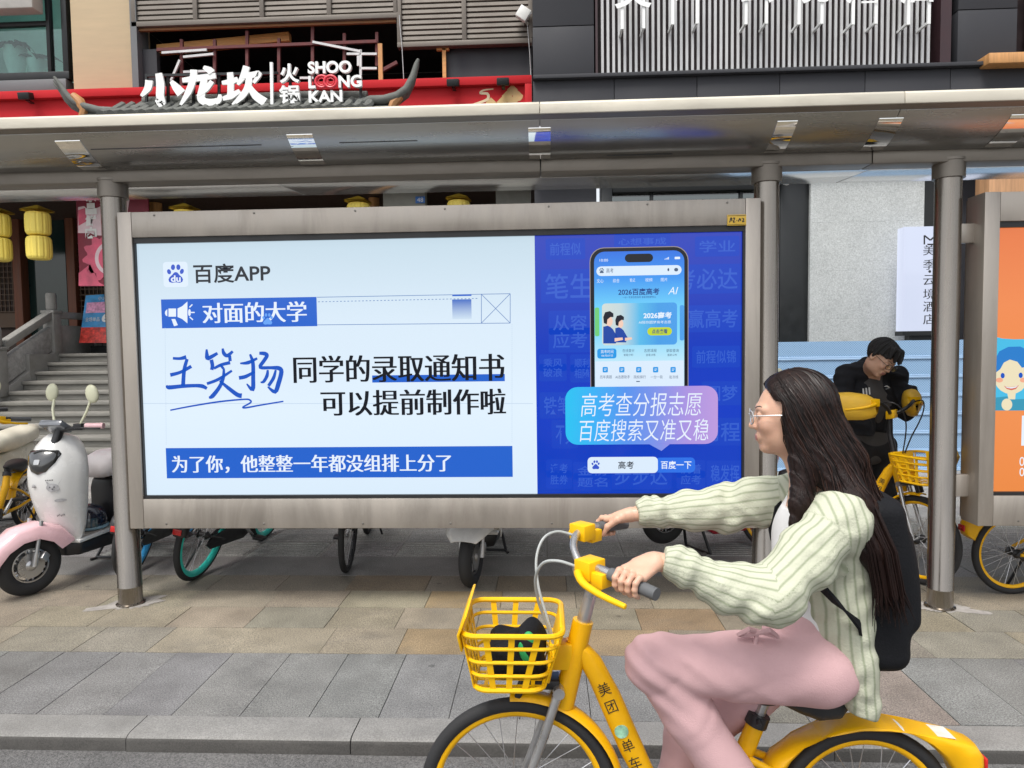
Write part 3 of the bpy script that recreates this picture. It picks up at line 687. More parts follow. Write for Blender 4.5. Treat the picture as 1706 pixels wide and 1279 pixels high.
m = MB(); wbox(m, 108, -500, 217, 149, YW, .4); m.build('rendered_pier', CONC, rb, bevel=.01)
m = MB(); a, b, c, d = W(208,-500,220,150,YW); m.box(b-.10, b, YW-.03, YW+.3, c+.0, d); m.build('pier_trim', GREYL, rb)
# upper walls out of frame close the building
m = MB(); a, b, c, d = W(218,-60,886,-14,YW); m.box(a, XR, YW+.05, YW+.3, d, d+5); m.box(-30, at(-130,0,YW).x, YW, YW+.4, 3.9, d+5); m.box(-30, XR, YW+4, YW+4.3, 3.9, d+5); m.box(-30, XR, YW+.41, YW+4, d+4.7, d+5); m.box(at(-130,0,YW).x, at(108,0,YW).x, YW, YW+.4, at(0,-160,YW).z, d+5)
m.build('upper_wall', LOUV, rb)
# big window with pots
wn = MB(); fw = .07
a, b, c, d = W(-130,-160,107,134,YW)
for x0, x1, z0, z1 in ((a, b, d-.1, d), (a, b, c, c+.12), (a, a+.1, c+.12, d-.1), (b-.09, b, c+.12, d-.1)): wn.box(x0, x1, YW+.02, YW+.16, z0, z1)
xm = at(78,70,YW).x; zm = at(40,37,YW).z
wn.box(xm-.03, xm+.03, YW+.03, YW+.13, c+.12, d-.1); wn.box(a+.1, xm-.031, YW+.04, YW+.12, zm-.035, zm+.035)
win = wn.build('window', FRAMEB, rb, bevel=.006)
m = MB(); m.box(a+.05, b-.05, YW+.075, YW+.081, c+.05, d-.05); m.build('pane', GL_TEAL, win)
TEALW = mat('pale_teal_wall', (.70,.80,.76), .7, var=.15, scale=1.2)
m = MB(); m.box(a-.3, b-.01, YW+1.3, YW+1.4, c-.1, d); m.box(a-.3, b-.01, YW+.42, YW+1.3, c-.1, c+.04); m.build('room_wall', TEALW, win)
m = MB(); wbox(m, -130, 134, 110, 156, YW, .3); m.build('window_ledge', GREYL, rb, bevel=.01)
m = MB(); a2, b2, c2, d2 = W(-20,-20,57,16,YW-.25); m.box(a2-1, b2, YW-.3, YW-.05, c2, d2+.4); m.build('awning_box', mat('pale_soffit_box', (.42,.40,.37), .6), rb, bevel=.02)
# pots and leaves inside the window
POTW = mat('white_vase', (.78,.80,.78), .35, var=.06); LEAF = mat('dark_leaf', (.03,.07,.045), .5, var=.3)
def pot(name, label, px, py0, py1, rpx, tall):
    p0 = at(px, py1, YW+.6); p1 = at(px, py0, YW+.6); r = rpx/F*(YW+.6); h = p1.z-p0.z
    t = thing(name, label, 'vase', tuple(p0))
    v = MB(); v.lathe([(r*.6,0),(r*.8,h*.3),(r,h*.7),(r*.98,h),(r*.85,h),(r*.8,h*.8)], p0, n=24); v.build('vase', POTW, t)
    l = MB()
    for k in range(tall):
        an = random.uniform(0, 6.28); le = random.uniform(.25,.5); dx = Vector((math.cos(an), math.sin(an)*.6, 0)); pts = []
        for i in range(6):
            s = i/5; pts.append(p1+dx*le*s+Vector((0,0,.35*s-.35*s*s*1.2)))
        sd_ = dx.cross(Vector((0,0,1))).normalized()
        ws = [.01,.05,.08,.085,.05,.004]
        loops = [[q+sd_*w_, q+Vector((0,0,-.01)), q-sd_*w_] for q, w_ in zip(pts, ws)]
        l.loft(loops, cap=False, closed=False)
    l.build('leaves', LEAF, t)
pot('potted_plant', 'tall white ribbed vase with dark leaves behind the upper left window', 28, 80, 126, 18, 9)
pot('potted_plant', 'low white pot behind the upper left window pane, next to the tall vase', 63, 100, 126, 15, 5)
# louvres
def louvre(x0, y0, x1, y1, nb, mull):
    a, b, c, d = W(x0, y0, x1, y1, YW); l = MB(); n = nb
    for i in range(n):
        z = c+.08+(d-c-.1)*(i+.5)/n; hh = (d-c)/n
        l.obox(((a+b)/2, YW+.05, z), ((b-a)/2, 0, 0), (0, .045, -.02), (0, .004, hh*.30))
    lo = l.build('louvre', LOUV, rb)
    f = MB(); f.box(a, b, YW-.03, YW+.1, c, c+.075)
    for px in mull:
        xx = at(px, (y0+y1)/2, YW).x; f.box(xx-.035, xx+.035, YW-.032, YW+.1, c+.076, d)
    f.build('louvre_frame', LOUV, lo, bevel=.004)
    k = MB(); k.box(a, b, YW+.12, YW+.15, c+.05, d); k.build('louvre_backing', DARK, lo)
louvre(218, -60, 661, 38, 10, (222, 325, 436, 548, 659))
louvre(661, -60, 886, 76, 14, (665, 773, 884))
# open dark void behind the sign with its frames
za = at(440,40,YW).z
m = MB(); xa = at(219,90,YW).x
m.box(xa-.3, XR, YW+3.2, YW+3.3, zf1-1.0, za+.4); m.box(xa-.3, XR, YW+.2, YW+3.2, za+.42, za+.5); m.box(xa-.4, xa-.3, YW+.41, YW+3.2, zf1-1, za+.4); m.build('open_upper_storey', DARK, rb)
m = MB(); wbox(m, 220, 82, 262, 160, YW+.1, .1); m.build('dark_side_panel', GREYP, rb)
m = MB(); wbox(m, 741, 66, 886, 140, YW+.15, .1); m.build('dark_hoarding', mat('navy_hoarding', (.022,.025,.032), .6, var=.2, scale=1.5, stretch=(3,1,.3)), rb)
m = MB(); wbox(m, 737, 80, 743, 139, YW+.05, .06); wbox(m, 727, 78, 748, 83, YW+.05, .06); m.build('timber_prop', WOODH, rb)
m = MB(); wbox(m, 222, 40, 660, 44, YW+.03, .05); m.build('timber_edge', mat('raw_edge_timber', (.26,.12,.05), .7), rb)
m = MB(); a, b, c, d = W(261,66,482,80,YW+.3)
m.bar((a, YW+.35, c+.02), (b, YW+.35, d+.02), .12, .14); m.build('timber_plank', WOODH, rb, bevel=.006)
m = MB()
for px, y0, y1 in ((303,66,150),(358,66,150),(412,52,140),(465,64,145),(521,45,140),(574,56,120),(628,54,110)):
    p, q = at(px, y0, YW+.12), at(px, y1, YW+.12); m.bar(p, q, .045, .045)
p, q = at(262,83,YW+.08), at(628,69,YW+.08); m.bar(p, q, .045, .045)
p, q = at(636,118,YW+.1), at(662,104,YW+.1); m.bar(p, q, .06, .05)
m.build('steel_lattice', RUST, rb)
m = MB()
for a, b in (((306,95),(356,90)), ((521,70),(602,86)), ((578,90),(628,90)), ((600,114),(628,114)), ((603,138),(628,138)), ((601,83),(601,138)), ((306,120),(358,118)), ((300,100),(285,135)), ((270,88),(345,83)), ((597,93),(597,110)), ((500,130),(528,130))):
    m.bar(at(*a, YW+.06), at(*b, YW+.06), .035, .035)
m.build('white_conduits', PIPE, rb)
m = MB(); wbox(m, 630, 72, 637, 138, YW+.05, .05); m.build('timber_upright', WOOD, rb)
for a, b in (((665,25),(673,140)), ((878,35),(885,140))):
    m = MB(); m.tube([at(*a, YW-.04), at((a[0]+b[0])/2+1, (a[1]+b[1])/2, YW-.05), at(*b, YW-.04)], .006, 6); m.build('hanging_cable', PIPE, rb)
# red fascia
YFa = 10.75
m = MB(); xl = -16; m.box(xl, XR-.02, YFa, YFa+.2, zf0, zf1-.12); m.build('red_fascia', REDP, rb)
m = MB(); m.box(xl, XR-.02, YFa-.09, YFa+.2, zf1-.118, zf1); m.box(XR-.12, XR-.02, YFa-.088, YFa-.002, zf0, zf1-.12); m.build('fascia_lip', REDP, rb, bevel=.006)
# gold scales at the right end
m = MB(); a, b, c, d = W(800,146,875,178,YFa); k = 0
fs = MB()
for r_ in range(7):
    for q in range(10):
        x = a+q*.16+(r_ % 2)*.08; z = d-.03-r_*.09
        lim = a+.05+(d-z)*.9 if r_ < 3 else a
        if x < a+.42-.16*r_ or x > XR-.20: continue
        pts = [(x+.078*math.cos(t), z+.085*math.sin(t)) for t in [R(180+30*i) for i in range(7)]]+[(x, z+.075)]
        m.poly([(px_, YFa-.003-.0006*(r_ % 3), pz_) for px_, pz_ in pts])
sg = m.build('gold_scale_pattern', GOLD, rb, smooth=False)
m = MB(); f = lambda p: at(p[0], p[1], YFa-.004)
add_stroke(m, [(774,178),(795,172),(812,165),(812,156),(800,155),(806,150),(822,148)], [2,4,4.5,4.5,3.5,3,1.5], f); m.build('gold_whisker', mat('pale_gold_print', (.72,.56,.36), .5), rb, smooth=False)
def flood(label, px, py, mt):
    c = at(px, py, YFa-.2); t = thing('floodlight', label, 'floodlight', tuple(c), 'dark floodlights on the red fascia')
    m = MB(); m.obox(c, (.09,0,0), (0,.06,.015), (0,-.012,.05)); m.build('lamp_head', mt, t, bevel=.012)
    m = MB(); m.bar(c+Vector((0,.02,-.05)), c+Vector((0,.14,-.06)), .05, .02); m.bar(c+Vector((0,.0,.04)), c+Vector((0,.16,.075)), .02, .02); m.build('mount', FRAMEB, t)
flood('small dark floodlight on the red fascia below the wooden prop', 755, 138, FRAMEB)
flood('small dark floodlight on the red fascia above the gold scales', 838, 136, FRAMEB)
flood('small dark floodlight at the far left of the red fascia', 43, 160, FRAMEB)
c = at(872,23,YW-.12); t = thing('floodlight', 'white floodlight tilted on the right louvre', 'floodlight', tuple(c))
m = MB(); m.obox(c, (.05,0,.075), (0,.05,0), (-.075,0,.05)); m.build('lamp_head', WHITE, t, bevel=.012); m = MB(); m.bar(c, c+Vector((.02,.12,-.12)), .02, .02); m.build('mount', FRAMEB, t)

# tiled eave with upturned ends
ev = thing('tiled_eave', 'grey tiled eave with two upturned tips under the white shop letters', 'eave', tuple(at(420,190,10.3)))
YE = 10.25
pl = [(90,128),(100,140),(110,156),(122,168),(140,177),(165,184),(200,186),(235,180),(262,174)]
prr = [(600,172),(618,166),(640,166),(662,160),(678,148),(688,128),(694,106),(697,98)]
def ridge(pts, rs, nm):
    m = MB()
    for k, (dy, f_) in enumerate(((0,1.),(6,.8),(11,.65))):
        m.tube([at(x, y+dy, YE-.03+k*.06) for x, y in pts], [r_*f_ for r_ in rs], 10)
    return m.build(nm, TILE, ev)
ridge(pl, [.02,.03,.04,.05,.055,.06,.06,.06,.06], 'upturned_tip'); ridge(prr, [.06,.06,.065,.065,.06,.05,.035,.02], 'upturned_tip')
m = MB()
m.tube([at(x, y, YE+.1) for x, y in [(240,170),(330,166),(420,163),(510,160),(612,160)]], .07, 10)
m.tube([at(x, y+9, YE+.08) for x, y in [(240,170),(330,166),(420,163),(510,160),(612,160)]], .055, 10)
m.build('ridge', TILE, ev)
m = MB(); n = 26
for i in range(n):
    p0 = at(205+i*16.6, 176-i*.38, YE+.08); p1 = p0+Vector((0,-.55,-.30)); m.tube([p0, (p0+p1)/2+Vector((0,0,-.03)), p1], .062, 8)
a = at(140,190,YE); b = at(660,176,YE)
m.obox(((a.x+b.x)/2, YE-.2, (a.z+b.z)/2-.12), ((b.x-a.x)/2, 0, 0), (0, .38, .2), (0, -.01, .02)); m.build('tiles', TILE, ev)
m = MB(); 
for x, y, s in ((122,170,1),(668,172,-1)):
    p = at(x, y, YE-.02); m.tube([p+Vector((0,0,.1)), p+Vector((s*.1,0,.0)), p+Vector((s*.16,0,-.12)), p+Vector((s*.1,0,-.3))], [.05,.075,.06,.05], 8)
m.build('carved_end', mat('carved_timber_end', (.40,.19,.07), .6, var=.3), ev)

# shop letters on their frame
sn = thing('shop_sign', 'white brush style shop letters on a black frame above the tiled eave', 'shop sign', tuple(at(420,178,10.1)))
YSg = 10.1
zc = lambda x, y: (220+x*.2931, y*.2931)
fS = lambda p: at(*zc(p[0], p[1]), YSg)
CH = {'小': [[(150,415,36),(160,480,46),(158,540,44),(166,590,46),(135,565,14)], [(96,455,42),(88,500,40),(52,545,16)], [(222,460,20),(250,495,44),(280,530,54)]],
 '龙': [[(285,455,24),(360,445,36),(475,428,30)], [(350,395,38),(345,450,38),(320,520,36),(275,595,14)], [(412,440,34),(400,500,40),(392,560,44),(430,580,40),(490,570,34),(498,535,14)], [(455,460,26),(420,505,30),(370,545,14)], [(405,380,18),(440,398,38),(452,412,36)]],
 '坎': [[(510,470,20),(560,462,32),(600,448,26)], [(556,410,34),(560,470,36),(558,540,34)], [(515,560,22),(560,545,34),(612,515,22)], [(650,375,38),(632,430,36),(600,480,14)], [(625,428,30),(680,425,34),(722,418,30),(690,470,16)], [(665,440,36),(655,500,38),(620,550,34),(570,595,14)], [(660,480,20),(700,540,44),(755,580,50)]]}
for ch, sts in CH.items():
    m = MB()
    for i, st in enumerate(sts): 
        k = YSg-.002*i
        add_stroke(m, [(x, y) for x, y, _ in st], [q*1.02 for *_, q in st], lambda p, k=k: at(*zc(p[0], p[1]), k), n=5, thick=.03)
    m.build('brush_letter', LETW, sn, ang=30)
def sign_text(s, x0, y0, x1, y1, mt, **kw):
    m = MB(); textp(m, s, x0, y0, x1, y1, YSg, **kw)
    # give the letters depth
    o = m.build('raised_letters', mt, sn, smooth=False, recalc=False)
    bm = bmesh.new(); bm.from_mesh(o.data); r = bmesh.ops.extrude_face_region(bm, geom=bm.faces[:]); bmesh.ops.translate(bm, verts=[v for v in r['geom'] if isinstance(v, bmesh.types.BMVert)], vec=(0, .05, 0)); bmesh.ops.recalc_face_normals(bm, faces=bm.faces); bm.to_mesh(o.data); bm.free()
sign_text('火', *zc(838,360), *zc(950,470), LETW, bold=.03); sign_text('锅', *zc(836,482), *zc(952,588), LETW, bold=.025)
sign_text('SHOO', *zc(998,345), *zc(1246,415), LETW, bold=.035); sign_text('L', *zc(1002,430), *zc(1042,500), LETW, bold=.035); sign_text('NG', *zc(1172,425), *zc(1305,495), LETW, bold=.035); sign_text('KAN', *zc(1003,512), *zc(1195,580), LETW, bold=.035)
m = MB(); a, b = zc(793,355), zc(797,595); p, q = at(*a, YSg), at(*b, YSg); m.bar(p, q, .035, .04); m.build('divider_bar', LETW, sn)
RD = mat('red_sign_face', (.62,.03,.05), .4); m = MB()
lem = []
for i in range(48):
    t = 2*math.pi*i/48; d = 1+.35*math.sin(t)**2; lem.append(at(*zc(1102+58*math.cos(t)*1.0, 462+34*math.sin(2*t)*1.0*(1 if True else 1)), YSg))

for cx_z in (1078, 1128):
    for rx_, ry_, rr_ in ((35,33,.020),(20,19,.010)): m.tube([at(*zc(cx_z+rx_*math.cos(t), 463+ry_*math.sin(t)), YSg-(.012 if cx_z > 1100 else 0)) for t in [2*math.pi*i/32 for i in range(32)]], rr_, 8, closed=True, up0=(0,1,0))
m.build('red_double_ring', RD, sn)
m = MB()
for px in (83, 205, 350, 495, 650, 795, 900, 1040, 1190, 1300):
    m.bar(at(*zc(px, 420 if px < 900 else 430), YSg+.12), at(*zc(px, 640), YSg+.12), .035, .035)
for (x0, y0), (x1, y1) in (((83,430),(830,415)), ((83,600),(1300,575))):
    m.bar(at(*zc(x0,y0), YSg+.10), at(*zc(x1,y1), YSg+.10), .035, .035)
m.build('sign_frame', FRAMEB, sn)

# ---- ground floor of the restaurant, up the steps
YT = 12.0; ZP = 1.60
YG = 13.4
XL = at(97,585,12).x
m = MB(); m.box(-20, XR, YG+.3, YG+.5, ZP, 4.3); m.box(-20, XR, 10.95, YG+.3, 4.2, 4.27); m.build('ground_floor_back', DKWOOD, rb)
for px in (27, 117, 232, 392, 548): m = MB(); wbox(m, px-7, 290, px+7, 586, YG, .25); m.build('door_post', REDW, rb, bevel=.01)
def lattice(x0, x1, y0, y1):
    a, b, c, d = W(x0, y0, x1, y1, YG+.1); l = MB(); s = .085; x = a
    i = 0
    while x < b: l.box(x, x+.014, YG+.10, YG+.13, c, d); x += s
    z = c
    while z < d: l.box(a, b, YG+.095, YG+.125, z, z+.014); z += s*1.3
    l.box(a, b, YG+.16, YG+.2, c-.3, c); l.build('lattice_screen', mat('lattice_timber', (.10,.06,.035), .6), rb)
lattice(-60, 20, 300, 520); lattice(124, 182, 330, 520)
m = MB(); a, b, c, d = W(36,330,110,575,YG+.2); m.box(a, b, YG+.2, YG+.21, c, d); m.build('door_glass', mat('dark_door_glass', (.012,.03,.028), .06, spec=.6, var=.3, scale=1), rb)
m = MB(); wbox(m, 390, 312, 555, 345, YG-.2, .1); m.build('carved_board', DKWOOD, rb)
for px, r_ in ((258,.11), (623,.09)):
    p = at(px, 330, 12.2); m = MB(); m.lathe([(r_, ZP), (r_, 4.19)], (p.x, 12.2, 0), n=20); m.build('timber_column', WOOD, rb)
for x0, x1 in ((638,708),(826,884)): 
    a, b, c, d = W(x0, 300, x1, 345, 11.6); m = MB(); m.box(a, b, 11.6, 11.8, 0, 4.19); m.build('plaster_pier', GWALL, rb)
m = MB()
a, b, c, d = W(702,305,832,313,11.55); m.box(a, b, 11.5, 11.7, c, d); m.build('lintel', DKWOOD, rb)
m = MB(); wbox(m, 692, 327, 708, 338, 11.57, .02); pq = m.build('number_plaque', BLUEP, None, bevel=.003); tag(pq, 'small blue house number plaque on the plaster pier', 'plaque')
m = MB(); textp(m, '48', 695, 329, 705, 336, 11.568); m.build('plaque_number', WHITE, pq, smooth=False)
# tag: plaque belongs to the wall but is its own thing
# lanterns
LANY = mat('yellow_lantern_silk', (.98,.78,.15), .6, var=.05, scale=3, sub=0)
LANT = mat('yellow_lantern_plate', (.62,.42,.04), .5, var=.1)
def lantern(label, px, y0, Y=11.45, two=True):
    k = Y/F; top = at(px, y0, Y); t = thing('paper_lantern', label, 'lantern', tuple(top), 'yellow lanterns under the eave')
    m = MB(); m.tube([top+Vector((0,0,.02)), top+Vector((0,0,.9 if top.z < 3.3 else .4))], .006, 6); m.build('cord', FRAMEB, t)
    m = MB(); s = 26*k; rot = R(40)
    q = [top+Vector((math.cos(R(90*i)+rot)*s, math.sin(R(90*i)+rot)*s, -.03)) for i in range(4)]
    m.add([top+Vector((0,0,.06))]+q+[top+Vector((0,0,.03))]+[p-Vector((0,0,.02)) for p in q], [(0,1,2),(0,2,3),(0,3,4),(0,4,1),(5,7,6),(5,8,7),(5,9,8),(5,6,9)]); m.build('square_cap', LANT, t, smooth=False)
    z = top.z-.06
    for i in range(2 if two else 1):
        m = MB(); r_ = 19.5*k; h = 39*k; n = 48; prof = [(.72,0),(.86,.03),(.97,.12),(1.,.3),(1.,.7),(.97,.88),(.86,.97),(.72,1.)]; lo = []
        for pr, hh in prof: lo.append([(top.x+r_*pr*(1-.05*(j % 4 == 0))*math.cos(2*math.pi*j/n), top.y+r_*pr*(1-.05*(j % 4 == 0))*math.sin(2*math.pi*j/n), z-h+h*hh) for j in range(n)])
        m.loft(lo); m.build('drum', LANY, t, ang=20)
        z -= h+.02
lantern('two tier yellow drum lantern hanging beside the dark pink banner', 62, 347)
lantern('two tier yellow drum lantern cut by the left edge of the view', -5, 350)
lantern('yellow lantern cap just above the left end of the poster frame', 308, 344)
lantern('yellow lantern cap seen above the poster frame left of the plaque', 597, 332)
lantern('yellow lantern cap seen above the poster frame right of the plaque', 764, 328)
# hanging banner
PB1 = mat('banner_maroon', (.20,.015,.035), .55, var=.2, scale=2)
PBP = mat('banner_pink', (.62,.10,.17), .55, var=.3, scale=4); PBL = mat('banner_pale', (.72,.55,.58), .55, var=.1)
bn = thing('hanging_banner', 'tall maroon and pink food banner hanging behind the left post', 'banner', tuple(at(188,476,11.7)))
YB = 11.7
m = MB(); wbox(m, 129, 290, 249, 476, YB, .02); m.build('banner_sheet', PB1, bn)
m = MB(); a = lambda pts, k: m.poly([at(x, y, YB-.003*k) for x, y in pts])
a([(130,345),(140,343),(150,352),(178,338),(190,340),(190,392),(160,392),(150,388),(130,388)], 1); a([(208,318),(216,330),(212,356),(206,356)], 1); m.build('pale_splash', PBL, bn, smooth=False)
m = MB(); 
pts = [(175+34*math.cos(t)*(1+.14*math.sin(11*t)), 428+36*math.sin(t)*(1+.14*math.sin(11*t))) for t in [2*math.pi*i/60 for i in range(60)]]
m.poly([at(x, y, YB-.006) for x, y in pts]); a([(131,455),(150,440),(165,470),(175,476),(131,476)], 2); a([(130,350),(142,346),(145,368),(131,376)], 2); m.build('pink_splash', PBP, bn, smooth=False)
m = MB(); pts = [(184+26*math.cos(2*math.pi*i/40), 430+28*math.sin(2*math.pi*i/40)) for i in range(40)]; m.poly([at(x, y, YB-.009) for x, y in pts]); m.build('pale_dish', PBL, bn, smooth=False)
m = MB(); pts = [(184+20*math.cos(2*math.pi*i/40), 430+22*math.sin(2*math.pi*i/40)) for i in range(40)]; m.poly([at(x, y, YB-.012) for x, y in pts]); m.build('dish_centre', PBP, bn, smooth=False)
m = MB()
for i, ch in enumerate('水晶鲜肉'): textp(m, ch, 142, 318+i*20, 161, 337+i*20, YB-.012, bold=.05)
for i, ch in enumerate('嫩滑'): textp(m, ch, 166, 322+i*10, 174, 331+i*10, YB-.012)
m.build('banner_lettering', WHITE, bn, smooth=False)

# ---- steps and balustrade
st = MB(); n = 11; XRt = at(320,640,12).x
rs = ZP/n
for i in range(n):
    z1 = ZP-i*rs; y0 = YT-.30*i
    st.box(XL, XRt+.6, y0, y0+.40+(1.5 if i == 0 else 0), z1-.055, z1)
    st.box(XL, XRt+.6, y0+.035, y0+.40, 0 if i == n-1 else z1-rs, z1-.056)
stp = st.build('stone_steps', STEP, None, bevel=.008); tag(stp, 'worn grey stone steps climbing to the restaurant behind the white scooter', 'steps')
m = MB(); m.box(-20, XL-.001, 11.3, YG+.6, 0, ZP-.001); m.box(XL, XRt+.6, YT+.41, YG+.6, 0, ZP-.002); m.box(XRt+.61, XR, 11.3, YG+.6, 0, ZP-.003); m.build('terrace', STONE, rb)
bl = thing('stone_balustrade', 'grey carved stone balustrade climbing along the left side of the steps', 'balustrade', (XL, 11, 0))
def newel(x, y, z0, h=1.05):
    m = MB(); m.box(x-.10, x+.10, y-.10, y+.10, z0, z0+h*.68); m.box(x-.12, x+.12, y-.12, y+.12, z0+h*.68, z0+h*.72); m.lathe([(.07, z0+h*.72), (.085, z0+h*.76), (.085, z0+h*.96), (.075, z0+h)], (x, y, 0), n=20); m.build('newel_post', STONE, bl, bevel=.006)
xb = XL-.12
def zst(y): return max(0, ZP-(YT-y)*rs/.30)
for y in (12.05, 10.75, 9.45): newel(xb, y, max(0, zst(y)-.05), 1.08)
newel(xb, 13.2, ZP, 1.05)
for ya, yb_ in ((12.05,10.75), (10.75,9.45)):
    za_, zb3 = zst(ya), zst(yb_)
    def sl(z0, z1, w_): 
        m.add([(xb-w_,ya-.1,za_-.05+z0),(xb+w_,ya-.1,za_-.05+z0),(xb+w_,yb_+.1,zb3+.05+z0),(xb-w_,yb_+.1,zb3+.05+z0),(xb-w_,ya-.1,za_-.05+z1),(xb+w_,ya-.1,za_-.05+z1),(xb+w_,yb_+.1,zb3+.05+z1),(xb-w_,yb_+.1,zb3+.05+z1)], [(3,2,1,0),(4,5,6,7),(0,1,5,4),(1,2,6,5),(2,3,7,6),(3,0,4,7)])
    m = MB(); sl(.62, .76, .075); m.build('handrail', STONE, bl, bevel=.02)
    m = MB(); sl(.08, .50, .05); m.build('carved_panel', mat('carved_stone', (.30,.295,.285), .9, var=.25, scale=14, bump=1., bscale=26), bl, bevel=.008)
    m = MB(); sl(-.30, .06, .11); m.build('string_stone', STONE, bl, bevel=.01)
m = MB(); m.box(xb-.075, xb+.075, 12.16, 13.1, ZP+.62, ZP+.74); m.build('handrail', STONE, bl, bevel=.02)
m = MB(); m.box(xb-.05, xb+.05, 12.16, 13.1, ZP, ZP+.5); m.build('carved_panel', STONE, bl, bevel=.008)
m = MB(); xq = at(120,505,13.3).x
m.box(XL+.0, XL+2.6, 13.25, 13.35, ZP+.02, ZP+.5); m.box(XL, XL+2.6, 13.22, 13.38, ZP+.62, ZP+.74); m.build('terrace_rail', STONE, bl, bevel=.01)
# A-board poster on the landing
ab = thing('poster_board', 'blue and red food poster board leaning on the landing at the top of the steps', 'poster board', tuple(at(160,588,12.6)))
q = [at(143,492,12.75), at(190,489,12.75), at(190,571,12.45), at(132,571,12.45)]
ab_l = lambda u, v, k: ((q[0]*(1-u)+q[1]*u)*(1-v)+(q[3]*(1-u)+q[2]*u)*v)+Vector((0,-.004*k,.001*k))
def abq(u0, v0, u1, v1, k): return [ab_l(u0,v0,k), ab_l(u1,v0,k), ab_l(u1,v1,k), ab_l(u0,v1,k)]
m = MB(); m.prism(abq(0,0,1,1,0), (0,.03,0)); m.build('board', mat('board_blue', (.05,.30,.62), .4, var=.35, scale=6), ab)
m = MB(); m.poly(abq(0,.68,1,1,1)); m.build('red_foot', mat('board_red', (.62,.05,.035), .4, var=.6, scale=14), ab, smooth=False)
m = MB(); m.poly(abq(.08,.16,1,.38,1)); m.build('pink_title', mat('board_pink', (.75,.35,.55), .4, var=.4, scale=22), ab, smooth=False)
def abt(mb, s, u0, v0, u1, v1, k, **kw):
    vs, fs, ls = glyphs(s, **kw); ax, bx = min(v[0] for v in vs), max(v[0] for v in vs); ay, by = min(v[1] for v in vs), max(v[1] for v in vs)
    mb.add([ab_l(u0+(x-ax)/(bx-ax)*(u1-u0), v1-(y-ay)/(by-ay)*(v1-v0), k) for x, y in vs], fs)
m = MB(); abt(m, '小火锅', .45, .04, .9, .12, 2); abt(m, '6', .62, .40, .82, .58, 2, bold=.06); abt(m, '元', .84, .44, .98, .58, 2); abt(m, '全场单品', .1, .47, .55, .56, 2); m.build('board_lettering', WHITE, ab, smooth=False)
m = MB(); m.box(q[3].x+.1, q[2].x+.4, 12.6, 12.9, ZP+.001, ZP+.13); m.build('board_foot', FRAMEB, ab, bevel=.01)

# ---------------- hotel building (right) ----------------
YH = 10.0
XH = at(888,100,YH).x
hb = thing('hotel_building', 'dark grey hotel frontage with a vertical slat screen over a granite ground floor', 'building', (4, 12, 0))
ZLg = at(1290,125,YH).z    # ledge
GRAN = mat('pale_granite', (.44,.46,.455), .8, var=.08, scale=2, bump=.35, bscale=70, speck=.27, speckscale=75)
SLAT = mat('pale_slat', (.50,.50,.505), .45, .1, .06, 3)
BURG = mat('burgundy_void', (.018,.008,.010), .6, var=.3)
xs0, xs1 = at(992,60,YH).x, at(1588,60,YH).x
zt = 13
xe = at(1694,60,YH).x
for q in ((XH, xs0-.02, ZLg+.001, at(940,43,YH).z-.006), (XH, xs0-.02, at(940,43,YH).z+.006, zt), (xs1+.06, xe, ZLg+.001, at(1640,15,YH).z-.006), (xs1+.06, xe, at(1640,15,YH).z+.006, zt), (xe+.3, 16, ZLg, zt)):
    m = MB(); m.box(q[0], q[1], YH, YH+.3, q[2], q[3]); m.build('cladding_panel', GREYP, hb, bevel=.004)
m = MB(); m.box(XH, 16, YH+.40, YH+.5, ZLg-.2, zt); m.build('slat_backing', BURG, hb)
sl_ = MB(); x = at(1002,60,YH).x; pitch = (at(1549,60,YH).x-x)/57; nS = 58
for i in range(nS): sl_.box(x+i*pitch, x+i*pitch+pitch*.46, YH+.06, YH+.085, ZLg+.05, 8.2)
sl_.build('slat_screen', SLAT, hb)
m = MB(); m.box(xs0, xs0+.03, YH-.01, YH+.3, ZLg+.05, 8.2); m.box(at(1568,60,YH).x, at(1586,60,YH).x, YH+.02, YH+.3, ZLg+.05, 8.2); m.build('screen_reveal', mat('burgundy_reveal', (.035,.014,.018), .5), hb)
m = MB(); m.box(xs0, xs1+.05, YH+.02, YH+.3, ZLg+.0015, ZLg+.05); m.box(xs0,xs1+.05,YH+.0,YH+.3,8.2,zt); m.build('screen_sill', GREYL, hb)
m = MB(); m.box(XH, 16, YH-.28, YH+.05, ZLg-.05, ZLg); m.build('ledge', GREYP, hb, bevel=.006)
m = MB(); x = XH; zl = at(1290,200,YH).z-1.0
js = [at(p,160,YH).x for p in (888, 1021, 1156, 1291, 1430, 1569)]+[16]
for a, b in zip(js[:-1], js[1:]): m.box(a+.004, b-.004, YH-.2, YH, 3.95, ZLg-.055)
m.build('band_panels', GREYP, hb, bevel=.004)
m = MB(); a, b, c, d = W(1640,94,1720,109,YH-.3); m.box(a, 10, YH-.4, YH-.1, c, d+.02); m.build('timber_box', WOOD, hb, bevel=.01)
m = MB(); m.box(XH, 16, YH+.1, YH+.3, 3.9, 4.0); m.box(XH, xs0, YH+.001, YH+.3, 0, 3.94); m.build('lower_cladding', GREYP, hb)
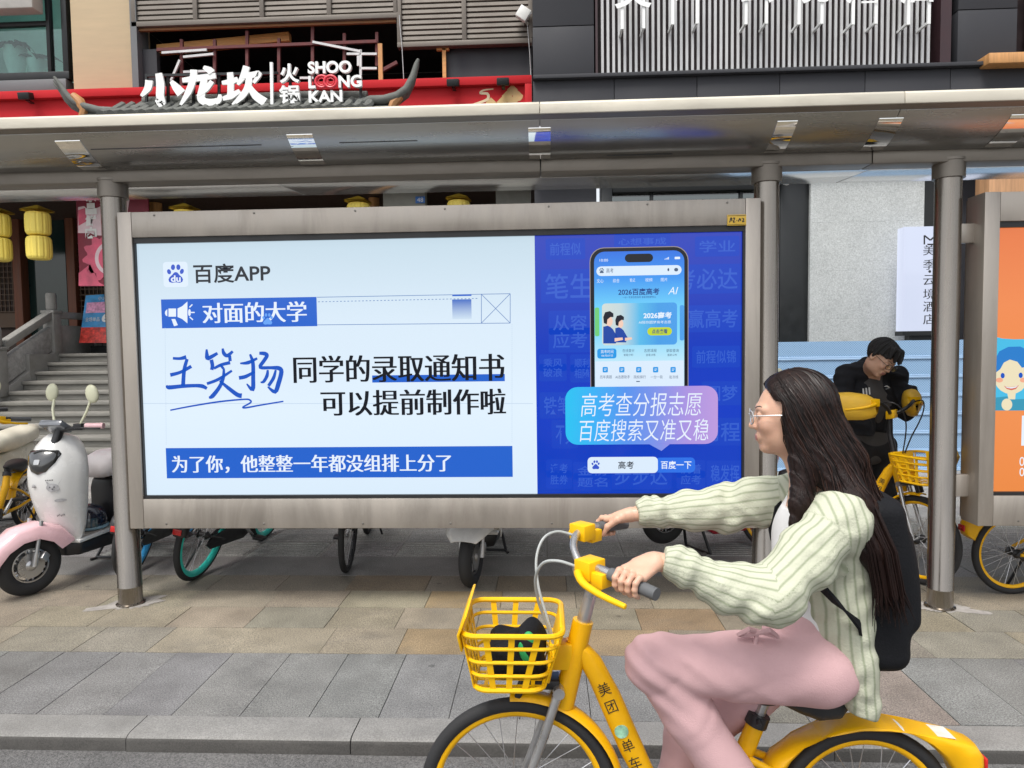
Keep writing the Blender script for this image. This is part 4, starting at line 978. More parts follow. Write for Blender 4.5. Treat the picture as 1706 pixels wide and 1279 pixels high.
# ground floor: glazed shopfront, black jambs, granite wall
m = MB(); a, b, c, d = W(1008,300,1345,700,YH)
m.box(a, b, YH+2.5, YH+2.6, 0, 3.9); m.box(a, b, YH+.4, YH+2.5, 3.4, 3.5); m.build('shop_interior', mat('shop_interior_wall', (.30,.29,.24), .7, var=.2, scale=1.5), hb)
jb = MB()
for x0, x1 in ((1298,1345), (1002,1020)):
    p, q, _, _ = W(x0, 300, x1, 560, YH); jb.box(p, q, YH-.04, YH+.3, 0, 3.88)
p, q, c, d = W(1020,284,1298,318,YH); jb.box(p, q, YH-.02, YH+.3, c, 3.88)
for px in (1087, 1237): xx = at(px,330,YH).x; jb.box(xx-.02, xx+.02, YH+.05, YH+.15, 0, c)
jf = jb.build('shopfront', FRAMEB, hb, bevel=.004)
m = MB(); m.box(p, q, YH+.1, YH+.106, 0, c); m.build('pane', GL_DARK, jf)
m = MB(); p, q, c, d = W(1282,310,1298,560,YH+.5); m.box(p, q, YH+.5, YH+.6, 0, 3.4); m.build('tan_panel', mat('tan_panel', (.35,.27,.14), .6), hb)
m = MB(); xg0, xg1 = at(1345,420,YH).x, at(1532,420,YH).x
xs = [xg0+(xg1-xg0)*k/2 for k in range(3)]
for i in range(2):
    for k in range(6): m.box(xs[i]+.0006, xs[i+1]-.0006, YH-.1, YH+.2, .65*k+.0006, .65*(k+1)-.0006)
m.build('granite_wall', GRAN, hb)
m = MB(); m.box(xg1+.01, at(1562,420,YH).x, YH-.05, YH+.2, 0, 3.9); m.build('black_pilaster', FRAMEB, hb)
m = MB(); m.box(at(1562,420,YH).x, 16, YH+.1, YH+.3, 0, 3.9); m.build('lower_cladding', GREYP, hb)
m = MB(); a, b, c, d = W(1640,276,1692,330,YH-.5); m.box(a, b, YH-.6, YH-.3, 0, 3.9); m.box(b+.05, b+.4, YH-.2, YH, 0, 3.9); m.build('timber_post', mat('oiled_timber_post', (.40,.22,.11), .6, var=.25, scale=4, stretch=(8,8,.5)), hb, bevel=.01)
# hotel letters over the slat screen (only their feet show)
hl = thing('hotel_letters', 'white raised hotel letters on stalks over the slat screen at the top edge', 'sign', tuple(at(1290,10,YH-.2)))
for i, (ch, x0, x1) in enumerate((('美',1024,1086),('季',1108,1175),('云',1230,1290),('境',1318,1382),('酒',1408,1472),('店',1500,1560))):
    bo = at((x0+x1)/2, 5 if ch != '美' else 13, YH-.25).z
    m = MB(); a, b = at(x0,5,YH-.25).x, at(x1,5,YH-.25).x; text(m, ch, a, b, bo, bo+(b-a)*1.05, YH-.25, bold=.02); m.build('letter', LETW, hl, smooth=False)
    m = MB(); 
    for px in (x0+12, x1-14):
        p = at(px, 10, YH-.2); m.box(p.x-.02, p.x+.02, YH-.235, YH-.205, bo-.26, bo+.3); m.box(p.x-.015, p.x+.015, YH-.204, YH+.06, bo-.25, bo-.22)
    m.build('stalks', LETW, hl)
# vertical lightbox sign
vs_ = thing('vertical_sign', 'white upright hotel lightbox with black characters and a folded line logo', 'sign', tuple(at(1540,556,9.45)))
YV = 9.45
a, b, c, d = W(1505,377,1562,551,YV)
PWH = lit('sign_panel_white', c255(214,222,244), k=.95)
m = MB(); m.box(a, b+.25, YV, YV+.18, c, d); m.build('light_panel', PWH, vs_, bevel=.008)
m = MB(); m.box(a-.005, b+.255, YV-.01, YV+.19, c-.06, c-.002); m.box(a+.1, b, YV+.02, YV+.15, .051, c-.061); m.box(a-.1, b+.2, YV-.1, YV+.3, .001, .05); m.build('stand', FRAMEB, vs_)
m = MB()
for i, ch in enumerate('美季·云境酒店'):
    y0 = (408, 432, 0, 458, 481, 502, 523)[i]; 
    if ch == '·': 
        p = at(1549,452,YV-.003); m.poly([p+Vector((.018*math.cos(2*math.pi*k/12), 0, .018*math.sin(2*math.pi*k/12))) for k in range(12)]); continue
    textp(m, ch, 1538, y0, 1557.5, y0+17, YV-.003, smear=.012, bold=-.004)
m.build('sign_lettering', BLACK, vs_, smooth=False)
m = MB(); f = lambda p: at(p[0], p[1], YV-.003)
for pts in ([(1540,407),(1540,392),(1550,400),(1560,391),(1560,405)], [(1545,407),(1555,407)]): 
    for u, v in zip(pts[:-1], pts[1:]): add_stroke(m, [u, v], [2.6, 2.6], f, n=1)
m.build('logo', BLACK, vs_, smooth=False)
# perforated blue barrier
def perf():
    t = NT('perforated_blue_sheet'); b = t.n('ShaderNodeBsdfPrincipled'); t.l(b.outputs[0], t.out.inputs[0]); setp(b, Roughness=.45, Metallic=.1)
    tc = t.n('ShaderNodeTexCoord'); sp = t.n('ShaderNodeSeparateXYZ'); t.l(tc.outputs['Object'], sp.inputs[0])
    pit = .030
    def m_(op, a, v=None, a2=None):
        x = t.n('ShaderNodeMath', operation=op); t.l(a, x.inputs[0])
        if a2 is not None: t.l(a2, x.inputs[1])
        elif v is not None: x.inputs[1].default_value = v
        return x.outputs[0]
    zr = m_('DIVIDE', sp.outputs['Z'], pit*.5); fl = m_('FLOOR', zr); od = m_('MULTIPLY', m_('MODULO', fl, 2.), .5)
    xr_ = m_('ADD', m_('DIVIDE', sp.outputs['X'], pit), None, od)
    fx = m_('SUBTRACT', m_('FRACT', xr_), .5); fz_ = m_('MULTIPLY', m_('SUBTRACT', m_('FRACT', zr), .5), .5)
    d = m_('SQRT', m_('ADD', m_('POWER', m_('ABSOLUTE', fx), 2.), None, m_('POWER', m_('ABSOLUTE', fz_), 2.)))
    lt = m_('LESS_THAN', d, .20)
    mx = t.n('ShaderNodeMix', data_type='RGBA'); mx.inputs[6].default_value = (.30,.47,.68,1); mx.inputs[7].default_value = (.14,.25,.42,1)
    t.l(lt, mx.inputs[0]); t.l(mx.outputs[2], b.inputs['Base Color']); return t.m
PERF = perf(); BARP = mat('blue_barrier_paint', (.34,.50,.70), .45, .1, .06, 2)
ba = thing('site_barrier', 'light blue perforated steel site barrier behind the man with the bike', 'barrier', (at(1400,765,9.1).x, 9.1, 0))
a, b, c, d = W(1262,567,1760,766,9.1)
nb = 7; ph = d/nb
for k in range(nb):
    m = MB(); z0 = k*ph+.001; m.box(a, b, 9.1, 9.12, z0+.045, z0+ph); m.build('perforated_sheet', PERF, ba)
    m = MB(); m.box(a, b, 9.085, 9.12, z0+.001, z0+.022); m.box(a, b, 9.092, 9.12, z0+.0225, z0+.044); m.build('rib', BARP, ba, bevel=.004)
for px in (1262, 1420, 1600, 1758): 
    x = at(px, 660, 9.1).x; m = MB(); m.box(x-.03, x+.03, 9.121, 9.18, 0, d); m.build('barrier_post', BARP, ba)
# security camera under the canopy by the hotel door
c = at(1309,300,9.7); t = thing('security_camera', 'small white security camera on the black jamb beside the hotel door', 'camera', tuple(c))
m = MB(); m.lathe([(.03,0),(.045,.02),(.045,.11),(.03,.13)], c+Vector((0,.06,0)), (0,-1,-.3), 16); m.build('camera_body', WHITE, t); m = MB(); m.box(c.x-.05, c.x+.05, c.y+.0, c.y+.27, c.z+.045, c.z+.07); m.build('mount', FRAMEB, t)
m = MB(); q = c+Vector((0,-.07,-.022)); m.lathe([(.024,0),(.02,.01)], q, (0,-1,-.3), 12); m.build('lens', BLACK, t)
# ---------------- bicycles and scooters ----------------
YEL = mat('yellow_bike_paint', (.80,.42,.002), .38, var=.09, scale=9, coat=.12, spec=.35, dirt=.22, dirtcol=(.45,.27,.02))
YELB = mat('yellow_basket_plastic', (.82,.46,.002), .42, spec=.35, var=.08, scale=6)
ALU = mat('grey_alloy', (.50,.50,.50), .32, .85, .1, 8)
SPOKE = mat('spoke_steel', (.55,.55,.56), .3, .9)
BLK = mat('black_parts', (.014,.014,.016), .4, var=.2)
SADL = mat('black_saddle', (.02,.021,.023), .45, var=.2, bump=.1)
CREAM = mat('cream_plastic', (.66,.66,.48), .4, var=.05)
SCW = mat('white_scooter_paint', (.70,.70,.685), .25, var=.04, coat=.5, dirt=.15, dirtcol=(.5,.49,.46))
PINKP = mat('pink_scooter_paint', (.72,.46,.49), .28, var=.04, coat=.4)
REDM = mat('red_scooter_paint', (.33,.012,.025), .3, var=.08, coat=.4)
TEALP = mat('teal_rim_paint', (.03,.55,.46), .4, var=.08)
BLUE_P = mat('sky_blue_rim_paint', (.05,.36,.72), .4, var=.08)
REDL = mat('red_lens', (.5,.02,.02), .2)
def wheel(name, c, r, rim_m, parent, tw=.022, steer=None, rimw=.016, spokes=28, solid=False):
    """tyre, rim, spokes and hub about the local y axis; steer rotates it about the vertical through c"""
    c = Vector(c); ax = Vector((0,1,0))
    if steer: ax = Matrix.Rotation(steer, 3, 'Z') @ ax
    t = MB().torus(c, ax, r-tw, tw, 64, 12).build('tyre', RUBBER, None)
    m = MB(); m.torus(c, ax, r-tw*2.0, rimw, 64, 10, fl=.8); ri = m.build(name, rim_m, parent)
    t.parent = ri; t.matrix_parent_inverse = wm(ri).inverted()
    h = MB(); h.lathe([(.012,-.055),(.030,-.035),(.030,-.028),(.018,-.02),(.018,.02),(.030,.028),(.030,.035),(.012,.055)], c, ax, 16); h.build('hub', BLK, ri)
    s = MB(); a = Vector((0,0,1)); b = ax.cross(a)
    for k in range(spokes):
        th = 2*math.pi*k/spokes; d = a*math.cos(th)+b*math.sin(th); o_ = (1 if k % 2 else -1); tg = (a*-math.sin(th)+b*math.cos(th))*(1 if k % 4 < 2 else -1)
        s.tube([c+ax*.03*o_+d*.02+tg*.022, c+d*(r-tw*2-.008)+ax*.004*o_], .0014, 5, cap=False)
    s.build('spokes', SPOKE, ri); return ri
def arc_band(c, r, a0, a1, wd, th=.004, drop=.012, n=24):
    """mudguard: a curved strip in the x-z plane, angles from +x towards +z"""
    lo = []
    for i in range(n+1):
        t = R(a0+(a1-a0)*i/n); d = Vector((math.cos(t), 0, math.sin(t))); p = Vector(c)+d*r
        lo.append([p+Vector((0,-wd,0))-d*drop, p+Vector((0,-wd*.8,0)), p+Vector((0,0,0))+d*.006, p+Vector((0,wd*.8,0)), p+Vector((0,wd,0))-d*drop,
                   p+Vector((0,wd-.004,0))-d*drop, p+Vector((0,wd*.75,0))-d*th, p-d*.0+d*.002, p+Vector((0,-wd*.75,0))-d*th, p+Vector((0,-wd+.004,0))-d*drop])
    return MB().loft(lo)
def make_bike(label, paint=None, rim=None, rf=.31, rr=.272, mitts=False, steer=0., bz=0., sz=0., barm=None, rimw=.016, group='yellow shared bikes', detail=True, cat='bicycle', lean=0.):
    paint = paint or YEL; rim = rim or YEL
    t = thing('bicycle', label, cat, (0,0,0), group)
    hf, hr = Vector((.53,0,rf)), Vector((-.53,0,rr)); bb = Vector((.02,0,.25))
    # frame
    f = MB(); 
    f.loft([[(x+.5*w_*math.cos(2*math.pi*j/16)*ux, .5*d_*math.sin(2*math.pi*j/16), z+.5*w_*math.cos(2*math.pi*j/16)*uz) for j in range(16)] for x, z, w_, d_, ux, uz in
            ((.345,.80,.07,.052,1,.25),(.318,.765,.095,.056,1,.35),(.262,.66,.105,.056,.93,.37),(.165,.43,.105,.056,.93,.37),(.085,.27,.10,.056,.93,.37),(.03,.215,.075,.05,.9,.4))])
    f.tube([(.388,0,.60),(.325,0,.865)], [.034,.032], 16)
    f.tube([bb, (-.16,0,.44), (-.205,0,.555)], [.034,.030,.027], 14)
    fr = f.build('frame', paint, t, ang=60)
    m = MB(); m.lathe([(.03,-.04),(.045,-.036),(.045,.036),(.03,.04)], bb, (0,1,0), 20); m.build('bottom_bracket', BLK, t)
    for s in (1,-1):
        m = MB(); m.tube([bb+Vector((-.03,s*.035,-.01)), (-.3,s*.05,.245), hr+Vector((0,s*.062,0))], [.016,.013,.011], 10); m.tube([(-.17,s*.03,.45), (-.33,s*.055,.38), hr+Vector((.02,s*.062,.01))], [.012,.011,.010], 10)
        m.build('rear_stay', paint, t)
    # decal strokes on the down tube and its round sticker
    if detail:
        for s in (1,-1):
            d = MB(); ax_ = Vector((-.093,0,-.23)).normalized(); cr_ = Vector((-ax_.z,0,ax_.x))*(1 if s < 0 else -1)
            for i, ch in enumerate('美团单车'):
                vs, fs, _l = glyphs(ch); c0 = Vector((.268,0,.672))+ax_*(.058*i+(.085 if i > 1 else 0.01))
                d.add([c0+cr_*((x-.5)*.040)-ax_*(y-.38)*.044+Vector((0,s*.0287,0)) for x, y in vs], fs)
            d.build('frame_marks', BLK, fr, smooth=False)
        m = MB(); m.lathe([(.021,-.0295),(.021,.0295)], (.212,0,.53), (0,1,0), 20); m.build('round_sticker', mat('green_white_sticker', (.30,.55,.38), .4, var=.5, scale=40), fr)
    # fork, steering parts turn by `steer` about the head axis (kept vertical for simplicity)
    st = Matrix.Translation((.36,0,0)) @ Matrix.Rotation(steer,4,'Z') @ Matrix.Translation((-.36,0,0))
    sp = lambda x, y, z: st @ Vector((x,y,z))
    m = MB()
    for s in (1,-1): m.tube([sp(.405,s*.045,.655), sp(.45,s*.052,.52), sp(.53,s*.055,rf)], [.015,.014,.011], 10)
    m.tube([sp(.405,-.06,.66), sp(.402,.06,.66)], .018, 10); m.build('fork', ALU, t)
    m = MB(); m.tube([sp(.325,0,.86), sp(.29,0,.99), sp(.28,0,1.03)], [.021,.019,.019], 14); m.build('stem', barm or ALU, t)
    wheel('front_wheel', sp(.53,0,rf), rf, rim, t, steer=steer, rimw=rimw); wheel('rear_wheel', hr, rr, rim, t, rimw=rimw)
    m = arc_band((.53,0,rf), rf+.016, 86, 188, .034); 
    m.v = [tuple(st @ Vector(v)) for v in m.v]; m.build('front_mudguard', paint, t, ang=60)
    # rear cover
    out = [(-.20,.33),(-.215,.39),(-.25,.45),(-.31,.495),(-.41,.535),(-.53,.552),(-.64,.545),(-.72,.533),(-.79,.518),(-.845,.50),(-.865,.47),(-.868,.43),(-.86,.40)]
    inn = [(-.53+.292*math.cos(t_), rr+.292*math.sin(t_)) for t_ in [R(12+150*i/12) for i in range(13)]]
    m = MB(); lo = []
    for (ox, oz), (ix, iz) in zip(out, inn):
        dx, dz = ox-ix, oz-iz; dl = math.hypot(dx, dz); e = .013/dl
        f = lambda y, k: (ix+dx*k, y, iz+dz*k)
        lo.append([f(-.036,0), f(-.048,e), f(-.050,.5), f(-.047,1-e*1.4), f(-.036,1-e*.4), f(-.015,1), f(.015,1), f(.036,1-e*.4), f(.047,1-e*1.4), f(.050,.5), f(.048,e), f(.036,0)])
    m.loft(lo); rc = m.build('rear_cover', paint, t, ang=50)
    m = MB(); m.add([(-.56,-.035,.5565),(-.78,-.035,.5235),(-.78,.035,.5235),(-.56,.035,.5565)], [(0,1,2,3)]); m.build('pale_label', mat('pale_label', (.7,.68,.6), .5, var=.15, scale=30), rc, smooth=False)
    m = MB(); m.box(-.878,-.869,-.03,.03,.42,.46); m.build('tail_reflector', REDL, rc, bevel=.003)
    # saddle
    m = MB(); lo = []
    for x, w_, zt, zb in ((-.47,.02,.62,.60),(-.46,.06,.655,.575),(-.43,.085,.668,.55),(-.37,.09,.665,.545),(-.32,.07,.655,.56),(-.26,.042,.648,.585),(-.20,.028,.643,.605),(-.175,.012,.632,.615)):
        zt += sz; zb += sz
        lo.append([(x, w_*math.copysign(abs(math.cos(2*math.pi*j/20))**.7, math.cos(2*math.pi*j/20)), (zt+zb)/2+(zt-zb)/2*math.copysign(abs(math.sin(2*math.pi*j/20))**.8, math.sin(2*math.pi*j/20))) for j in range(20)])
    m.loft(lo); sd_ = m.build('saddle', SADL, t, ang=60)
    m = MB(); m.tube([(-.195,0,.53),(-.235,0,.60+sz)], .0155, 12); m.build('seat_post', ALU, t)
    m = MB(); m.lathe([(.034,-.018),(.034,.018)], (-.205,0,.56), (-.35,0,1), 16); m.tube([(-.2,.02,.57),(-.19,.07,.575)], .007, 8); m.ell((-.235,0,.595+sz), (.05,.03,.025)); m.build('seat_clamp', BLK, t)
    # crank, pedals, chain cover, stand
    ca = R(40) ; cx_ = Vector((-math.cos(ca), 0, math.sin(ca)))*.16
    for s in (1,-1):
        e = bb+cx_*s+Vector((0,s*.075,0)); m = MB(); m.bar(bb+Vector((0,s*.06,0)), e, .018, .026); cr = m.build('crank', ALU, t, bevel=.004)
        m = MB(); m.box(e.x-.045, e.x+.045, min(e.y+s*.015,e.y+s*.10), max(e.y+s*.015,e.y+s*.10), e.z-.012, e.z+.012); m.build('pedal', BLK, cr, bevel=.005)
    m = MB(); m.prism([(.10,-.062,.25),(.07,-.062,.31),(.0,-.062,.33),(-.5,-.062,.315),(-.56,-.062,.27),(-.5,-.062,.225),(0,-.062,.17),(.07,-.062,.19)], (0,.016,0)); m.build('chain_cover', BLK, t, bevel=.005)
    m = MB(); m.tube([(-.40,.07,.23),(-.47,.13,.01)], .009, 8); m.build('kickstand', BLK, t)
    # handlebar
    m = MB(); sp0 = sp; sp = lambda x, y, z: sp0(x, y, z+bz)
    if bz: m.tube([sp0(.29,0,.99), sp(.285,0,1.0)], .019, 12)
    for s in (1,-1):
        m.tube(curve([sp(.285,0,1.0), sp(.325,s*.05,1.02), sp(.348,s*.11,1.06), sp(.335,s*.165,1.09), sp(.295,s*.215,1.097), sp(.25,s*.26,1.09), sp(.165,s*.345,1.075)], 4), .0125, 12)
    hb_ = m.build('handlebar', barm or ALU, t)
    for s in (1,-1):
        m = MB(); m.tube([sp(.262,s*.248,1.092), sp(.22,s*.29,1.085), sp(.155,s*.355,1.074)], [.018,.0185,.017], 14); m.build('grip', mat('grey_grip', (.10,.105,.11), .6), hb_)
        m = MB(); m.obox(sp(.315,s*.195,1.092), (.024,.024*s,0), (-.02,.022*s,0), (0,0,.026)); m.obox(sp(.285,s*.225,1.072), (.02,.02*s,0), (-.018,.018*s,0), (0,0,.02)); m.tube(curve([sp(.35,s*.21,1.085), sp(.338,s*.255,1.07), sp(.295,s*.305,1.055), sp(.235,s*.365,1.045)], 3), [.012,.0118,.0115,.011,.0105,.010,.0095,.009,.0085,.008], 8); m.build('brake_lever', YELB if paint is YEL else BLK, hb_, bevel=.006)
        m = MB(); m.tube(curve([sp(.345,s*.17,1.085), sp(.40,s*.16,1.10), sp(.445,s*.13,1.085), sp(.468,s*.095,1.03), sp(.462,s*.06,.95), sp(.435,s*.03,.86), sp(.40,s*.01,.74)]), .0045, 8); m.build('brake_cable', BLK if barm else mat('grey_cable', (.35,.37,.36), .5), hb_)
    m = MB(); m.obox(sp(.30,0,1.0), (.03,0,.006), (0,.04,0), (0,0,.03)); m.build('bar_clamp', YELB if paint is YEL else BLK, hb_, bevel=.008)
    if mitts:
        for s in (1,-1):
            m = MB(); lo = []
            for k, (x, rx, rz, dz) in enumerate(((.12,.050,.070,0),(.15,.060,.082,0),(.21,.066,.088,0),(.28,.062,.080,-.005),(.325,.042,.055,-.012),(.345,.012,.018,-.015))):
                lo.append([sp(x, s*(.40-.85*(x-.1))+1.3*rx*math.copysign(abs(math.cos(2*math.pi*j/20))**.8, math.cos(2*math.pi*j/20)), 1.075+dz+rz*math.copysign(abs(math.sin(2*math.pi*j/20))**.8, math.sin(2*math.pi*j/20))-.02*(j in (14,15,16))) for j in range(20)])
            m.loft(lo, cap=False); m.build('hand_cover', mat('yellow_hand_cover', (.74,.44,.03), .5, var=.08, scale=9, bump=.15, bscale=25), hb_, ang=70)
    sp = sp0
    # basket
    if True:
        bm_ = YELB if paint is YEL else BLK
        def ring(z, k): # rounded rectangle of the basket at height z, taper k (0 bottom .. 1 rim)
            x0, x1 = .445-.055*k, .655+.03*k; w_ = .118+.032*k; r_ = .045
            p = rrect(x0, x1, -w_, w_, r_, 5); return [sp(x, y, z) for x, y in p]
        zb, zr = .70, .875
        m = MB()
        for k, rd in ((0,.008),(.27,.0058),(.52,.0058),(.77,.0058),(1,.0085)): m.tube(ring(zb+(zr-zb)*k, k), rd, 8, closed=True, up0=(0,0,1))
        bk = m.build('basket', bm_, t)
        m = MB()
        def strip(u, side, w_=.018, top=1.):
            pts = []
            for k in (0, top):
                x0, x1 = .445-.055*k, .655+.03*k; ww = .118+.032*k; z = zb+(zr-zb)*k
                if side in (1,-1): pts.append((x0+.04+(x1-x0-.08)*u, side*ww, z))
                elif side == 'f': pts.append((x1, (u-.5)*2*(ww-.03), z))
                else: pts.append((x0, (u-.5)*2*(ww-.03), z))
            a_, b_ = [sp(*q) for q in pts]; m.bar(a_, b_, *((.004, w_) if side in (1,-1) else (w_, .004)), up=(1,0,0))
        for s in (1,-1):
            for u in (.15,.5,.85): strip(u, s)
        for u in (0,.25,.5,.75,1): strip(u, 'f', .026)
        for u in (0,1): strip(u, 'b', .02)
        for y in (-.09,-.045,0,.045,.09): m.bar(sp(.45,y,zb), sp(.65,y,zb), .012, .004)
        for x in (.48,.55,.62): m.bar(sp(x,-.115,zb+.001), sp(x,.115,zb+.001), .012, .004)
        m.build('basket_slats', bm_, bk)
        m = MB(); hw = .15
        m.loft([[sp(.683,-hw+.02,zr-.055), sp(.683,hw-.02,zr-.055), sp(.690,hw-.02,zr-.055), sp(.690,-hw+.02,zr-.055)], [sp(.69,-hw,zr), sp(.69,hw,zr), sp(.698,hw,zr), sp(.698,-hw,zr)], [sp(.668,-hw+.006,zr+.055), sp(.668,hw-.006,zr+.055), sp(.676,hw-.006,zr+.055), sp(.676,-hw+.006,zr+.055)]])
        m.build('basket_front_panel', bm_, bk, bevel=.003)
        m = MB(); m.loft([[sp(.43,-.075,zb), sp(.43,.075,zb), sp(.438,.075,zb), sp(.438,-.075,zb)], [sp(.388,-.095,zr+.01), sp(.388,.095,zr+.01), sp(.398,.095,zr+.01), sp(.398,-.095,zr+.01)]]); m.box(.36,.43,-.03,.03,.72,.80) if not steer else None
        m.build('basket_back_panel', bm_, bk, bevel=.004)
        m = MB(); m.bar(sp(.53,-.02,rf+.32), sp(.50,-.02,zb), .02, .02); m.bar(sp(.53,.02,rf+.32), sp(.50,.02,zb), .02, .02); m.obox(sp(.45,0,.675), (.05,0,.0), (0,.035,0), (0,0,.014)); m.build('basket_bracket', BLK, bk, bevel=.004)
    return t
def place(t, x, y, z, heading, lean=0.):
    """heading: direction of travel in degrees from +X"""
    t.location = (x, y, z); t.rotation_mode = 'XYZ'; t.rotation_euler = (lean, 0, R(heading)); t.rotation_mode = 'ZYX' if False else 'XYZ'

def make_scooter(label, paint, fend, seatm, mirrors=True, steer=0., detail=False, fwid=1., fdrop=1., fst=-5, belly=None, low=0., group='electric scooters parked behind the lightbox'):
    t = thing('electric_scooter', label, 'scooter', (0,0,0), group)
    r = .205; hf, hr = Vector((.60,0,r)), Vector((-.56,0,r))
    st = Matrix.Translation((.50,0,0)) @ Matrix.Rotation(steer,4,'Z') @ Matrix.Translation((-.50,0,0)); ax = Matrix.Rotation(steer,3,'Z') @ Vector((0,1,0))
    sp = lambda x, y, z: st @ Vector((x,y,z))
    def alloy(nm, c, ax):
        w_ = MB(); w_.torus(c, ax, r-.052, .052, 56, 14, fl=.85); tr = None
        m = MB(); m.lathe([(r-.085,-.028),(r-.098,-.03),(r-.10,0),(r-.098,.03),(r-.085,.028),(r-.08,0)], c, ax, 48, cap=False); ri = m.build(nm, ALU, t, ang=30)
        o = w_.build('tyre', RUBBER, ri)
        m = MB(); a = Vector((0,0,1)); b = ax.cross(a)
        for k in range(6):
            th = 2*math.pi*k/6; d = a*math.cos(th)+b*math.sin(th); g = a*-math.sin(th)+b*math.cos(th)
            for s in (1,-1): m.bar(c+d*.03, c+d*(r-.096)+g*.018*s, .03, .014, up=g)
        m.lathe([(.02,-.05),(.045,-.03),(.05,0),(.045,.03),(.02,.05)], c, ax, 24); m.build('spokes', ALU, ri, bevel=.003)
        m = MB(); m.lathe([(.085,.032),(.085,.036),(.03,.037)], c, ax, 40); m.lathe([(.03,-.036),(.085,-.035),(.085,-.032)], c, ax, 40); m.build('brake_disc', ALU, ri, ang=20); return ri
    alloy('front_wheel', sp(.60,0,r), ax); alloy('rear_wheel', hr, Vector((0,1,0)))
    m = MB()
    for s in (1,-1): m.tube([sp(.60,s*.075,r), sp(.585,s*.078,r+.09)], .018, 12); m.tube([sp(.588,s*.078,r+.07), sp(.545,s*.078,r+.30)], .013, 12)
    m.build('fork', ALU, t)
    m = MB(); m.obox(sp(.535,.068,r+.05), (.02,0,.02), (0,.018,0), (-.02,0,.02)); m.build('brake_caliper', ALU, t, bevel=.005)
    # front mudguard: flared hood over the wheel
    lo = []
    for a_, rr_, wd, dr in ((-5,.255,.05,.03),(15,.262,.075,.055),(40,.268,.09,.075),(70,.275,.098,.09),(100,.285,.10,.10),(130,.295,.10,.11),(155,.30,.095,.11)):
        a_ = fst+(155-fst)*(a_+5)/160; d = Vector((math.cos(R(a_)),0,math.sin(R(a_)))); p = Vector((.60,0,r))+d*rr_; wd *= fwid; dr *= fdrop
        sec = [(-wd,-dr),(-wd*.98,-.02),(-wd*.7,.002),(0,.012),(wd*.7,.002),(wd*.98,-.02),(wd,-dr),(wd-.006,-dr),(wd*.9,-.024),(wd*.66,-.006),(0,.004),(-wd*.66,-.006),(-wd*.9,-.024),(-wd+.006,-dr)]
        lo.append([st @ (p+Vector((0,y,0))+d*h) for y, h in sec])
    m = MB(); m.loft(lo); m.build('front_mudguard', fend, t, ang=60)
    # leg shield
    lo = []; N = 15
    for z, w_, xf, dd in ((.28,.10,.335,.02),(.33,.14,.36,.045),(.42,.168,.40,.085),(.52,.190,.45,.125),(.62,.206,.49,.16),(.72,.214,.515,.185),(.82,.212,.52,.20),(.91,.196,.50,.19),(.99,.160,.462,.16),(1.04,.112,.42,.12),(1.065,.06,.39,.06),(1.07,.01,.37,.02)):
        fr = []; bk = []
        for j in range(N):
            u = -1+2*j/(N-1); y = w_*math.copysign(abs(u)**.9, u); fr.append((xf-dd*abs(u)**2.4, y, z)); bk.append((xf-dd*abs(u)**2.4-.03-.03*(1-abs(u)), y*.94, z))
        lo.append(fr+bk[::-1])
    m = MB(); m.loft(lo); sh = m.build('leg_shield', paint, t, ang=55)
    # headlight: rounded triangle lens set on the shield nose
    hl_ = MB(); pts = [(-.105,.045),(-.09,.068),(0,.078),(.09,.068),(.105,.045),(.09,-.005),(.05,-.06),(0,-.078),(-.05,-.06),(-.09,-.005)]
    def shx(y, z): return .515-(.16*abs(y/.21)**2.2)-.55*max(0, z-.86)**1.2*.9
    lo = []
    for k, (s, dx) in enumerate(((1.1,-.01),(1.06,.012),(.95,.018),(.6,.022),(.05,.023))): lo.append([(shx(y*s, .89+z*s)+dx, y*s, .89+z*s) for y, z in pts])
    hl_.loft(lo); h = hl_.build('headlight', mat('dark_headlight_lens', (.02,.021,.022), .07, coat=1., spec=.8), t, ang=60)
    m = MB(); m.loft([[(shx(y*s,.895+z*s)+.0235+dx, y*s, .895+z*s) for y, z in rrect(-.022,.022,-.018,.018,.008,3)] for s, dx in ((1.,0),(.9,.003),(.6,.003))]); m.build('badge', ALU, h)
    if detail:
        sk = mat('grey_sticker', (.42,.42,.43), .5, var=.3, scale=30); skd = mat('dark_sticker_line', (.06,.06,.065), .5)
        def shp(y, z, o=.004):
            w_ = .19 if .55 < z < .85 else .17; xf = np.interp(z, [.42,.52,.62,.72,.82,.91], [.40,.45,.49,.515,.52,.50]); dd = np.interp(z, [.42,.52,.62,.72,.82,.91], [.08,.12,.155,.18,.195,.19]); w_ = np.interp(z, [.42,.52,.62,.72,.82,.91], [.168,.190,.206,.214,.212,.196])
            return Vector((xf-dd*abs(y/w_)**(2.4/.9)+o, y, z))
        m = MB(); pol = lambda mm, pts, o: mm.poly([shp(y, z, o) for y, z in pts])
        def fanp(mm, cy, cz, ry, rz, o, n=14):
            for k in range(n):
                a0_, a1_ = 2*math.pi*k/n, 2*math.pi*(k+1)/n; mm.poly([shp(cy,cz,o), shp(cy+ry*math.cos(a0_),cz+rz*math.sin(a0_),o), shp(cy+ry*math.cos(a1_),cz+rz*math.sin(a1_),o)])
        fanp(m, .085, .715, .035, .03, .005); m.poly([shp(y,z,.005) for y, z in ((.115,.73),(.135,.775),(.12,.745))]); m.poly([shp(y,z,.005) for y, z in ((.06,.735),(.05,.765),(.075,.745))]); fanp(m, -.04, .73, .014, .01, .005); fanp(m, .11, .62, .03, .012, .005)
        m.build('animal_sticker', sk, sh, smooth=False)
        m = MB(); fanp(m, .075,.72,.004,.005,.008,8); fanp(m,.098,.72,.004,.005,.008,8); fanp(m,.087,.706,.005,.004,.008,8)
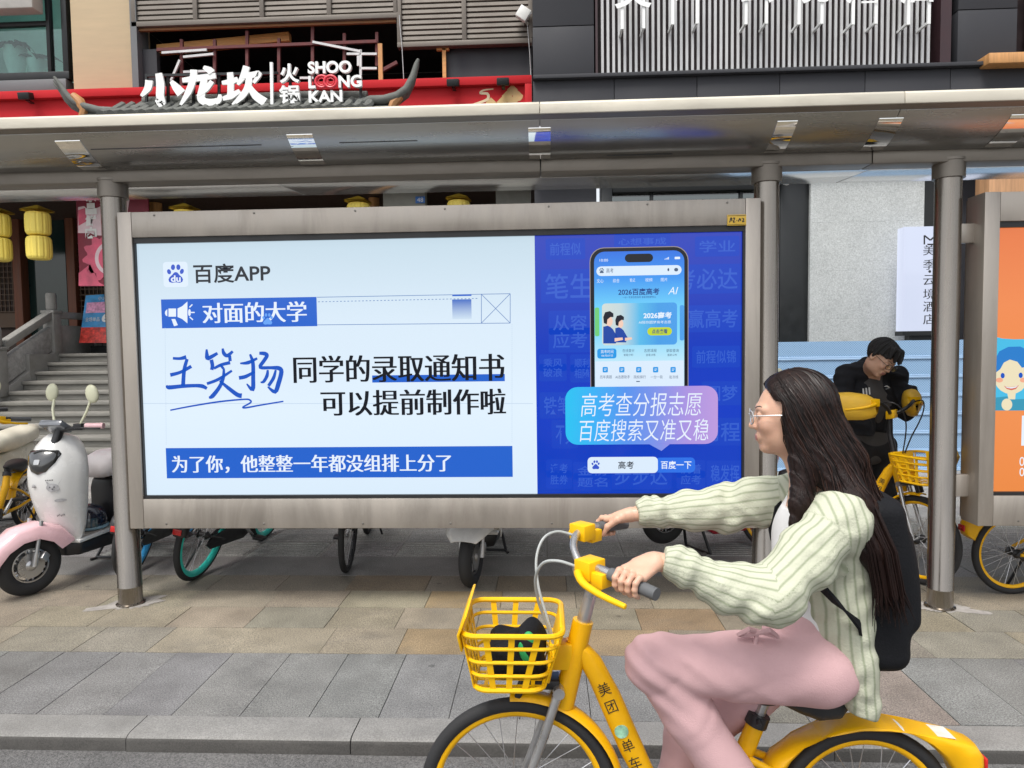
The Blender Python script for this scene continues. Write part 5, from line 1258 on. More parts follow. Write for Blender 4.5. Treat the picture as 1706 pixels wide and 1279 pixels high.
        for y in (.05,.062,.074,.086): m.poly([shp(y,.765,.006), shp(y+.008,.765,.006), shp(y+.008,.772,.006), shp(y,.772,.006)])
        for k in range(5): m.poly([shp(-.055+.008*k,.715+.006*(k%2),.007), shp(-.05+.008*k,.715,.007), shp(-.05+.008*k,.73,.007)])
        for k in range(6): m.poly([shp(.06+.008*k,.50+.01*(k%3),.006), shp(.066+.008*k,.50,.006), shp(.066+.008*k,.515,.006)])
        m.build('sticker_lines', skd, sh, smooth=False)
    # handlebar, dash, mirrors
    m = MB()
    for s in (1,-1): m.tube([sp(.36,0,1.09), sp(.35,s*.12,1.11), sp(.30,s*.22,1.13)], .016, 12)
    m.tube([sp(.40,0,1.0), sp(.36,0,1.10)], .03, 12); hb_ = m.build('handlebar', BLK, t)
    for s in (1,-1):
        m = MB(); m.tube([sp(.30,s*.22,1.13), sp(.24,s*.33,1.13)], .02, 12); m.build('grip', (PINKP if detail and s > 0 else BLK), hb_)
        m = MB(); m.tube([sp(.37,s*.2,1.125), sp(.33,s*.28,1.12), sp(.27,s*.34,1.115)], .007, 8); m.obox(sp(.325,s*.18,1.125), (.02,0,0), (0,.03,0), (0,0,.022)); m.build('brake_lever', BLK, hb_, bevel=.004)
        if mirrors:
            b_ = sp(.31,s*.17,1.14); e = sp(.27,s*.235,1.30)
            m = MB(); m.tube([b_, (b_+e)/2+Vector((0,s*.012,.01)), e], .009, 8); mi = m.build('mirror', CREAM, hb_)
            m = MB(); m.ell(e+Vector((0,s*.015,.05)), (.022,.048,.066), rot=Matrix.Rotation(R(12*s),3,'X')); m.build('mirror_shell', CREAM, mi)
    m = MB(); m.obox(sp(.385,0,1.125), (.055,0,.035), (0,.085,0), (-.012,0,.02)); m.build('dash', mat('grey_dash', (.16,.17,.19), .15, coat=.8), hb_, bevel=.014)
    # floor, body, seat
    m = MB(); m.box(-.16,.34,-.145,.145,.285,.312); m.build('floorboard', paint, t, bevel=.01)
    m = MB(); m.box(-.13,.30,-.12,.12,.3125,.319); m.build('floor_mat', mat('worn_floor_mat', (.33,.30,.27), .8, var=.4, scale=14), t, bevel=.002)
    m = MB(); m.loft([[(.36,-.05,.20),(.36,.05,.20),(.36,.05,.283),(.36,-.05,.283)], [(.30,-.11,.19),(.30,.11,.19),(.30,.14,.284),(.30,-.14,.284)], [(-.16,-.13,.17),(-.16,.13,.17),(-.16,.145,.284),(-.16,-.145,.284)], [(-.62,-.08,.30),(-.62,.08,.30),(-.62,.09,.40),(-.62,-.09,.40)]]); m.v = [(x, y, z-low if z < .283 else z) for x, y, z in m.v]; m.build('belly_pan', belly or BLK, t, bevel=.012)
    m = MB(); lo = []
    for x, w_, z0, z1 in ((-.10,.10,.31,.66),(-.20,.135,.30,.70),(-.36,.15,.33,.71),(-.55,.14,.42,.72),(-.72,.09,.52,.72),(-.80,.03,.6,.70)):
        lo.append([(x, y*w_, z0+(z1-z0)*v) for y, v in ((-.7,0),(-1,.2),(-1,.8),(-.8,1),(.8,1),(1,.8),(1,.2),(.7,0))])
    m.loft(lo); m.build('rear_body', BLK if detail else paint, t, bevel=.014, ang=50)
    m = MB(); lo = []
    for x, w_, z0, z1 in ((-.0,.07,.70,.78),(-.05,.135,.68,.85),(-.2,.165,.68,.88),(-.4,.165,.70,.87),(-.58,.15,.72,.89),(-.70,.12,.73,.90),(-.76,.06,.75,.85)):
        lo.append([(x, w_*math.copysign(abs(math.cos(2*math.pi*j/20))**.7, math.cos(2*math.pi*j/20)), (z0+z1)/2+(z1-z0)/2*math.copysign(abs(math.sin(2*math.pi*j/20))**.7, math.sin(2*math.pi*j/20))) for j in range(20)])
    m.loft(lo); m.build('seat', seatm, t, ang=70)
    m = arc_band((-.56,0,r), r+.03, 25, 150, .07); m.build('rear_mudguard', BLK, t)
    m = MB(); m.ell((-.80,0,.63), (.02,.07,.03)); m.build('tail_light', REDL, t)
    m = MB()
    for s in (1,-1): m.tube([(-.30,s*.10,.19),(-.20,s*.15,.012-low),(-.16,s*.17,.008-low)], .012, 8)
    m.tube([(-.2,-.15,.02-low),(-.2,.15,.02-low)], .010, 8); m.build('centre_stand', BLK, t)
    return t
# -- the white and pink scooter at the left
c = gnd(47,992)
SEATP = mat('pink_white_seat_cover', (.76,.71,.71), .6, var=.1, scale=5, dirt=.8, dirtcol=(.70,.40,.44))
s1 = make_scooter('white electric scooter with pink mudguard, cream mirrors and a dark headlight beside the left post', SCW, PINKP, SEATP, steer=R(-24), detail=True)
hd = R(-94)
fw_ = Vector((math.cos(hd), math.sin(hd), 0))
# put the steered front wheel contact at c
off = Vector((.5,0,0))+Matrix.Rotation(R(-24),3,'Z') @ Vector((.10,0,0))
o_ = Matrix.Rotation(hd,3,'Z') @ off
place(s1, c.x-o_.x, c.y-o_.y+.02, 0, -94)
HELM = mat('navy_helmet', (.016,.02,.04), .15, coat=.8)
hp = s1.location+Matrix.Rotation(hd,3,'Z') @ Vector((.05,-.01,.322))
ht = thing('helmet', 'dark glossy helmet lying on the floorboard of the white and pink scooter', 'helmet', tuple(hp))
m = MB(); m.lathe([(.11,0),(.128,.03),(.13,.07),(.118,.115),(.085,.155),(.04,.175),(.002,.178)], hp, n=32); hs_ = m.build('helmet_shell', HELM, ht, ang=60)
m = MB(); m.torus(hp+Vector((0,0,.012)), (0,0,1), .125, .012, 32, 8); m.build('helmet_rim', mat('helmet_trim', (.25,.40,.48), .3), ht)
m = MB(); lo = []
for i in range(9):
    a_ = R(-60+15*i)-math.pi/2; d = Vector((math.cos(a_), math.sin(a_), 0)); lo.append([hp+d*.131+Vector((0,0,.02)), hp+d*.135+Vector((0,0,.06)), hp+d*.128+Vector((0,0,.09)), hp+d*.124+Vector((0,0,.09)), hp+d*.126+Vector((0,0,.02))])
m.loft(lo); m.build('visor', mat('smoked_visor', (.05,.08,.10), .05, coat=1.), ht)
# -- others behind the box (seen under its lower edge)
c = gnd(789,978)
s2 = make_scooter('white scooter facing the street under the middle of the lightbox', SCW, SCW, BLK, steer=R(-8), fwid=1.75, fdrop=.75, fst=38)
place(s2, c.x+.02, c.y+.62, 0, -92)
c = at(1103,880,5.46)
s3 = make_scooter('red and black scooter standing on its stand behind the right end of the lightbox', REDM, REDM, BLK, belly=REDM, low=.085)
s3.location = (c.x+.56*math.cos(R(28)), 5.46+.56*math.sin(R(28)), .052); s3.rotation_euler = (0, R(5), R(28))
c = gnd(10,940)
s4 = make_scooter('cream electric scooter at the left edge behind the white and pink one', mat('cream_scooter_paint', (.62,.60,.50), .3, coat=.4), CREAM, mat('cream_seat', (.6,.57,.47), .5))
place(s4, c.x-1.05, c.y+1.15, 0, -80)
# teal, blue and dark bicycles
def put_wheel(bk, wx, wy, heading, front=True, lean=0., k=.53):
    d = Vector((math.cos(R(heading)), math.sin(R(heading)), 0)); q = Vector((wx, wy, 0))-d*(k if front else -k); place(bk, q.x, q.y, 0, heading, lean)
g1 = gnd(322,966); b1 = make_bike('teal rimmed bicycle leaning behind the lower left of the lightbox', BLK, TEALP, rf=.33, rr=.33, rimw=.027, group='bicycles behind the lightbox')
put_wheel(b1, g1.x, g1.y+.03, 86, front=False, lean=R(12))
g1 = gnd(200,962); b2 = make_bike('blue rimmed bicycle mostly hidden behind the left post', BLK, BLUE_P, rf=.33, rr=.33, rimw=.027, group='bicycles behind the lightbox')
put_wheel(b2, g1.x+.06, g1.y+.03, 97, front=False, lean=R(9))
g1 = gnd(577,953); b3 = make_bike('dark bicycle with a thin black front wheel pointing at the street under the lightbox', BLK, BLK, rf=.33, rr=.33, group='bicycles behind the lightbox')
put_wheel(b3, g1.x, g1.y+.03, -84, front=True, lean=R(-3))
# yellow bikes on the right and at the left edge
bA = make_bike('yellow shared bike with hand covers held by the man in the black jacket', mitts=True, rf=.30, bz=.13, steer=R(-25), barm=BLK)
place(bA, 0, 0, 0, -40); q = Matrix.Rotation(R(-40),3,'Z') @ (Vector((.36,0,0))+Matrix.Rotation(R(-25),3,'Z') @ Vector((.17,0,0))); place(bA, at(1532,880,4.86).x-q.x, 4.86-q.y, 0, -40)
bB = make_bike('yellow shared bike whose rear wheel shows under the orange lightbox')
put_wheel(bB, at(1688,930,4.66).x, 4.66, 4, front=False)
bC = make_bike('yellow shared bike cut off by the left edge beside the white and pink scooter', rf=.30, barm=BLK)
put_wheel(bC, at(-62,830,5.35).x, 5.35, -75, front=True)
# -- the bike being ridden
X0 = at(1149,1250,2.15).x; YB_ = 2.15
bR = make_bike('bright yellow shared bike with basket ridden along the kerb by the long haired woman', sz=.035)
place(bR, X0, YB_, RZ, 180)
# ---------------- people: one smooth surface grown from a signed distance field ----------------
def sd_cone(p, a, b, ra, rb, fl=None):
    a = np.asarray(a, np.float32); b = np.asarray(b, np.float32); ab = b-a; q = p-a
    t = np.clip(q @ ab/max(float(ab @ ab), 1e-9), 0, 1); d = q-t[:, None]*ab
    if fl is not None:      # flatten along a direction: fl = (unit vector, factor)
        n = np.asarray(fl[0], np.float32); d = d+np.outer(d @ n, n)*(fl[1]-1)
    return np.linalg.norm(d, axis=1)-(ra+(rb-ra)*t)
def sd_ell(p, c, r, M=None):
    q = p-np.asarray(c, np.float32)
    if M is not None: q = q @ np.asarray(M, np.float32).T       # rows of M are the local axes
    r = np.asarray(r, np.float32); k0 = np.linalg.norm(q/r, axis=1); k1 = np.linalg.norm(q/(r*r), axis=1)
    return k0*(k0-1)/np.maximum(k1, 1e-6)
def sd_box(p, c, h, r, M=None):
    q = p-np.asarray(c, np.float32)
    if M is not None: q = q @ np.asarray(M, np.float32).T
    q = np.abs(q)-(np.asarray(h, np.float32)-r)
    return np.linalg.norm(np.maximum(q, 0), axis=1)+np.minimum(q.max(axis=1), 0)-r
def smin(a, b, k):
    h = np.clip(.5+.5*(b-a)/k, 0, 1); return b*(1-h)+a*h-k*h*(1-h)
def smax(a, b, k): return -smin(-a, -b, k)
def chain(p, pts, rs, k=.02, fl=None):
    d = None
    for i in range(len(pts)-1):
        e = sd_cone(p, pts[i], pts[i+1], rs[i], rs[i+1], fl); d = e if d is None else smin(d, e, k)
    return d
def nets(fn, lo, hi, h, B=14):
    lo = np.asarray(lo, np.float64); hi = np.asarray(hi, np.float64); nb = np.ceil((hi-lo)/(h*B)).astype(int); N = nb*B+1
    bi = np.stack(np.meshgrid(*[np.arange(n) for n in nb], indexing='ij'), -1).reshape(-1, 3)
    d = fn((lo+(bi+.5)*B*h).astype(np.float32)); act = bi[np.abs(d) < B*h*1.5]
    g = np.stack(np.meshgrid(*[np.arange(B+1)]*3, indexing='ij'), -1).reshape(-1, 3)
    cid = lambda c: (c[..., 0]*N[1]+c[..., 1])*N[2]+c[..., 2]
    ids, vs, ed = [], [], []
    corners = np.array([(i, j, k) for i in (0,1) for j in (0,1) for k in (0,1)])
    edges = [(a, b) for a in range(8) for b in range(a+1, 8) if np.abs(corners[a]-corners[b]).sum() == 1]
    for s in range(0, len(act), 60):
        A = act[s:s+60]; P = (A[:, None, :]*B+g[None]); X = (lo+P*h).astype(np.float32)
        v = fn(X.reshape(-1, 3)).reshape(len(A), B+1, B+1, B+1)
        c8 = np.stack([v[:, i:B+i, j:B+j, k:B+k] for i, j, k in corners], -1)
        m = (c8.min(-1) < 0) & (c8.max(-1) >= 0)
        bb, i, j, k = np.nonzero(m); cv = c8[bb, i, j, k]; sm = np.zeros((len(bb), 3)); ct = np.zeros(len(bb))
        for a, b in edges:
            va, vb = cv[:, a], cv[:, b]; cr = (va < 0) != (vb < 0); t = np.where(cr, va/np.where(cr, va-vb, 1), 0)
            sm += np.where(cr[:, None], corners[a]+(corners[b]-corners[a])*t[:, None], 0); ct += cr
        cell = A[bb]*B+np.stack([i, j, k], -1); ids.append(cid(cell)); vs.append(lo+(cell+sm/ct[:, None])*h)
        for ax in range(3):
            sl0 = [slice(None)]+[slice(0, B)]*3; sl1 = list(sl0); sl1[ax+1] = slice(1, B+1)
            a_, b_ = v[tuple(sl0)], v[tuple(sl1)]; cr = (a_ < 0) != (b_ < 0); bb, i, j, k = np.nonzero(cr)
            ed.append((ax, A[bb]*B+np.stack([i, j, k], -1), a_[bb, i, j, k] < 0))
    ids = np.concatenate(ids); vs = np.concatenate(vs); o = np.argsort(ids); ids = ids[o]; vs = vs[o]; F_ = []
    for ax, p, ins in ed:
        u, w_ = [(1,2),(2,0),(0,1)][ax]; eu = np.zeros(3, int); eu[u] = 1; ew = np.zeros(3, int); ew[w_] = 1
        q = np.stack([cid(p-eu-ew), cid(p-ew), cid(p), cid(p-eu)], -1)
        ix = np.searchsorted(ids, q); ix = np.minimum(ix, len(ids)-1); ok = (ids[ix] == q).all(-1); ix = ix[ok]; fl = ~ins[ok]
        ix[fl] = ix[fl][:, ::-1]; F_.append(ix)
    return vs, np.concatenate(F_)
def grow(name, fn, lo, hi, h, mt, parent=None, tint=None, merge=None, relax=1):
    parts = [(fn, lo, hi, h)]+(merge or []); V, Q, n = [], [], 0
    for f_, a, b, hh in parts:
        v, q = nets(f_, a, b, hh); V.append(v); Q.append(q+n); n += len(v)
    V = np.concatenate(V); Q = np.concatenate(Q)
    me = bpy.data.meshes.new(name); me.vertices.add(len(V)); me.vertices.foreach_set('co', V.astype(np.float32).ravel())
    me.loops.add(len(Q)*4); me.loops.foreach_set('vertex_index', Q.astype(np.int32).ravel()); me.polygons.add(len(Q))
    me.polygons.foreach_set('loop_start', np.arange(0, len(Q)*4, 4, dtype=np.int32))
    me.polygons.foreach_set('use_smooth', np.ones(len(Q), bool)); me.update(calc_edges=True); me.validate()
    for m_ in (mt if isinstance(mt, list) else [mt]): me.materials.append(m_)
    if tint is not None:
        ca = me.color_attributes.new('tint', 'FLOAT_COLOR', 'POINT'); c = tint(V); ca.data.foreach_set('color', np.concatenate([c, np.ones((len(c), 1))], 1).astype(np.float32).ravel())
    o = bpy.data.objects.new(name, me); COL.objects.link(o)
    if parent is not None: o.parent = parent; o.matrix_parent_inverse = wm(parent).inverted()
    return o
A3 = lambda v: np.array(v, np.float32)
def V3(v): return Vector([float(x) for x in v])
SKIN = mat('skin', (.62,.36,.25), .5, var=.05, scale=30, sub=.12, attr='tint', bump=.03, bscale=300)
LIPC = (.47,.20,.165); SKC = (.60,.36,.255); SKM = (.66,.40,.28)
HAIRM = mat('dark_hair', (.012,.0052,.0042), .45, var=.5, scale=6, stretch=(14,14,1.2), bump=.35, bscale=26, spec=.22)
HAIRK = mat('black_hair', (.010,.009,.009), .4, var=.5, scale=10, stretch=(8,8,8), bump=.5, bscale=120)
def head_fn(C, f, u, s, k=1., fem=True):
    """face looks along f, crown along u, s sideways"""
    C, f, u, s = map(A3, (C, f, u, s)); Mx = np.stack([f, s, u]); L = lambda a, b, c: C+k*(a*f+b*s+c*u)
    jw = .050 if fem else .056
    def fn(p):
        d = sd_ell(p, L(-.018,0,.030), k*A3((.098,.076,.088)), Mx)
        d = smin(d, sd_ell(p, L(.034,0,-.020), k*A3((.060,.062,.088)), Mx), .03)
        d = smin(d, sd_ell(p, L(.024,0,-.066), k*A3((.058,jw,.048)), Mx), .025)
        d = smin(d, sd_ell(p, L(.070,0,-.098), k*A3((.020,.022,.016)), Mx), .022)
        for q in (1,-1):
            d = smin(d, sd_ell(p, L(.070,q*.036,-.026), k*A3((.020,.022,.020)), Mx), .02)       # cheek
            d = smin(d, sd_cone(p, L(.084,q*.012,.022), L(.074,q*.044,.020), k*.010, k*.008), .016)  # brow
            d = smax(d, -sd_ell(p, L(.101,q*.031,.003), k*A3((.016,.018,.012)), Mx), .012)        # socket
            d = smin(d, sd_ell(p, L(.082,q*.031,.002), k*A3((.0135,.0135,.0125)), Mx), .004)      # lids over the eyeball
            e = sd_ell(p, L(-.012,q*.076,-.012), k*A3((.020,.009,.032)), Mx); e = smax(e, -sd_ell(p, L(-.008,q*.086,-.010), k*A3((.011,.007,.019)), Mx), .006)
            d = smin(d, e, .008)
        d = smin(d, sd_cone(p, L(.091,0,.006), L(.109,0,-.030), k*.0065, k*.0095), .012)
        for q in (1,-1): d = smin(d, sd_ell(p, L(.099,q*.011,-.034), k*A3((.009,.0075,.0065)), Mx), .007)
        d = smin(d, sd_ell(p, L(.089,0,-.064), k*A3((.010,.026,.016)), Mx), .012); d = smin(d, sd_ell(p, L(.0935,0,-.0605), k*A3((.007,.020,.0048)), Mx), .006); d = smin(d, sd_ell(p, L(.0925,0,-.0695), k*A3((.0075,.017,.0055)), Mx), .006)
        d = smax(d, -sd_cone(p, L(.108,-.02,-.0652), L(.108,.02,-.0652), k*.004, k*.004), .004)
        return d
    return fn, L, Mx
def head_tint(L, Mx, C, skin, k=1.):
    def t(V):
        c = np.tile(A3(skin), (len(V), 1)); q = (V-np.asarray(C)) @ Mx.T/k
        lip = (np.abs(q[:, 2]+.0655) < .0095) & (np.abs(q[:, 1]) < .021) & (q[:, 0] > .085); c[lip] = LIPC
        ch = np.exp(-(((q[:, 2]+.030)/.022)**2+((np.abs(q[:, 1])-.040)/.02)**2))*(q[:, 0] > .03); c = c*(1-.25*ch[:, None])+A3((.62,.26,.20))*.25*ch[:, None]
        return c
    return t
def eyes(parent, L, f, u, s, k=1.):
    for q in (1,-1):
        c = V3(L(.0845,q*.031,.0015)); m = MB(); m.ell(c, (.0118*k,)*3, n=16, m=10); o = m.build('eyeball', mat('eye_white', (.6,.57,.54), .2), parent)
        m = MB(); fv = V3(f); m.lathe([(.0056*k,.0105*k),(.0045*k,.0118*k),(.0001,.0122*k)], c, fv, 14); m.build('iris', BLK, o)
        m = MB(); loops = []
        for i in range(6):
            t = i/5; b = V3(L(.0955-.017*t,q*(.014+.034*t),.024+.006*math.sin(math.pi*t*.8))); w_ = .0032*(1-.6*t); loops.append([b+V3(u)*w_+fv*.001, b+fv*.0022, b-V3(u)*w_+fv*.001])
        m.loft(loops, closed=False, cap=False); m.build('eyebrow', HAIRK, parent)
def hand_fn(c, a, t0, grip_r, wrist, th0=-20, th1=200, side=1, k=1.):
    """a hand closed round a bar: a = along the bar from index to little finger, t0 = direction from the bar to the knuckles, fingers wind from t0 towards t0 x a"""
    c, a, t0 = V3(c), V3(a).normalized(), V3(t0); t0 = (t0-a*t0.dot(a)).normalized(); b = t0.cross(a)*side
    fing = []
    for i, (L_, rr) in enumerate(((1.0,.0084),(1.06,.0087),(1.0,.0084),(.84,.0075))):
        o = c+a*((i-1.5)*.0212*k); pts = []; R0 = grip_r+rr*1.05
        for q in range(6):
            th = R(th0+(th1-th0)*L_*q/5); pts.append(o+(t0*math.cos(th)+b*math.sin(th))*R0*(1.12 if q in (1,2) else 1.0))
        fing.append((pts, [rr*1.12*k, rr*1.1*k, rr*1.03*k, rr*k, rr*.95*k, rr*.85*k]))
    kn = [f[0][0] for f in fing]; w_ = V3(wrist)
    pal0 = sum(kn, Vector())/4
    th = [w_.lerp(kn[0], .45)-b*.012, w_.lerp(kn[0], .75)-b*.030-a*.012, c-a*.045*k-b*(grip_r+.006)+t0*.004, c-a*.050*k-b*(grip_r*.5)-t0*(grip_r+.006)]
    def fn(p):
        d = None
        for i, q in enumerate(kn):
            e = sd_cone(p, w_.lerp(pal0, .12)+a*((i-1.5)*.010), q, .016*k, .0122*k); d = e if d is None else smin(d, e, .014)
        d = smin(d, sd_cone(p, w_, w_.lerp(kn[0], .6)-b*.010, .022*k, .016*k), .02)
        for pts, rs in fing: d = smin(d, chain(p, pts, rs, .004), .002)
        d = smin(d, chain(p, th, [.014*k,.0125*k,.0105*k,.0088*k], .006), .009); return d
    return fn
def nz(p, fx, fy, fz, ph=0.): return np.sin(p[:, 0]*fx+p[:, 1]*fy+p[:, 2]*fz+ph)
def bb(pts, pad): P_ = np.array([tuple(q) for q in pts]); return P_.min(0)-pad, P_.max(0)+pad

# ================= the woman riding =================
YC = YB_
J = lambda px, py, y=YC: at(px, py, y)
wom = thing('person', 'long haired woman in pale green striped shirt and pink trousers riding the yellow bike', 'person', tuple(J(1345,1170)))
hC = J(1316,690); f_ = A3((-1,.24,-.05)); f_ /= np.linalg.norm(f_); s_ = -np.cross(f_, A3((0,0,1))); s_ /= np.linalg.norm(s_); u_ = np.cross(f_, s_); u_ = u_ if u_[2] > 0 else -u_
KH = 1.0
hf_, HL, HM = head_fn(hC, f_, u_, s_, KH)
SHN, SHF = J(1398,872,1.985), J(1335,828,2.31)            # near and far shoulder joints
ELN, ELF = J(1282,985,1.87), J(1205,842,2.40)
WRN, WRF = J(1082,968,1.873), J(1072,853,2.425)
HIP = J(1350,1094); HN, HF = HIP+Vector((0,-.09,0)), HIP+Vector((0,.09,0)); CHE = J(1366,905)
KNN = J(1088,1103,2.06); ANN = J(1222,1300,2.06)
KNF = J(1150,1222,2.26); ANF = J(1105,1420,2.26)
NB = J(1356,822); NT_ = Vector(hC)+Vector((.012,0,-.085))
# hands on the grips
lw = lambda x, y, z: Vector((X0-x, YB_-y, RZ+z))          # bike local -> world
gN0, gN1 = lw(.262,.248,1.092), lw(.155,.355,1.074); gF0, gF1 = lw(.262,-.248,1.092), lw(.155,-.355,1.074)
cN, cF = gN0.lerp(gN1, .46), gF0.lerp(gF1, .46)
aN, aF = (gN1-gN0).normalized(), (gF1-gF0).normalized()
WRN = cN+Vector((.070,.040,.048)); WRF = cF+Vector((.070,-.040,.050))
hN = hand_fn(cN, aN, Vector((.0,.0,1)), .0185, WRN, side=-1, th0=-15, th1=195); hF = hand_fn(cF, aF, Vector((.0,.0,1)), .0185, WRF, side=1, th0=-15, th1=195)
def wbody(p):
    d = hf_(p)
    d = smin(d, sd_cone(p, NT_, NB, .046, .050), .03)
    t = smin(sd_ell(p, CHE, (.10,.155,.17)), sd_cone(p, NB, HIP, .06, .11), .06); t = smin(t, sd_ell(p, HIP, (.12,.16,.11)), .05)
    d = smin(d, t, .04)
    for sh, el, wr in ((SHN,ELN,WRN),(SHF,ELF,WRF)): d = smin(d, chain(p, [NB.lerp(sh,.4), sh, el, wr], [.05,.050,.038,.025], .03), .03)
    for h_, kn, an in ((HN,KNN,ANN),(HF,KNF,ANF)): d = smin(d, chain(p, [h_, kn, an], [.075,.050,.034], .03), .03)
    return d
lo, hi = bb([hC, HIP, SHN, SHF, WRN, WRF, KNN, ANN, ANF, KNF], .2)
tint0 = head_tint(HL, HM, hC, SKC, KH)
grow('body', wbody, lo, hi, .0075, SKIN, wom, tint=tint0,
     merge=[(lambda p: smin(hf_(p), sd_cone(p, NT_, NB, .046, .050), .03)-.0006, *bb([hC, NB], .14), .003), (hN, *bb([cN, WRN], .07), .0022), (hF, *bb([cF, WRF], .07), .0022)])
eyes(wom, HL, f_, u_, s_, KH)
# nails
NAIL = mat('finger_nail', (.66,.42,.36), .3)
# trousers
PINKC = mat('pink_trouser_cloth', (.58,.37,.38), .9, var=.06, scale=5, bump=.22, bscale=240, spec=.15)
def wtrou(p):
    d = sd_ell(p, HIP+Vector((-.005,0,.005)), (.128,.172,.100))
    d = smin(d, sd_cone(p, HIP+Vector((-.01,0,.03)), J(1335,1040), .125, .112), .04)
    for h_, kn, an in ((HN,KNN,ANN),(HF,KNF,ANF)): d = smin(d, chain(p, [h_+Vector((0,0,.0)), h_.lerp(kn,.5), kn, kn.lerp(an,.45), an], [.102,.094,.076,.073,.072], .03), .025)
    # folds: behind the knee, across the hip and down the shin
    q = p-A3(KNN); w_ = np.exp(-(q[:, 0]**2+q[:, 2]**2)/.02)
    d += w_*.004*nz(p, 70, 0, 95)+.0016*nz(p, 28, 12, -40, 1.)*np.exp(-((p[:, 2]-HIP.z)/.16)**2)+.0014*nz(p, 45, 20, 26, 2.)-.0042*np.exp(-((np.abs(((p[:, 2]*3.2+p[:, 0]*2.1+.12*nz(p, 9, 7, 11)) % 1)-.5))/.06)**2)*np.clip(1-np.abs(p[:, 0]-HIP.x+.12)/.16, 0, 1)+.0030*np.exp(-((np.abs(((p[:, 2]*5.3-p[:, 0]*3.4+.15*nz(p, 12, 9, 8)) % 1)-.5))/.09)**2)*np.clip(1-np.abs(p[:, 2]-KNN.z+.10)/.16, 0, 1)
    q = p-A3(HIP+Vector((-.10,0,.05))); w_ = np.exp(-(q**2).sum(1)/.010); d += w_*.007*nz(p, 85, 15, -70)
    an = A3(ANN); 
    ax = A3((ANN-KNN).normalized()); cut = (p-an) @ ax-.012; axf = A3((ANF-KNF).normalized()); cutf = (p-A3(ANF)) @ axf-.012
    return smax(smax(d, np.where(p[:, 1] < 2.16, cut, -1), .006), np.where(p[:, 1] >= 2.16, cutf, -1), .006)
lo, hi = bb([HN, HF, KNN, ANN, KNF, ANF], .16); hi[2] = J(1335,1020).z+.02
tr = grow('trousers', wtrou, lo, hi, .006, PINKC, wom)
SEAM = mat('pink_seam', (.42,.25,.26), .9, var=.1)
def lay(fn, pts, r, nm, mt, parent, h=.003):
    q = np.array([tuple(v) for v in curve(pts, 10)], np.float32)
    for _ in range(12):
        d = fn(q); g = np.stack([fn(q+A3(e))-fn(q-A3(e)) for e in ((h,0,0),(0,h,0),(0,0,h))], 1); g /= np.maximum(np.linalg.norm(g, axis=1, keepdims=True), 1e-6); q = q-g*np.clip(d, -.03, .03)[:, None]
    mm = MB(); mm.tube([V3(v) for v in q+g*.0004], r, 6); return mm.build(nm, mt, parent)
m = MB(); p0 = J(1262,1052,2.03); m.tube([p0, p0+Vector((-.03,-.02,.015)), p0+Vector((-.055,-.01,-.005)), p0+Vector((-.03,0,-.01)), p0+Vector((.03,-.02,.012)), p0+Vector((.055,-.01,-.01)), p0, p0+Vector((-.02,-.02,-.06))], .008, 8); m.build('waist_tie', PINKC, tr)
# white top
TEE = mat('white_cotton', (.72,.72,.72), .85, var=.04, bump=.15, bscale=120)
def wtee(p):
    d = sd_ell(p, CHE+Vector((-.012,.02,-.02)), (.112,.158,.175)); d = smin(d, sd_cone(p, NB+Vector((0,.01,-.03)), HIP+Vector((-.01,0,.08)), .072, .118), .06)
    d = smax(d, -sd_ell(p, NB+Vector((-.06,0,.025)), (.08,.075,.07)), .01)
    return d+.003*nz(p, 40, 20, 30)
lo, hi = bb([HIP, NB, CHE], .2); grow('top', wtee, lo, hi, .007, TEE, wom)
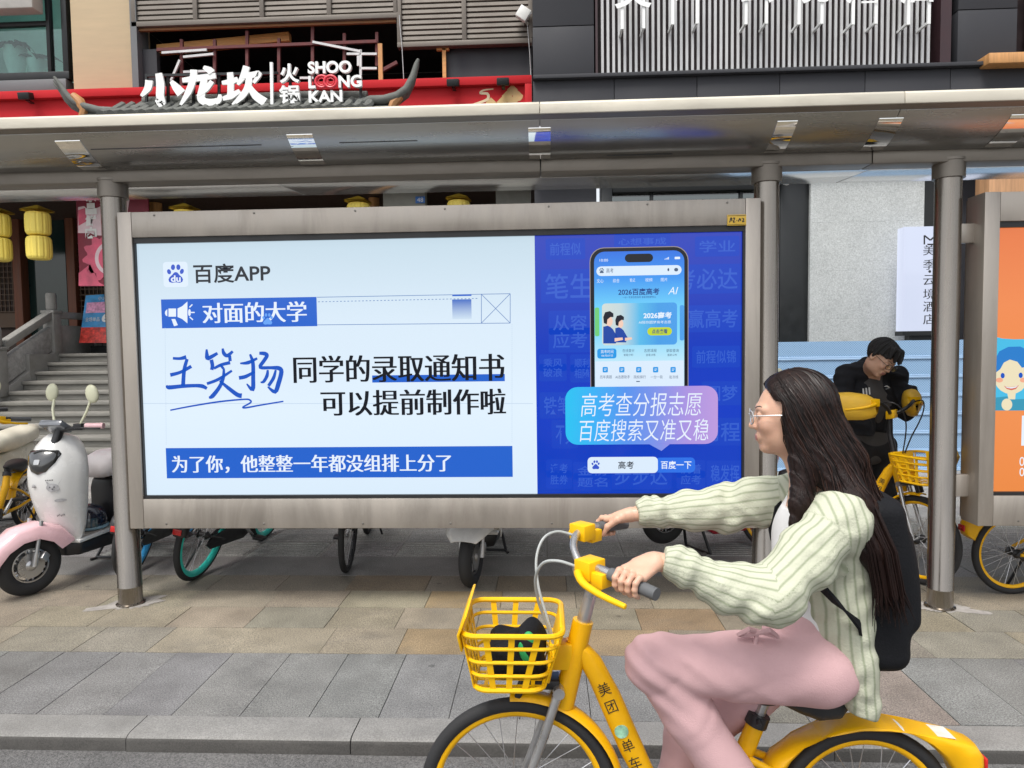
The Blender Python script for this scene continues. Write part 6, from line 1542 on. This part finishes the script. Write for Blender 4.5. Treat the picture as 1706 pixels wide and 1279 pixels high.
# shirt
def stripes():
    t = NT('striped_crinkle_cotton'); b = t.n('ShaderNodeBsdfPrincipled'); t.l(b.outputs[0], t.out.inputs[0]); setp(b, Roughness=.9)
    b.inputs['Specular IOR Level'].default_value = .2
    at_ = t.n('ShaderNodeAttribute', attribute_name='tint'); sp = t.n('ShaderNodeSeparateColor'); t.l(at_.outputs['Color'], sp.inputs[0])
    tc = t.n('ShaderNodeTexCoord'); nzz = t.n('ShaderNodeTexNoise'); setp(nzz, Scale=9., Detail=4.); t.l(tc.outputs['Object'], nzz.inputs['Vector'])
    ad = t.n('ShaderNodeMath', operation='MULTIPLY_ADD'); t.l(nzz.outputs['Fac'], ad.inputs[0]); ad.inputs[1].default_value = .35; t.l(sp.outputs[0], ad.inputs[2])
    mu = t.n('ShaderNodeMath', operation='MULTIPLY'); t.l(ad.outputs[0], mu.inputs[0]); mu.inputs[1].default_value = 6.2832*1.0
    sn_ = t.n('ShaderNodeMath', operation='SINE'); t.l(mu.outputs[0], sn_.inputs[0])
    cr = t.n('ShaderNodeValToRGB'); t.l(sn_.outputs[0], cr.inputs[0])
    e = cr.color_ramp.elements; e[0].position = -0.0; e[0].color = (.30,.33,.23,1); e[1].position = .95; e[1].color = (.50,.515,.40,1)
    x = cr.color_ramp.elements.new(.20); x.color = (.44,.46,.35,1); x = cr.color_ramp.elements.new(.42); x.color = (.50,.51,.40,1)
    mr = t.n('ShaderNodeMapRange'); setp(mr, **{'From Min': -1., 'From Max': 1.}); t.l(sn_.outputs[0], mr.inputs[0]); t.l(mr.outputs[0], cr.inputs[0])
    t.l(cr.outputs[0], b.inputs['Base Color'])
    n2 = t.n('ShaderNodeTexNoise'); setp(n2, Scale=160., Detail=3.); t.l(tc.outputs['Object'], n2.inputs['Vector'])
    sm = t.n('ShaderNodeMath', operation='MULTIPLY_ADD'); t.l(sn_.outputs[0], sm.inputs[0]); sm.inputs[1].default_value = .05; t.l(n2.outputs['Fac'], sm.inputs[2])
    bp = t.n('ShaderNodeBump'); setp(bp, Strength=.5, Distance=.004); t.l(sm.outputs[0], bp.inputs['Height']); t.l(bp.outputs[0], b.inputs['Normal']); return t.m
SHIRT = stripes()
cuffN, cuffF = WRN.lerp(ELN, .10), WRF.lerp(ELF, .10)
TAIL = [J(1405,1000,2.06), J(1425,1100,2.05), J(1440,1185,2.05)]
TAIL2 = [J(1390,1000,2.26), J(1412,1090,2.27), J(1425,1160,2.27)]
def segp(p, a, b):
    a = A3(a); b = A3(b); ab = b-a; t = np.clip((p-a) @ ab/(ab @ ab), 0, 1); return np.linalg.norm(p-a-t[:, None]*ab, axis=1), t
def wshirt(p):
    t = sd_ell(p, CHE+Vector((.018,0,.0)), (.128,.185,.185)); t = smin(t, sd_cone(p, NB+Vector((.02,0,-.03)), J(1385,1010), .09, .128), .06)
    for sh in (SHN, SHF): t = smin(t, sd_ell(p, sh, (.078,.075,.078)), .05)
    # open front and neckline
    t = smax(t, -sd_ell(p, NB+Vector((-.055,0,.055)), (.085,.072,.085)), .015)
    t = smax(t, -sd_cone(p, NB+Vector((-.12,.07,-.06)), HIP+Vector((-.20,.05,.08)), .075, .13), .015)
    tl = chain(p, TAIL, [.085,.06,.045], .03, ((1,0,0), 1.0)); tl = smin(tl, chain(p, TAIL2, [.08,.055,.035], .03), .03)
    d = smin(t, tl, .05)
    for sh, el, cu, sg in ((SHN,ELN,cuffN,1),(SHF,ELF,cuffF,-1)):
        mid = el.lerp(cu, .4)+Vector((0,0,-.018 if sg > 0 else -.01)); up_ = sh.lerp(el, .55)
        a = chain(p, [sh, up_, el+Vector((0,0,-.012)), mid, el.lerp(cu,.85), cu], [.077,.073,.073,.061,.045,.038], .035)
        dd, tt = segp(p, el, cu); a += .0035*np.sin(tt*38+nz(p,30,50,20)*1.2)*np.exp(-((tt-.8)/.25)**2)+.0040*np.sin(tt*16+p[:, 2]*30)*np.exp(-((tt-.05)/.3)**2)
        dd, tt = segp(p, sh, el); a += .0038*np.sin(tt*20+p[:, 2]*25)*np.exp(-((tt-.9)/.3)**2)
        a = smax(a, (p-A3(cu)) @ A3((cu-el).normalized())-.010, .004); d = smin(d, a, .035)
    d += .0028*nz(p, 33, 14, 21, .5)+.0020*nz(p, -60, 30, 75)+.0010*np.sin(nz(p,40,25,35)*2.4+p[:, 2]*90-p[:, 0]*35)-.0035*np.exp(-((np.abs(((p[:, 2]*4.1+p[:, 0]*3.0+.15*nz(p, 8, 10, 9)) % 1)-.5))/.07)**2)+.004*nz(p, 34, 28, 10)*np.clip((J(1400,1000).z-p[:, 2])/.1, 0, 1)
    return smax(d, A3([TAIL[2].z-.012])-p[:, 2]+.010*nz(p, 40, 30, 0), .01)
def shirt_tint(V):
    P_ = V.astype(np.float32); val = P_[:, 0]/.026+P_[:, 2]*5; best = np.full(len(P_), .125); tor = sd_ell(P_, CHE+Vector((.018,0,.0)), (.128,.185,.185))
    for sh, el, cu in ((SHN,ELN,cuffN),(SHF,ELF,cuffF)):
        e0 = None
        for a, b in ((sh,el),(el,cu)):
            d, t = segp(P_, a, b); ax = A3((b-a).normalized()); e1 = A3((0,1,0))-ax*ax[1]; e1 /= np.linalg.norm(e1); e2 = np.cross(ax, e1)
            v = np.arctan2((P_-A3(a)) @ e2, (P_-A3(a)) @ e1)*3.0
            m_ = d < best
            if a is sh: m_ &= (((P_-A3(sh)) @ ax) > .055)
            best[m_] = d[m_]; val[m_] = v[m_]
    return np.stack([val, val, val], 1)
lo, hi = bb([SHN, SHF, ELN, ELF, WRN, WRF, TAIL[2], HIP], .17); grow('shirt', wshirt, lo, hi, .0055, SHIRT, wom, tint=shirt_tint)
# shoes
SHOE = mat('white_shoe', (.62,.60,.58), .5, var=.08)
for an in (ANN, ANF):
    a = an+Vector((0,0,-.02)); t_ = a+Vector((-.165,-.01 if an is ANN else .01,-.045)); he = a+Vector((.055,0,-.035))
    fnS_ = lambda p, a=a, t_=t_, he=he: smax(smin(smin(sd_cone(p, a+Vector((0,0,.03)), a+Vector((-.02,0,-.02)), .045, .043), sd_cone(p, a+Vector((-.02,0,-.025)), t_, .044, .034, ((0,0,1), 1.1)), .03), sd_ell(p, he, (.04,.038,.04)), .03), (a.z-.085)-p[:, 2], .006)
    grow('shoe', fnS_, *bb([a, t_, he], .08), .004, SHOE, wom)
# hair
BK = [HL(-.055,0,.02), tuple(J(1392,760,YC)), tuple(J(1425,840,YC)), tuple(J(1462,920,YC)), tuple(J(1478,985,YC))]
def strand(pts, rs, yy, fl): return [Vector(p)+Vector((0,yy*k,0)) for p, k in zip(pts, (.4,.8,1,1,.9))], rs, fl
HS = [(BK, [.075,.070,.060,.050,.022], yy) for yy in (-.075,-.025,.025,.075)]
NL = [HL(-.045,.060,.0), tuple(J(1385,770,2.05)), tuple(J(1425,850,1.985)), tuple(J(1455,915,1.965)), tuple(J(1468,985,1.965))]
FL = [tuple(HL(-.005,.070,-.005)), tuple(J(1338,775,2.055)), tuple(J(1335,840,2.02)), tuple(J(1318,900,2.0))]
FL2 = [tuple(HL(-.02,-.070,-.01)), tuple(J(1335,780,2.25)), tuple(J(1330,840,2.27)), tuple(J(1318,880,2.27))]
def whair(p):
    C = A3(hC); q = (p-C) @ HM.T
    cap = sd_ell(p, HL(-.022,0,.034), (.114,.094,.104), HM)
    cut = q[:, 0]-(.058+.55*(q[:, 2]-.07))*1.0; cut = np.where(q[:, 2] < .045, np.maximum(cut, q[:, 0]-(.012+.35*q[:, 2])), cut)
    d = smax(cap, cut, .015); d = smax(d, -(q[:, 2]+.075), .02)
    for pts, rs, yy in HS: d = smin(d, chain(p, [Vector(a)+Vector((0,yy*k,0)) for a, k in zip(pts, (.5,.85,1,1,.8))], [r_*.78 for r_ in rs], .03), .025)
    d = smin(d, chain(p, FL, [.036,.036,.032,.010], .02, ((0,1,0), 1.5)), .02); d = smin(d, chain(p, FL2, [.034,.034,.028,.010], .02), .02)
    d = smin(d, chain(p, NL, [.050,.058,.052,.040,.010], .03, ((0,1,0), 1.5)), .03)
    # combed strands: ripples across the fall of the hair
    dn = np.clip((C[2]+.02-p[:, 2])/.08, 0, 1)
    acr = (p[:, 0]-C[0])-.55*np.maximum(0, C[2]-.05-p[:, 2]); th = np.arctan2(q[:, 1], q[:, 2]+.02)
    rp = dn*(np.sin(acr*190+p[:, 1]*110+.6*np.sin(p[:, 2]*9))+.7*np.sin(acr*410+p[:, 1]*230+.8*np.sin(p[:, 2]*12)))+(1-dn)*.22*(np.sin(th*44+q[:, 0]*6)+.7*np.sin(th*97+q[:, 0]*9))
    return d+.0017*rp
lo, hi = bb([Vector(HL(.1,0,.1)), Vector(BK[4]), Vector(BK[3])+Vector((.05,.14,0)), Vector(BK[3])-Vector((.0,.14,0)), Vector(FL[3])], .08)
grow('hair', whair, lo, hi, .0042, HAIRM, wom)
m = MB()
random.seed(5)
for i in range(70):
    yy = random.uniform(-.10,.10); o_x = random.uniform(-.045,.05); pts = []
    for j, b in enumerate(NL): pts.append(Vector(b)+Vector((o_x*(1 if j else .3)*.9+.012*(j > 0), yy*.25-.012, random.uniform(-.006,.006))))
    pts.append(pts[-1]+Vector((random.uniform(-.01,.03), random.uniform(-.01,.01), -random.uniform(.03,.10))))
    m.tube(pts, [.003,.0035,.0035,.003,.0025,.0006], 5, cap=False)
m.build('loose_strands', HAIRM, wom)
# combed surface strands that follow the fall of the hair
def comb(fn, starts, steps, step, flow, r, nm, mts, parent):
    P_ = np.array(starts, np.float32); keep = []; h = .002
    def nrm(p): 
        g = np.stack([fn(p+A3(e))-fn(p-A3(e)) for e in ((h,0,0),(0,h,0),(0,0,h))], 1); return g/np.maximum(np.linalg.norm(g, axis=1, keepdims=True), 1e-6)
    for _ in range(4): P_ = P_-nrm(P_)*fn(P_)[:, None]
    for k in range(steps):
        n = nrm(P_); keep.append(P_+n*.0012); d = flow(P_); d = d-n*(d*n).sum(1)[:, None]; d /= np.maximum(np.linalg.norm(d, axis=1, keepdims=True), 1e-6)
        P_ = P_+d*step; n = nrm(P_); P_ = P_-n*np.clip(fn(P_), -.02, .02)[:, None]
    T = np.stack(keep, 1); OFF = np.abs(fn(T.reshape(-1, 3)).reshape(T.shape[:2])) > .006; ms = [MB() for _ in mts]
    for i, t in enumerate(T):
        L_ = random.randint(steps//2, steps); L_ = min(L_, int(np.argmax(OFF[i])) if OFF[i].any() else steps); j0 = random.randint(0, 2)
        jig_ = [Vector((random.uniform(-.0012,.0012), random.uniform(-.0012,.0012), 0)) for _ in range(steps)]
        pts = [Vector(map(float, q))+e for q, e in zip(t[j0:L_], jig_)]
        if len(pts) > 3: ms[i % len(mts)].tube(pts, [r*(.5 if k in (0, len(pts)-1) else 1) for k in range(len(pts))], 4, cap=False)
    for m_, mt in zip(ms, mts): m_.build(nm, mt, parent)
HS1 = mat('hair_strand_brown', (.030,.013,.009), .4, var=.4, scale=9, spec=.35); HS2 = mat('hair_strand_dark', (.006,.0035,.003), .45, spec=.25)
random.seed(11); ST = []
for i in range(520):
    a_, b_ = random.uniform(-1.0, 1.0), random.uniform(-.12, .045); z_ = random.uniform(.03, .14)
    ST.append(HL(b_, a_*.11, z_ if abs(a_) < .75 else z_-.05))
comb(whair, ST, 24, .021, lambda p: np.stack([.50+0*p[:, 0]-.25*(p[:, 2] < hC.z-.12), (p[:, 1]-hC.y)*np.where(p[:, 2] > hC.z+.05, 9., .6), -1+0*p[:, 0]], 1), .0013, 'hair_strands', [HS1, HS2, HS2], wom)
# glasses
GLF = mat('clear_grey_frame', (.45,.45,.46), .25, .4); LEN = glass('lens_glass', (.96,.97,.97), .1)
def spectacles(parent, L, f, u, s, k, fm):
    m = MB(); fv, uv, sv = V3(f), V3(u), V3(s)
    for q in (1,-1):
        c = V3(L(.112,q*.033,-.002)); ring_ = [c+sv*(.025*k*math.copysign(abs(math.cos(t))**.8, math.cos(t)))+uv*(.020*k*math.copysign(abs(math.sin(t))**.8, math.sin(t)))-fv*(.006*abs(math.cos(t))*(math.cos(t)*q > 0)) for t in [2*math.pi*i/28 for i in range(28)]]
        m.tube(ring_, .0019, 6, closed=True, up0=tuple(fv)); m.tube([V3(L(.106,q*.058,.004)), V3(L(.05,q*.079,.006)), V3(L(-.01,q*.083,.004)), V3(L(-.03,q*.080,-.014))], .0019, 6)
    m.tube([V3(L(.113,.009,.004)), V3(L(.116,0,.006)), V3(L(.113,-.009,.004))], .0017, 6); g = m.build('glasses', fm, parent)
    for q in (1,-1):
        c = V3(L(.112,q*.033,-.002)); mm = MB(); mm.poly([c+sv*(.0245*k*math.copysign(abs(math.cos(t))**.8, math.cos(t)))+uv*(.0195*k*math.copysign(abs(math.sin(t))**.8, math.sin(t))) for t in [2*math.pi*i/28 for i in range(28)]]); mm.build('lens', LEN, g, smooth=False)
spectacles(wom, HL, f_, u_, s_, KH, GLF)
# backpack
BAGM = mat('black_nylon', (.0075,.008,.010), .75, var=.25, scale=8, bump=.25, bscale=120, spec=.2); BAGT = mat('dark_blue_grey_nylon', (.045,.05,.06), .6, var=.2, scale=8, bump=.2, bscale=120)
bp_ = thing('backpack', 'black backpack worn on the back of the long haired woman', 'backpack', tuple(J(1455,1105)))
bc = J(1472,968); up_ = A3((-.02,0,1)); up_ /= np.linalg.norm(up_); fr_ = A3((1,0,.02)); fr_ /= np.linalg.norm(fr_); BM = np.stack([fr_, A3((0,1,0)), up_])
bot = J(1450,1090).z; topz = J(1470,815).z; hh = (topz-bot)/2; bc = Vector((J(1448,965).x, YC, (bot+topz)/2))
def bag(p):
    q = (p-A3(bc)) @ BM.T; z = q[:, 2]/hh
    d = sd_box(p, bc, (.070,.145,hh), .05, BM); d = smin(d, sd_box(p, Vector(bc)+Vector((.066,0,.01)), (.035,.115,hh*.60), .03, BM), .04); d = smax(d, q[:, 0]*.94+q[:, 2]*.30-.128, .05)
    return d+.0025*nz(p, 30, 25, 18)
bo = grow('bag_shell', bag, *bb([bc], .42), .006, BAGM, bp_)
m = MB()
for s in (1,-1):
    sh = SHN if s > 0 else SHF; o_ = Vector((0,-.0 if s > 0 else 0,0)); oy = -.012*s
    pts = [Vector((bc.x-.08, YC-s*.09, topz-.06)), sh+Vector((.02, s*.055, .078)), sh+Vector((-.045, s*.045, .055)), sh+Vector((-.095, s*.03, -.02)), sh+Vector((-.10, s*.01, -.12)), sh+Vector((-.03, -s*.055, -.20)), sh+Vector((.04, -s*.04, -.27)), Vector((bc.x-.07, YC-s*.12, bc.z-.15))]
    m.tube(pts, .022, 10, flat=.4) if False else None
    mm = MB(); lo_ = []
    for i, q in enumerate(pts):
        d = (pts[min(i+1, 7)]-pts[max(i-1, 0)]).normalized(); w_ = d.cross(Vector((-1,0,.3))).normalized() if i not in (0,1) else Vector((0,1,0)); n_ = d.cross(w_); hw = .024 if i < 5 else .014
        lo_.append([q+w_*hw+n_*.004, q-w_*hw+n_*.004, q-w_*hw-n_*.004, q+w_*hw-n_*.004])
    mm.loft(lo_); mm.build('shoulder_strap', BAGM, bp_, ang=60)
m = MB(); m.tube([Vector((bc.x-.04,YC-.04,topz-.03)), Vector((bc.x-.03,YC-.03,topz+.03)), Vector((bc.x-.03,YC+.03,topz+.03)), Vector((bc.x-.04,YC+.04,topz-.03))], .009, 8); m.build('grab_handle', BAGM, bp_)
# dark bag lying in the bicycle basket
bgc = lw(.54,-.01,.765)
bg_ = thing('bag', 'small black bag with a bright green patch lying in the basket of the ridden bike', 'bag', tuple(bgc-Vector((0,0,.06))))
fb = lambda p: smin(sd_box(p, bgc+Vector((.01,0,0)), (.085,.085,.055), .03), sd_ell(p, bgc+Vector((.05,-.02,.055)), (.045,.06,.05)), .03)+.005*nz(p, 45, 38, 30)+.003*nz(p, 80, -50, 60)
grow('bag_body', fb, *bb([bgc], .15), .005, BAGM, bg_)
fg = lambda p: sd_ell(p, bgc+Vector((.045,-.075,.04)), (.026,.014,.05))+.003*nz(p, 90, 60, 60)
grow('green_patch', fg, *bb([bgc+Vector((.045,-.075,.04))], .08), .004, mat('green_cloth', (.02,.32,.10), .6), bg_)

# ================= the man with the parked bike =================
YM = 5.45
K2 = lambda px, py, y=YM: at(px, py, y)
man = thing('person', 'man with glasses in a black jacket bending over the handlebars of a parked yellow bike', 'person', (K2(1452,900).x, YM, 0))
mC = K2(1469,596,5.2); f2_ = A3((.30,-.74,-.66)); f2_ /= np.linalg.norm(f2_); s2_ = np.cross(A3((.22,.1,1)), f2_); s2_ /= np.linalg.norm(s2_); u2_ = np.cross(f2_, s2_)
mh, ML, MM = head_fn(mC, f2_, u2_, s2_, 1.02, False)
mNB = K2(1450,618,5.42); mCH = K2(1450,668,5.42); mHP = K2(1450,745,5.52)
mSL, mSR = K2(1408,625,5.44), K2(1494,628,5.46)
mEL, mER = K2(1396,690,5.30), K2(1512,686,5.38)
inv = lambda x, y, z: (Matrix.Translation(bA.location) @ Matrix.Rotation(R(-40),4,'Z') @ Matrix.Translation((.36,0,0)) @ Matrix.Rotation(R(-25),4,'Z') @ Matrix.Translation((-.36,0,0))) @ Vector((x, y, z+.13))
gl, gr_ = inv(.21,-.30,1.083), inv(.21,.30,1.083)
if gl.x > gr_.x: gl, gr_ = gr_, gl
mWL, mWR = gl+Vector((-.02,.09,.04)), gr_+Vector((.03,.06,.05))
hpL, hpR = mHP+Vector((-.10,0,0)), mHP+Vector((.10,.02,0)); kL, kR = Vector((hpL.x-.01, 5.50, .50)), Vector((hpR.x+.02, 5.54, .50)); fL, fR = Vector((hpL.x-.01, 5.58, .085)), Vector((hpR.x+.02, 5.64, .085))
mhL = hand_fn(gl, (gr_-gl), Vector((0,.1,1)), .0185, mWL, side=1); mhR = hand_fn(gr_, (gl-gr_), Vector((0,.1,1)), .0185, mWR, side=-1)
def mbody(p):
    d = smin(mh(p), sd_cone(p, V3(mC)+V3(u2_)*-.07-V3(f2_)*.02, mNB, .052, .058), .03)
    t = smin(sd_ell(p, mCH, (.17,.105,.16)), sd_cone(p, mNB, mHP, .075, .12), .06); d = smin(d, t, .04)
    for sh, el, wr in ((mSL,mEL,mWL),(mSR,mER,mWR)): d = smin(d, chain(p, [sh, el, wr], [.055,.042,.028], .03), .03)
    for h_, k_, f__ in ((hpL,kL,fL),(hpR,kR,fR)): d = smin(d, chain(p, [h_, k_, f__], [.085,.055,.04], .03), .03)
    return d
tm = head_tint(ML, MM, mC, SKM, 1.02)
lo, hi = bb([mC, mHP, mSL, mSR, mWL, mWR, fL, fR], .17)
grow('body', mbody, lo, hi, .009, SKIN, man, tint=tm, merge=[(lambda p: smin(mh(p), sd_cone(p, V3(mC)+V3(u2_)*-.07-V3(f2_)*.02, mNB, .052, .058), .03)-.0006, *bb([mC, mNB], .15), .0038), (mhL, *bb([gl, mWL], .07), .0028), (mhR, *bb([gr_, mWR], .07), .0028)])
eyes(man, ML, f2_, u2_, s2_, 1.02); spectacles(man, ML, f2_, u2_, s2_, 1.02, BLK)
def mhair(p):
    q = (p-A3(mC)) @ MM.T; cap = sd_ell(p, ML(-.020,0,.036), (.116,.095,.104), MM)
    cut = np.where(q[:, 2] > .03, q[:, 0]-(.080+.25*(q[:, 2]-.075)), q[:, 0]-(.005+.5*q[:, 2]))
    d = smax(smax(cap, cut, .012), -(q[:, 2]+.055+.4*np.maximum(0, -q[:, 0]-.06)), .015)
    th = np.arctan2(q[:, 1]-.02, q[:, 0]+.03); ra = np.hypot(q[:, 1]-.02, q[:, 0]+.03)
    for sd__, fx in ((-.05,.075),(-.02,.088),(.015,.09),(.045,.078)): d = smin(d, sd_cone(p, ML(fx-.03,sd__,.10), ML(fx+.022,sd__*1.25,.050), .026, .008), .014)
    return d+.0035*np.sin(th*17+ra*30)+.002*np.sin(th*41-ra*40)
grow('hair', mhair, *bb([mC], .17), .004, HAIRK, man)
JK = mat('black_jacket_cloth', (.015,.016,.020), .8, var=.2, scale=5, bump=.35, bscale=40, spec=.25)
TSH = mat('charcoal_tshirt', (.075,.072,.072), .85, var=.15, scale=6); BTR = mat('black_trousers', (.012,.012,.014), .8, var=.2)
hemz = K2(1450,722,5.32).z
def mjack(p):
    t = smin(sd_ell(p, mCH+Vector((0,.02,0)), (.205,.135,.175)), sd_cone(p, mNB+Vector((0,.03,-.03)), mHP+Vector((0,.02,.0)), .11, .165), .07)
    t = smin(t, sd_cone(p, mCH+Vector((-.06,.0,-.03)), K2(1425,715,5.28), .12, .12), .05)
    for sh in (mSL, mSR): t = smin(t, sd_ell(p, sh+Vector((0,0,-.01)), (.070,.075,.07)), .09); t = smin(t, sd_cone(p, mNB+Vector((0,.04,.0)), sh+Vector((0,0,.01)), .078, .060), .06)
    t = smin(t, chain(p, [mNB+Vector((-.085,.0,.0)), mNB+Vector((-.06,.06,.035)), mNB+Vector((.05,.07,.035)), mNB+Vector((.085,.01,-.005))], [.022,.028,.028,.022], .02), .02)
    t = smax(t, -chain(p, [mNB+Vector((.0,-.10,.02)), mCH+Vector((.012,-.15,-.03)), mHP+Vector((.03,-.17,-.02))], [.075,.060,.05], .03), .012)
    for sh, el, wr in ((mSL,mEL,mWL),(mSR,mER,mWR)):
        a = chain(p, [sh, sh.lerp(el,.5), el, wr], [.066,.064,.058,.050], .035); _, tt = segp(p, sh, el); a += .004*np.sin(tt*26+p[:, 0]*30); t = smin(t, a, .03)
    t += .005*nz(p, 30, 20, 24)+.0045*np.sin(nz(p,22,18,20)*2.5+p[:, 2]*48-p[:, 0]*26)
    return smax(t, (hemz+.012*0)-p[:, 2]+.006*nz(p, 20, 10, 0), .012)
grow('jacket', mjack, *bb([mSL, mSR, mNB, mHP, mWL, mWR], .2), .0075, JK, man)
def mtee(p): return smin(sd_ell(p, mCH+Vector((0,-.0,0)), (.17,.118,.165)), sd_cone(p, mNB+Vector((0,.01,-.03)), mHP, .085, .13), .06)+.004*nz(p, 30, 20, 30)
grow('tshirt', mtee, *bb([mNB, mHP, mCH], .2), .008, TSH, man)
def mtr(p):
    d = sd_ell(p, mHP, (.17,.135,.12))
    for h_, k_, f__ in ((hpL,kL,fL),(hpR,kR,fR)): d = smin(d, chain(p, [h_, k_, f__], [.105,.085,.075], .03), .02)
    return smax(d+.003*nz(p, 30, 30, 40)+.004*nz(p, 10, 10, 60)*(p[:, 2] < .35), .06-p[:, 2], .01)
grow('trousers', mtr, *bb([mHP, fL, fR, kL, kR], .16), .009, BTR, man)
for fo in (fL, fR):
    grow('shoe', lambda p, fo=fo: smax(sd_cone(p, Vector((fo.x, fo.y+.04, .045)), Vector((fo.x+.02, fo.y-.15, .035)), .05, .042), .002-p[:, 2], .006), *bb([Vector((fo.x, fo.y-.05, .05))], .17), .006, BLK, man)
# light marks: three bars on the t-shirt, a small mark on the jacket
m = MB()
def mark(mm, px0, py0, px1, py1, fn, w_=.008):
    pts = []
    for k in range(3):
        px, py = px0+(px1-px0)*k/2, py0+(py1-py0)*k/2; d = ray(px, py).normalized(); o = Vector((0,0,H)); t = 4.6
        for _ in range(60):
            v = float(fn(np.array([tuple(o+d*t)], np.float32))[0]); 
            if v < .001: break
            t += max(v*.6, .0008)
        pts.append(o+d*(t-.004))
    rt = Vector((1,0,0)); mm.loft([[q-rt*w_/2, q+rt*w_/2] for q in pts], closed=False, cap=False)
for px in (1438,1443,1448): mark(m, px, 647-(px-1438)*.2, px+1, 659-(px-1438)*.2, lambda p: np.minimum(mtee(p), mjack(p)), .011)
m.build('shirt_bars', WHITE, man, smooth=False)
m = MB()
for a, b in (((1474,644),(1478,642)), ((1478,643),(1482,646)), ((1475,648),(1481,647))): mark(m, *a, *b, lambda p: np.minimum(mtee(p), mjack(p)), .014)
m.build('jacket_mark', WHITE, man, smooth=False)
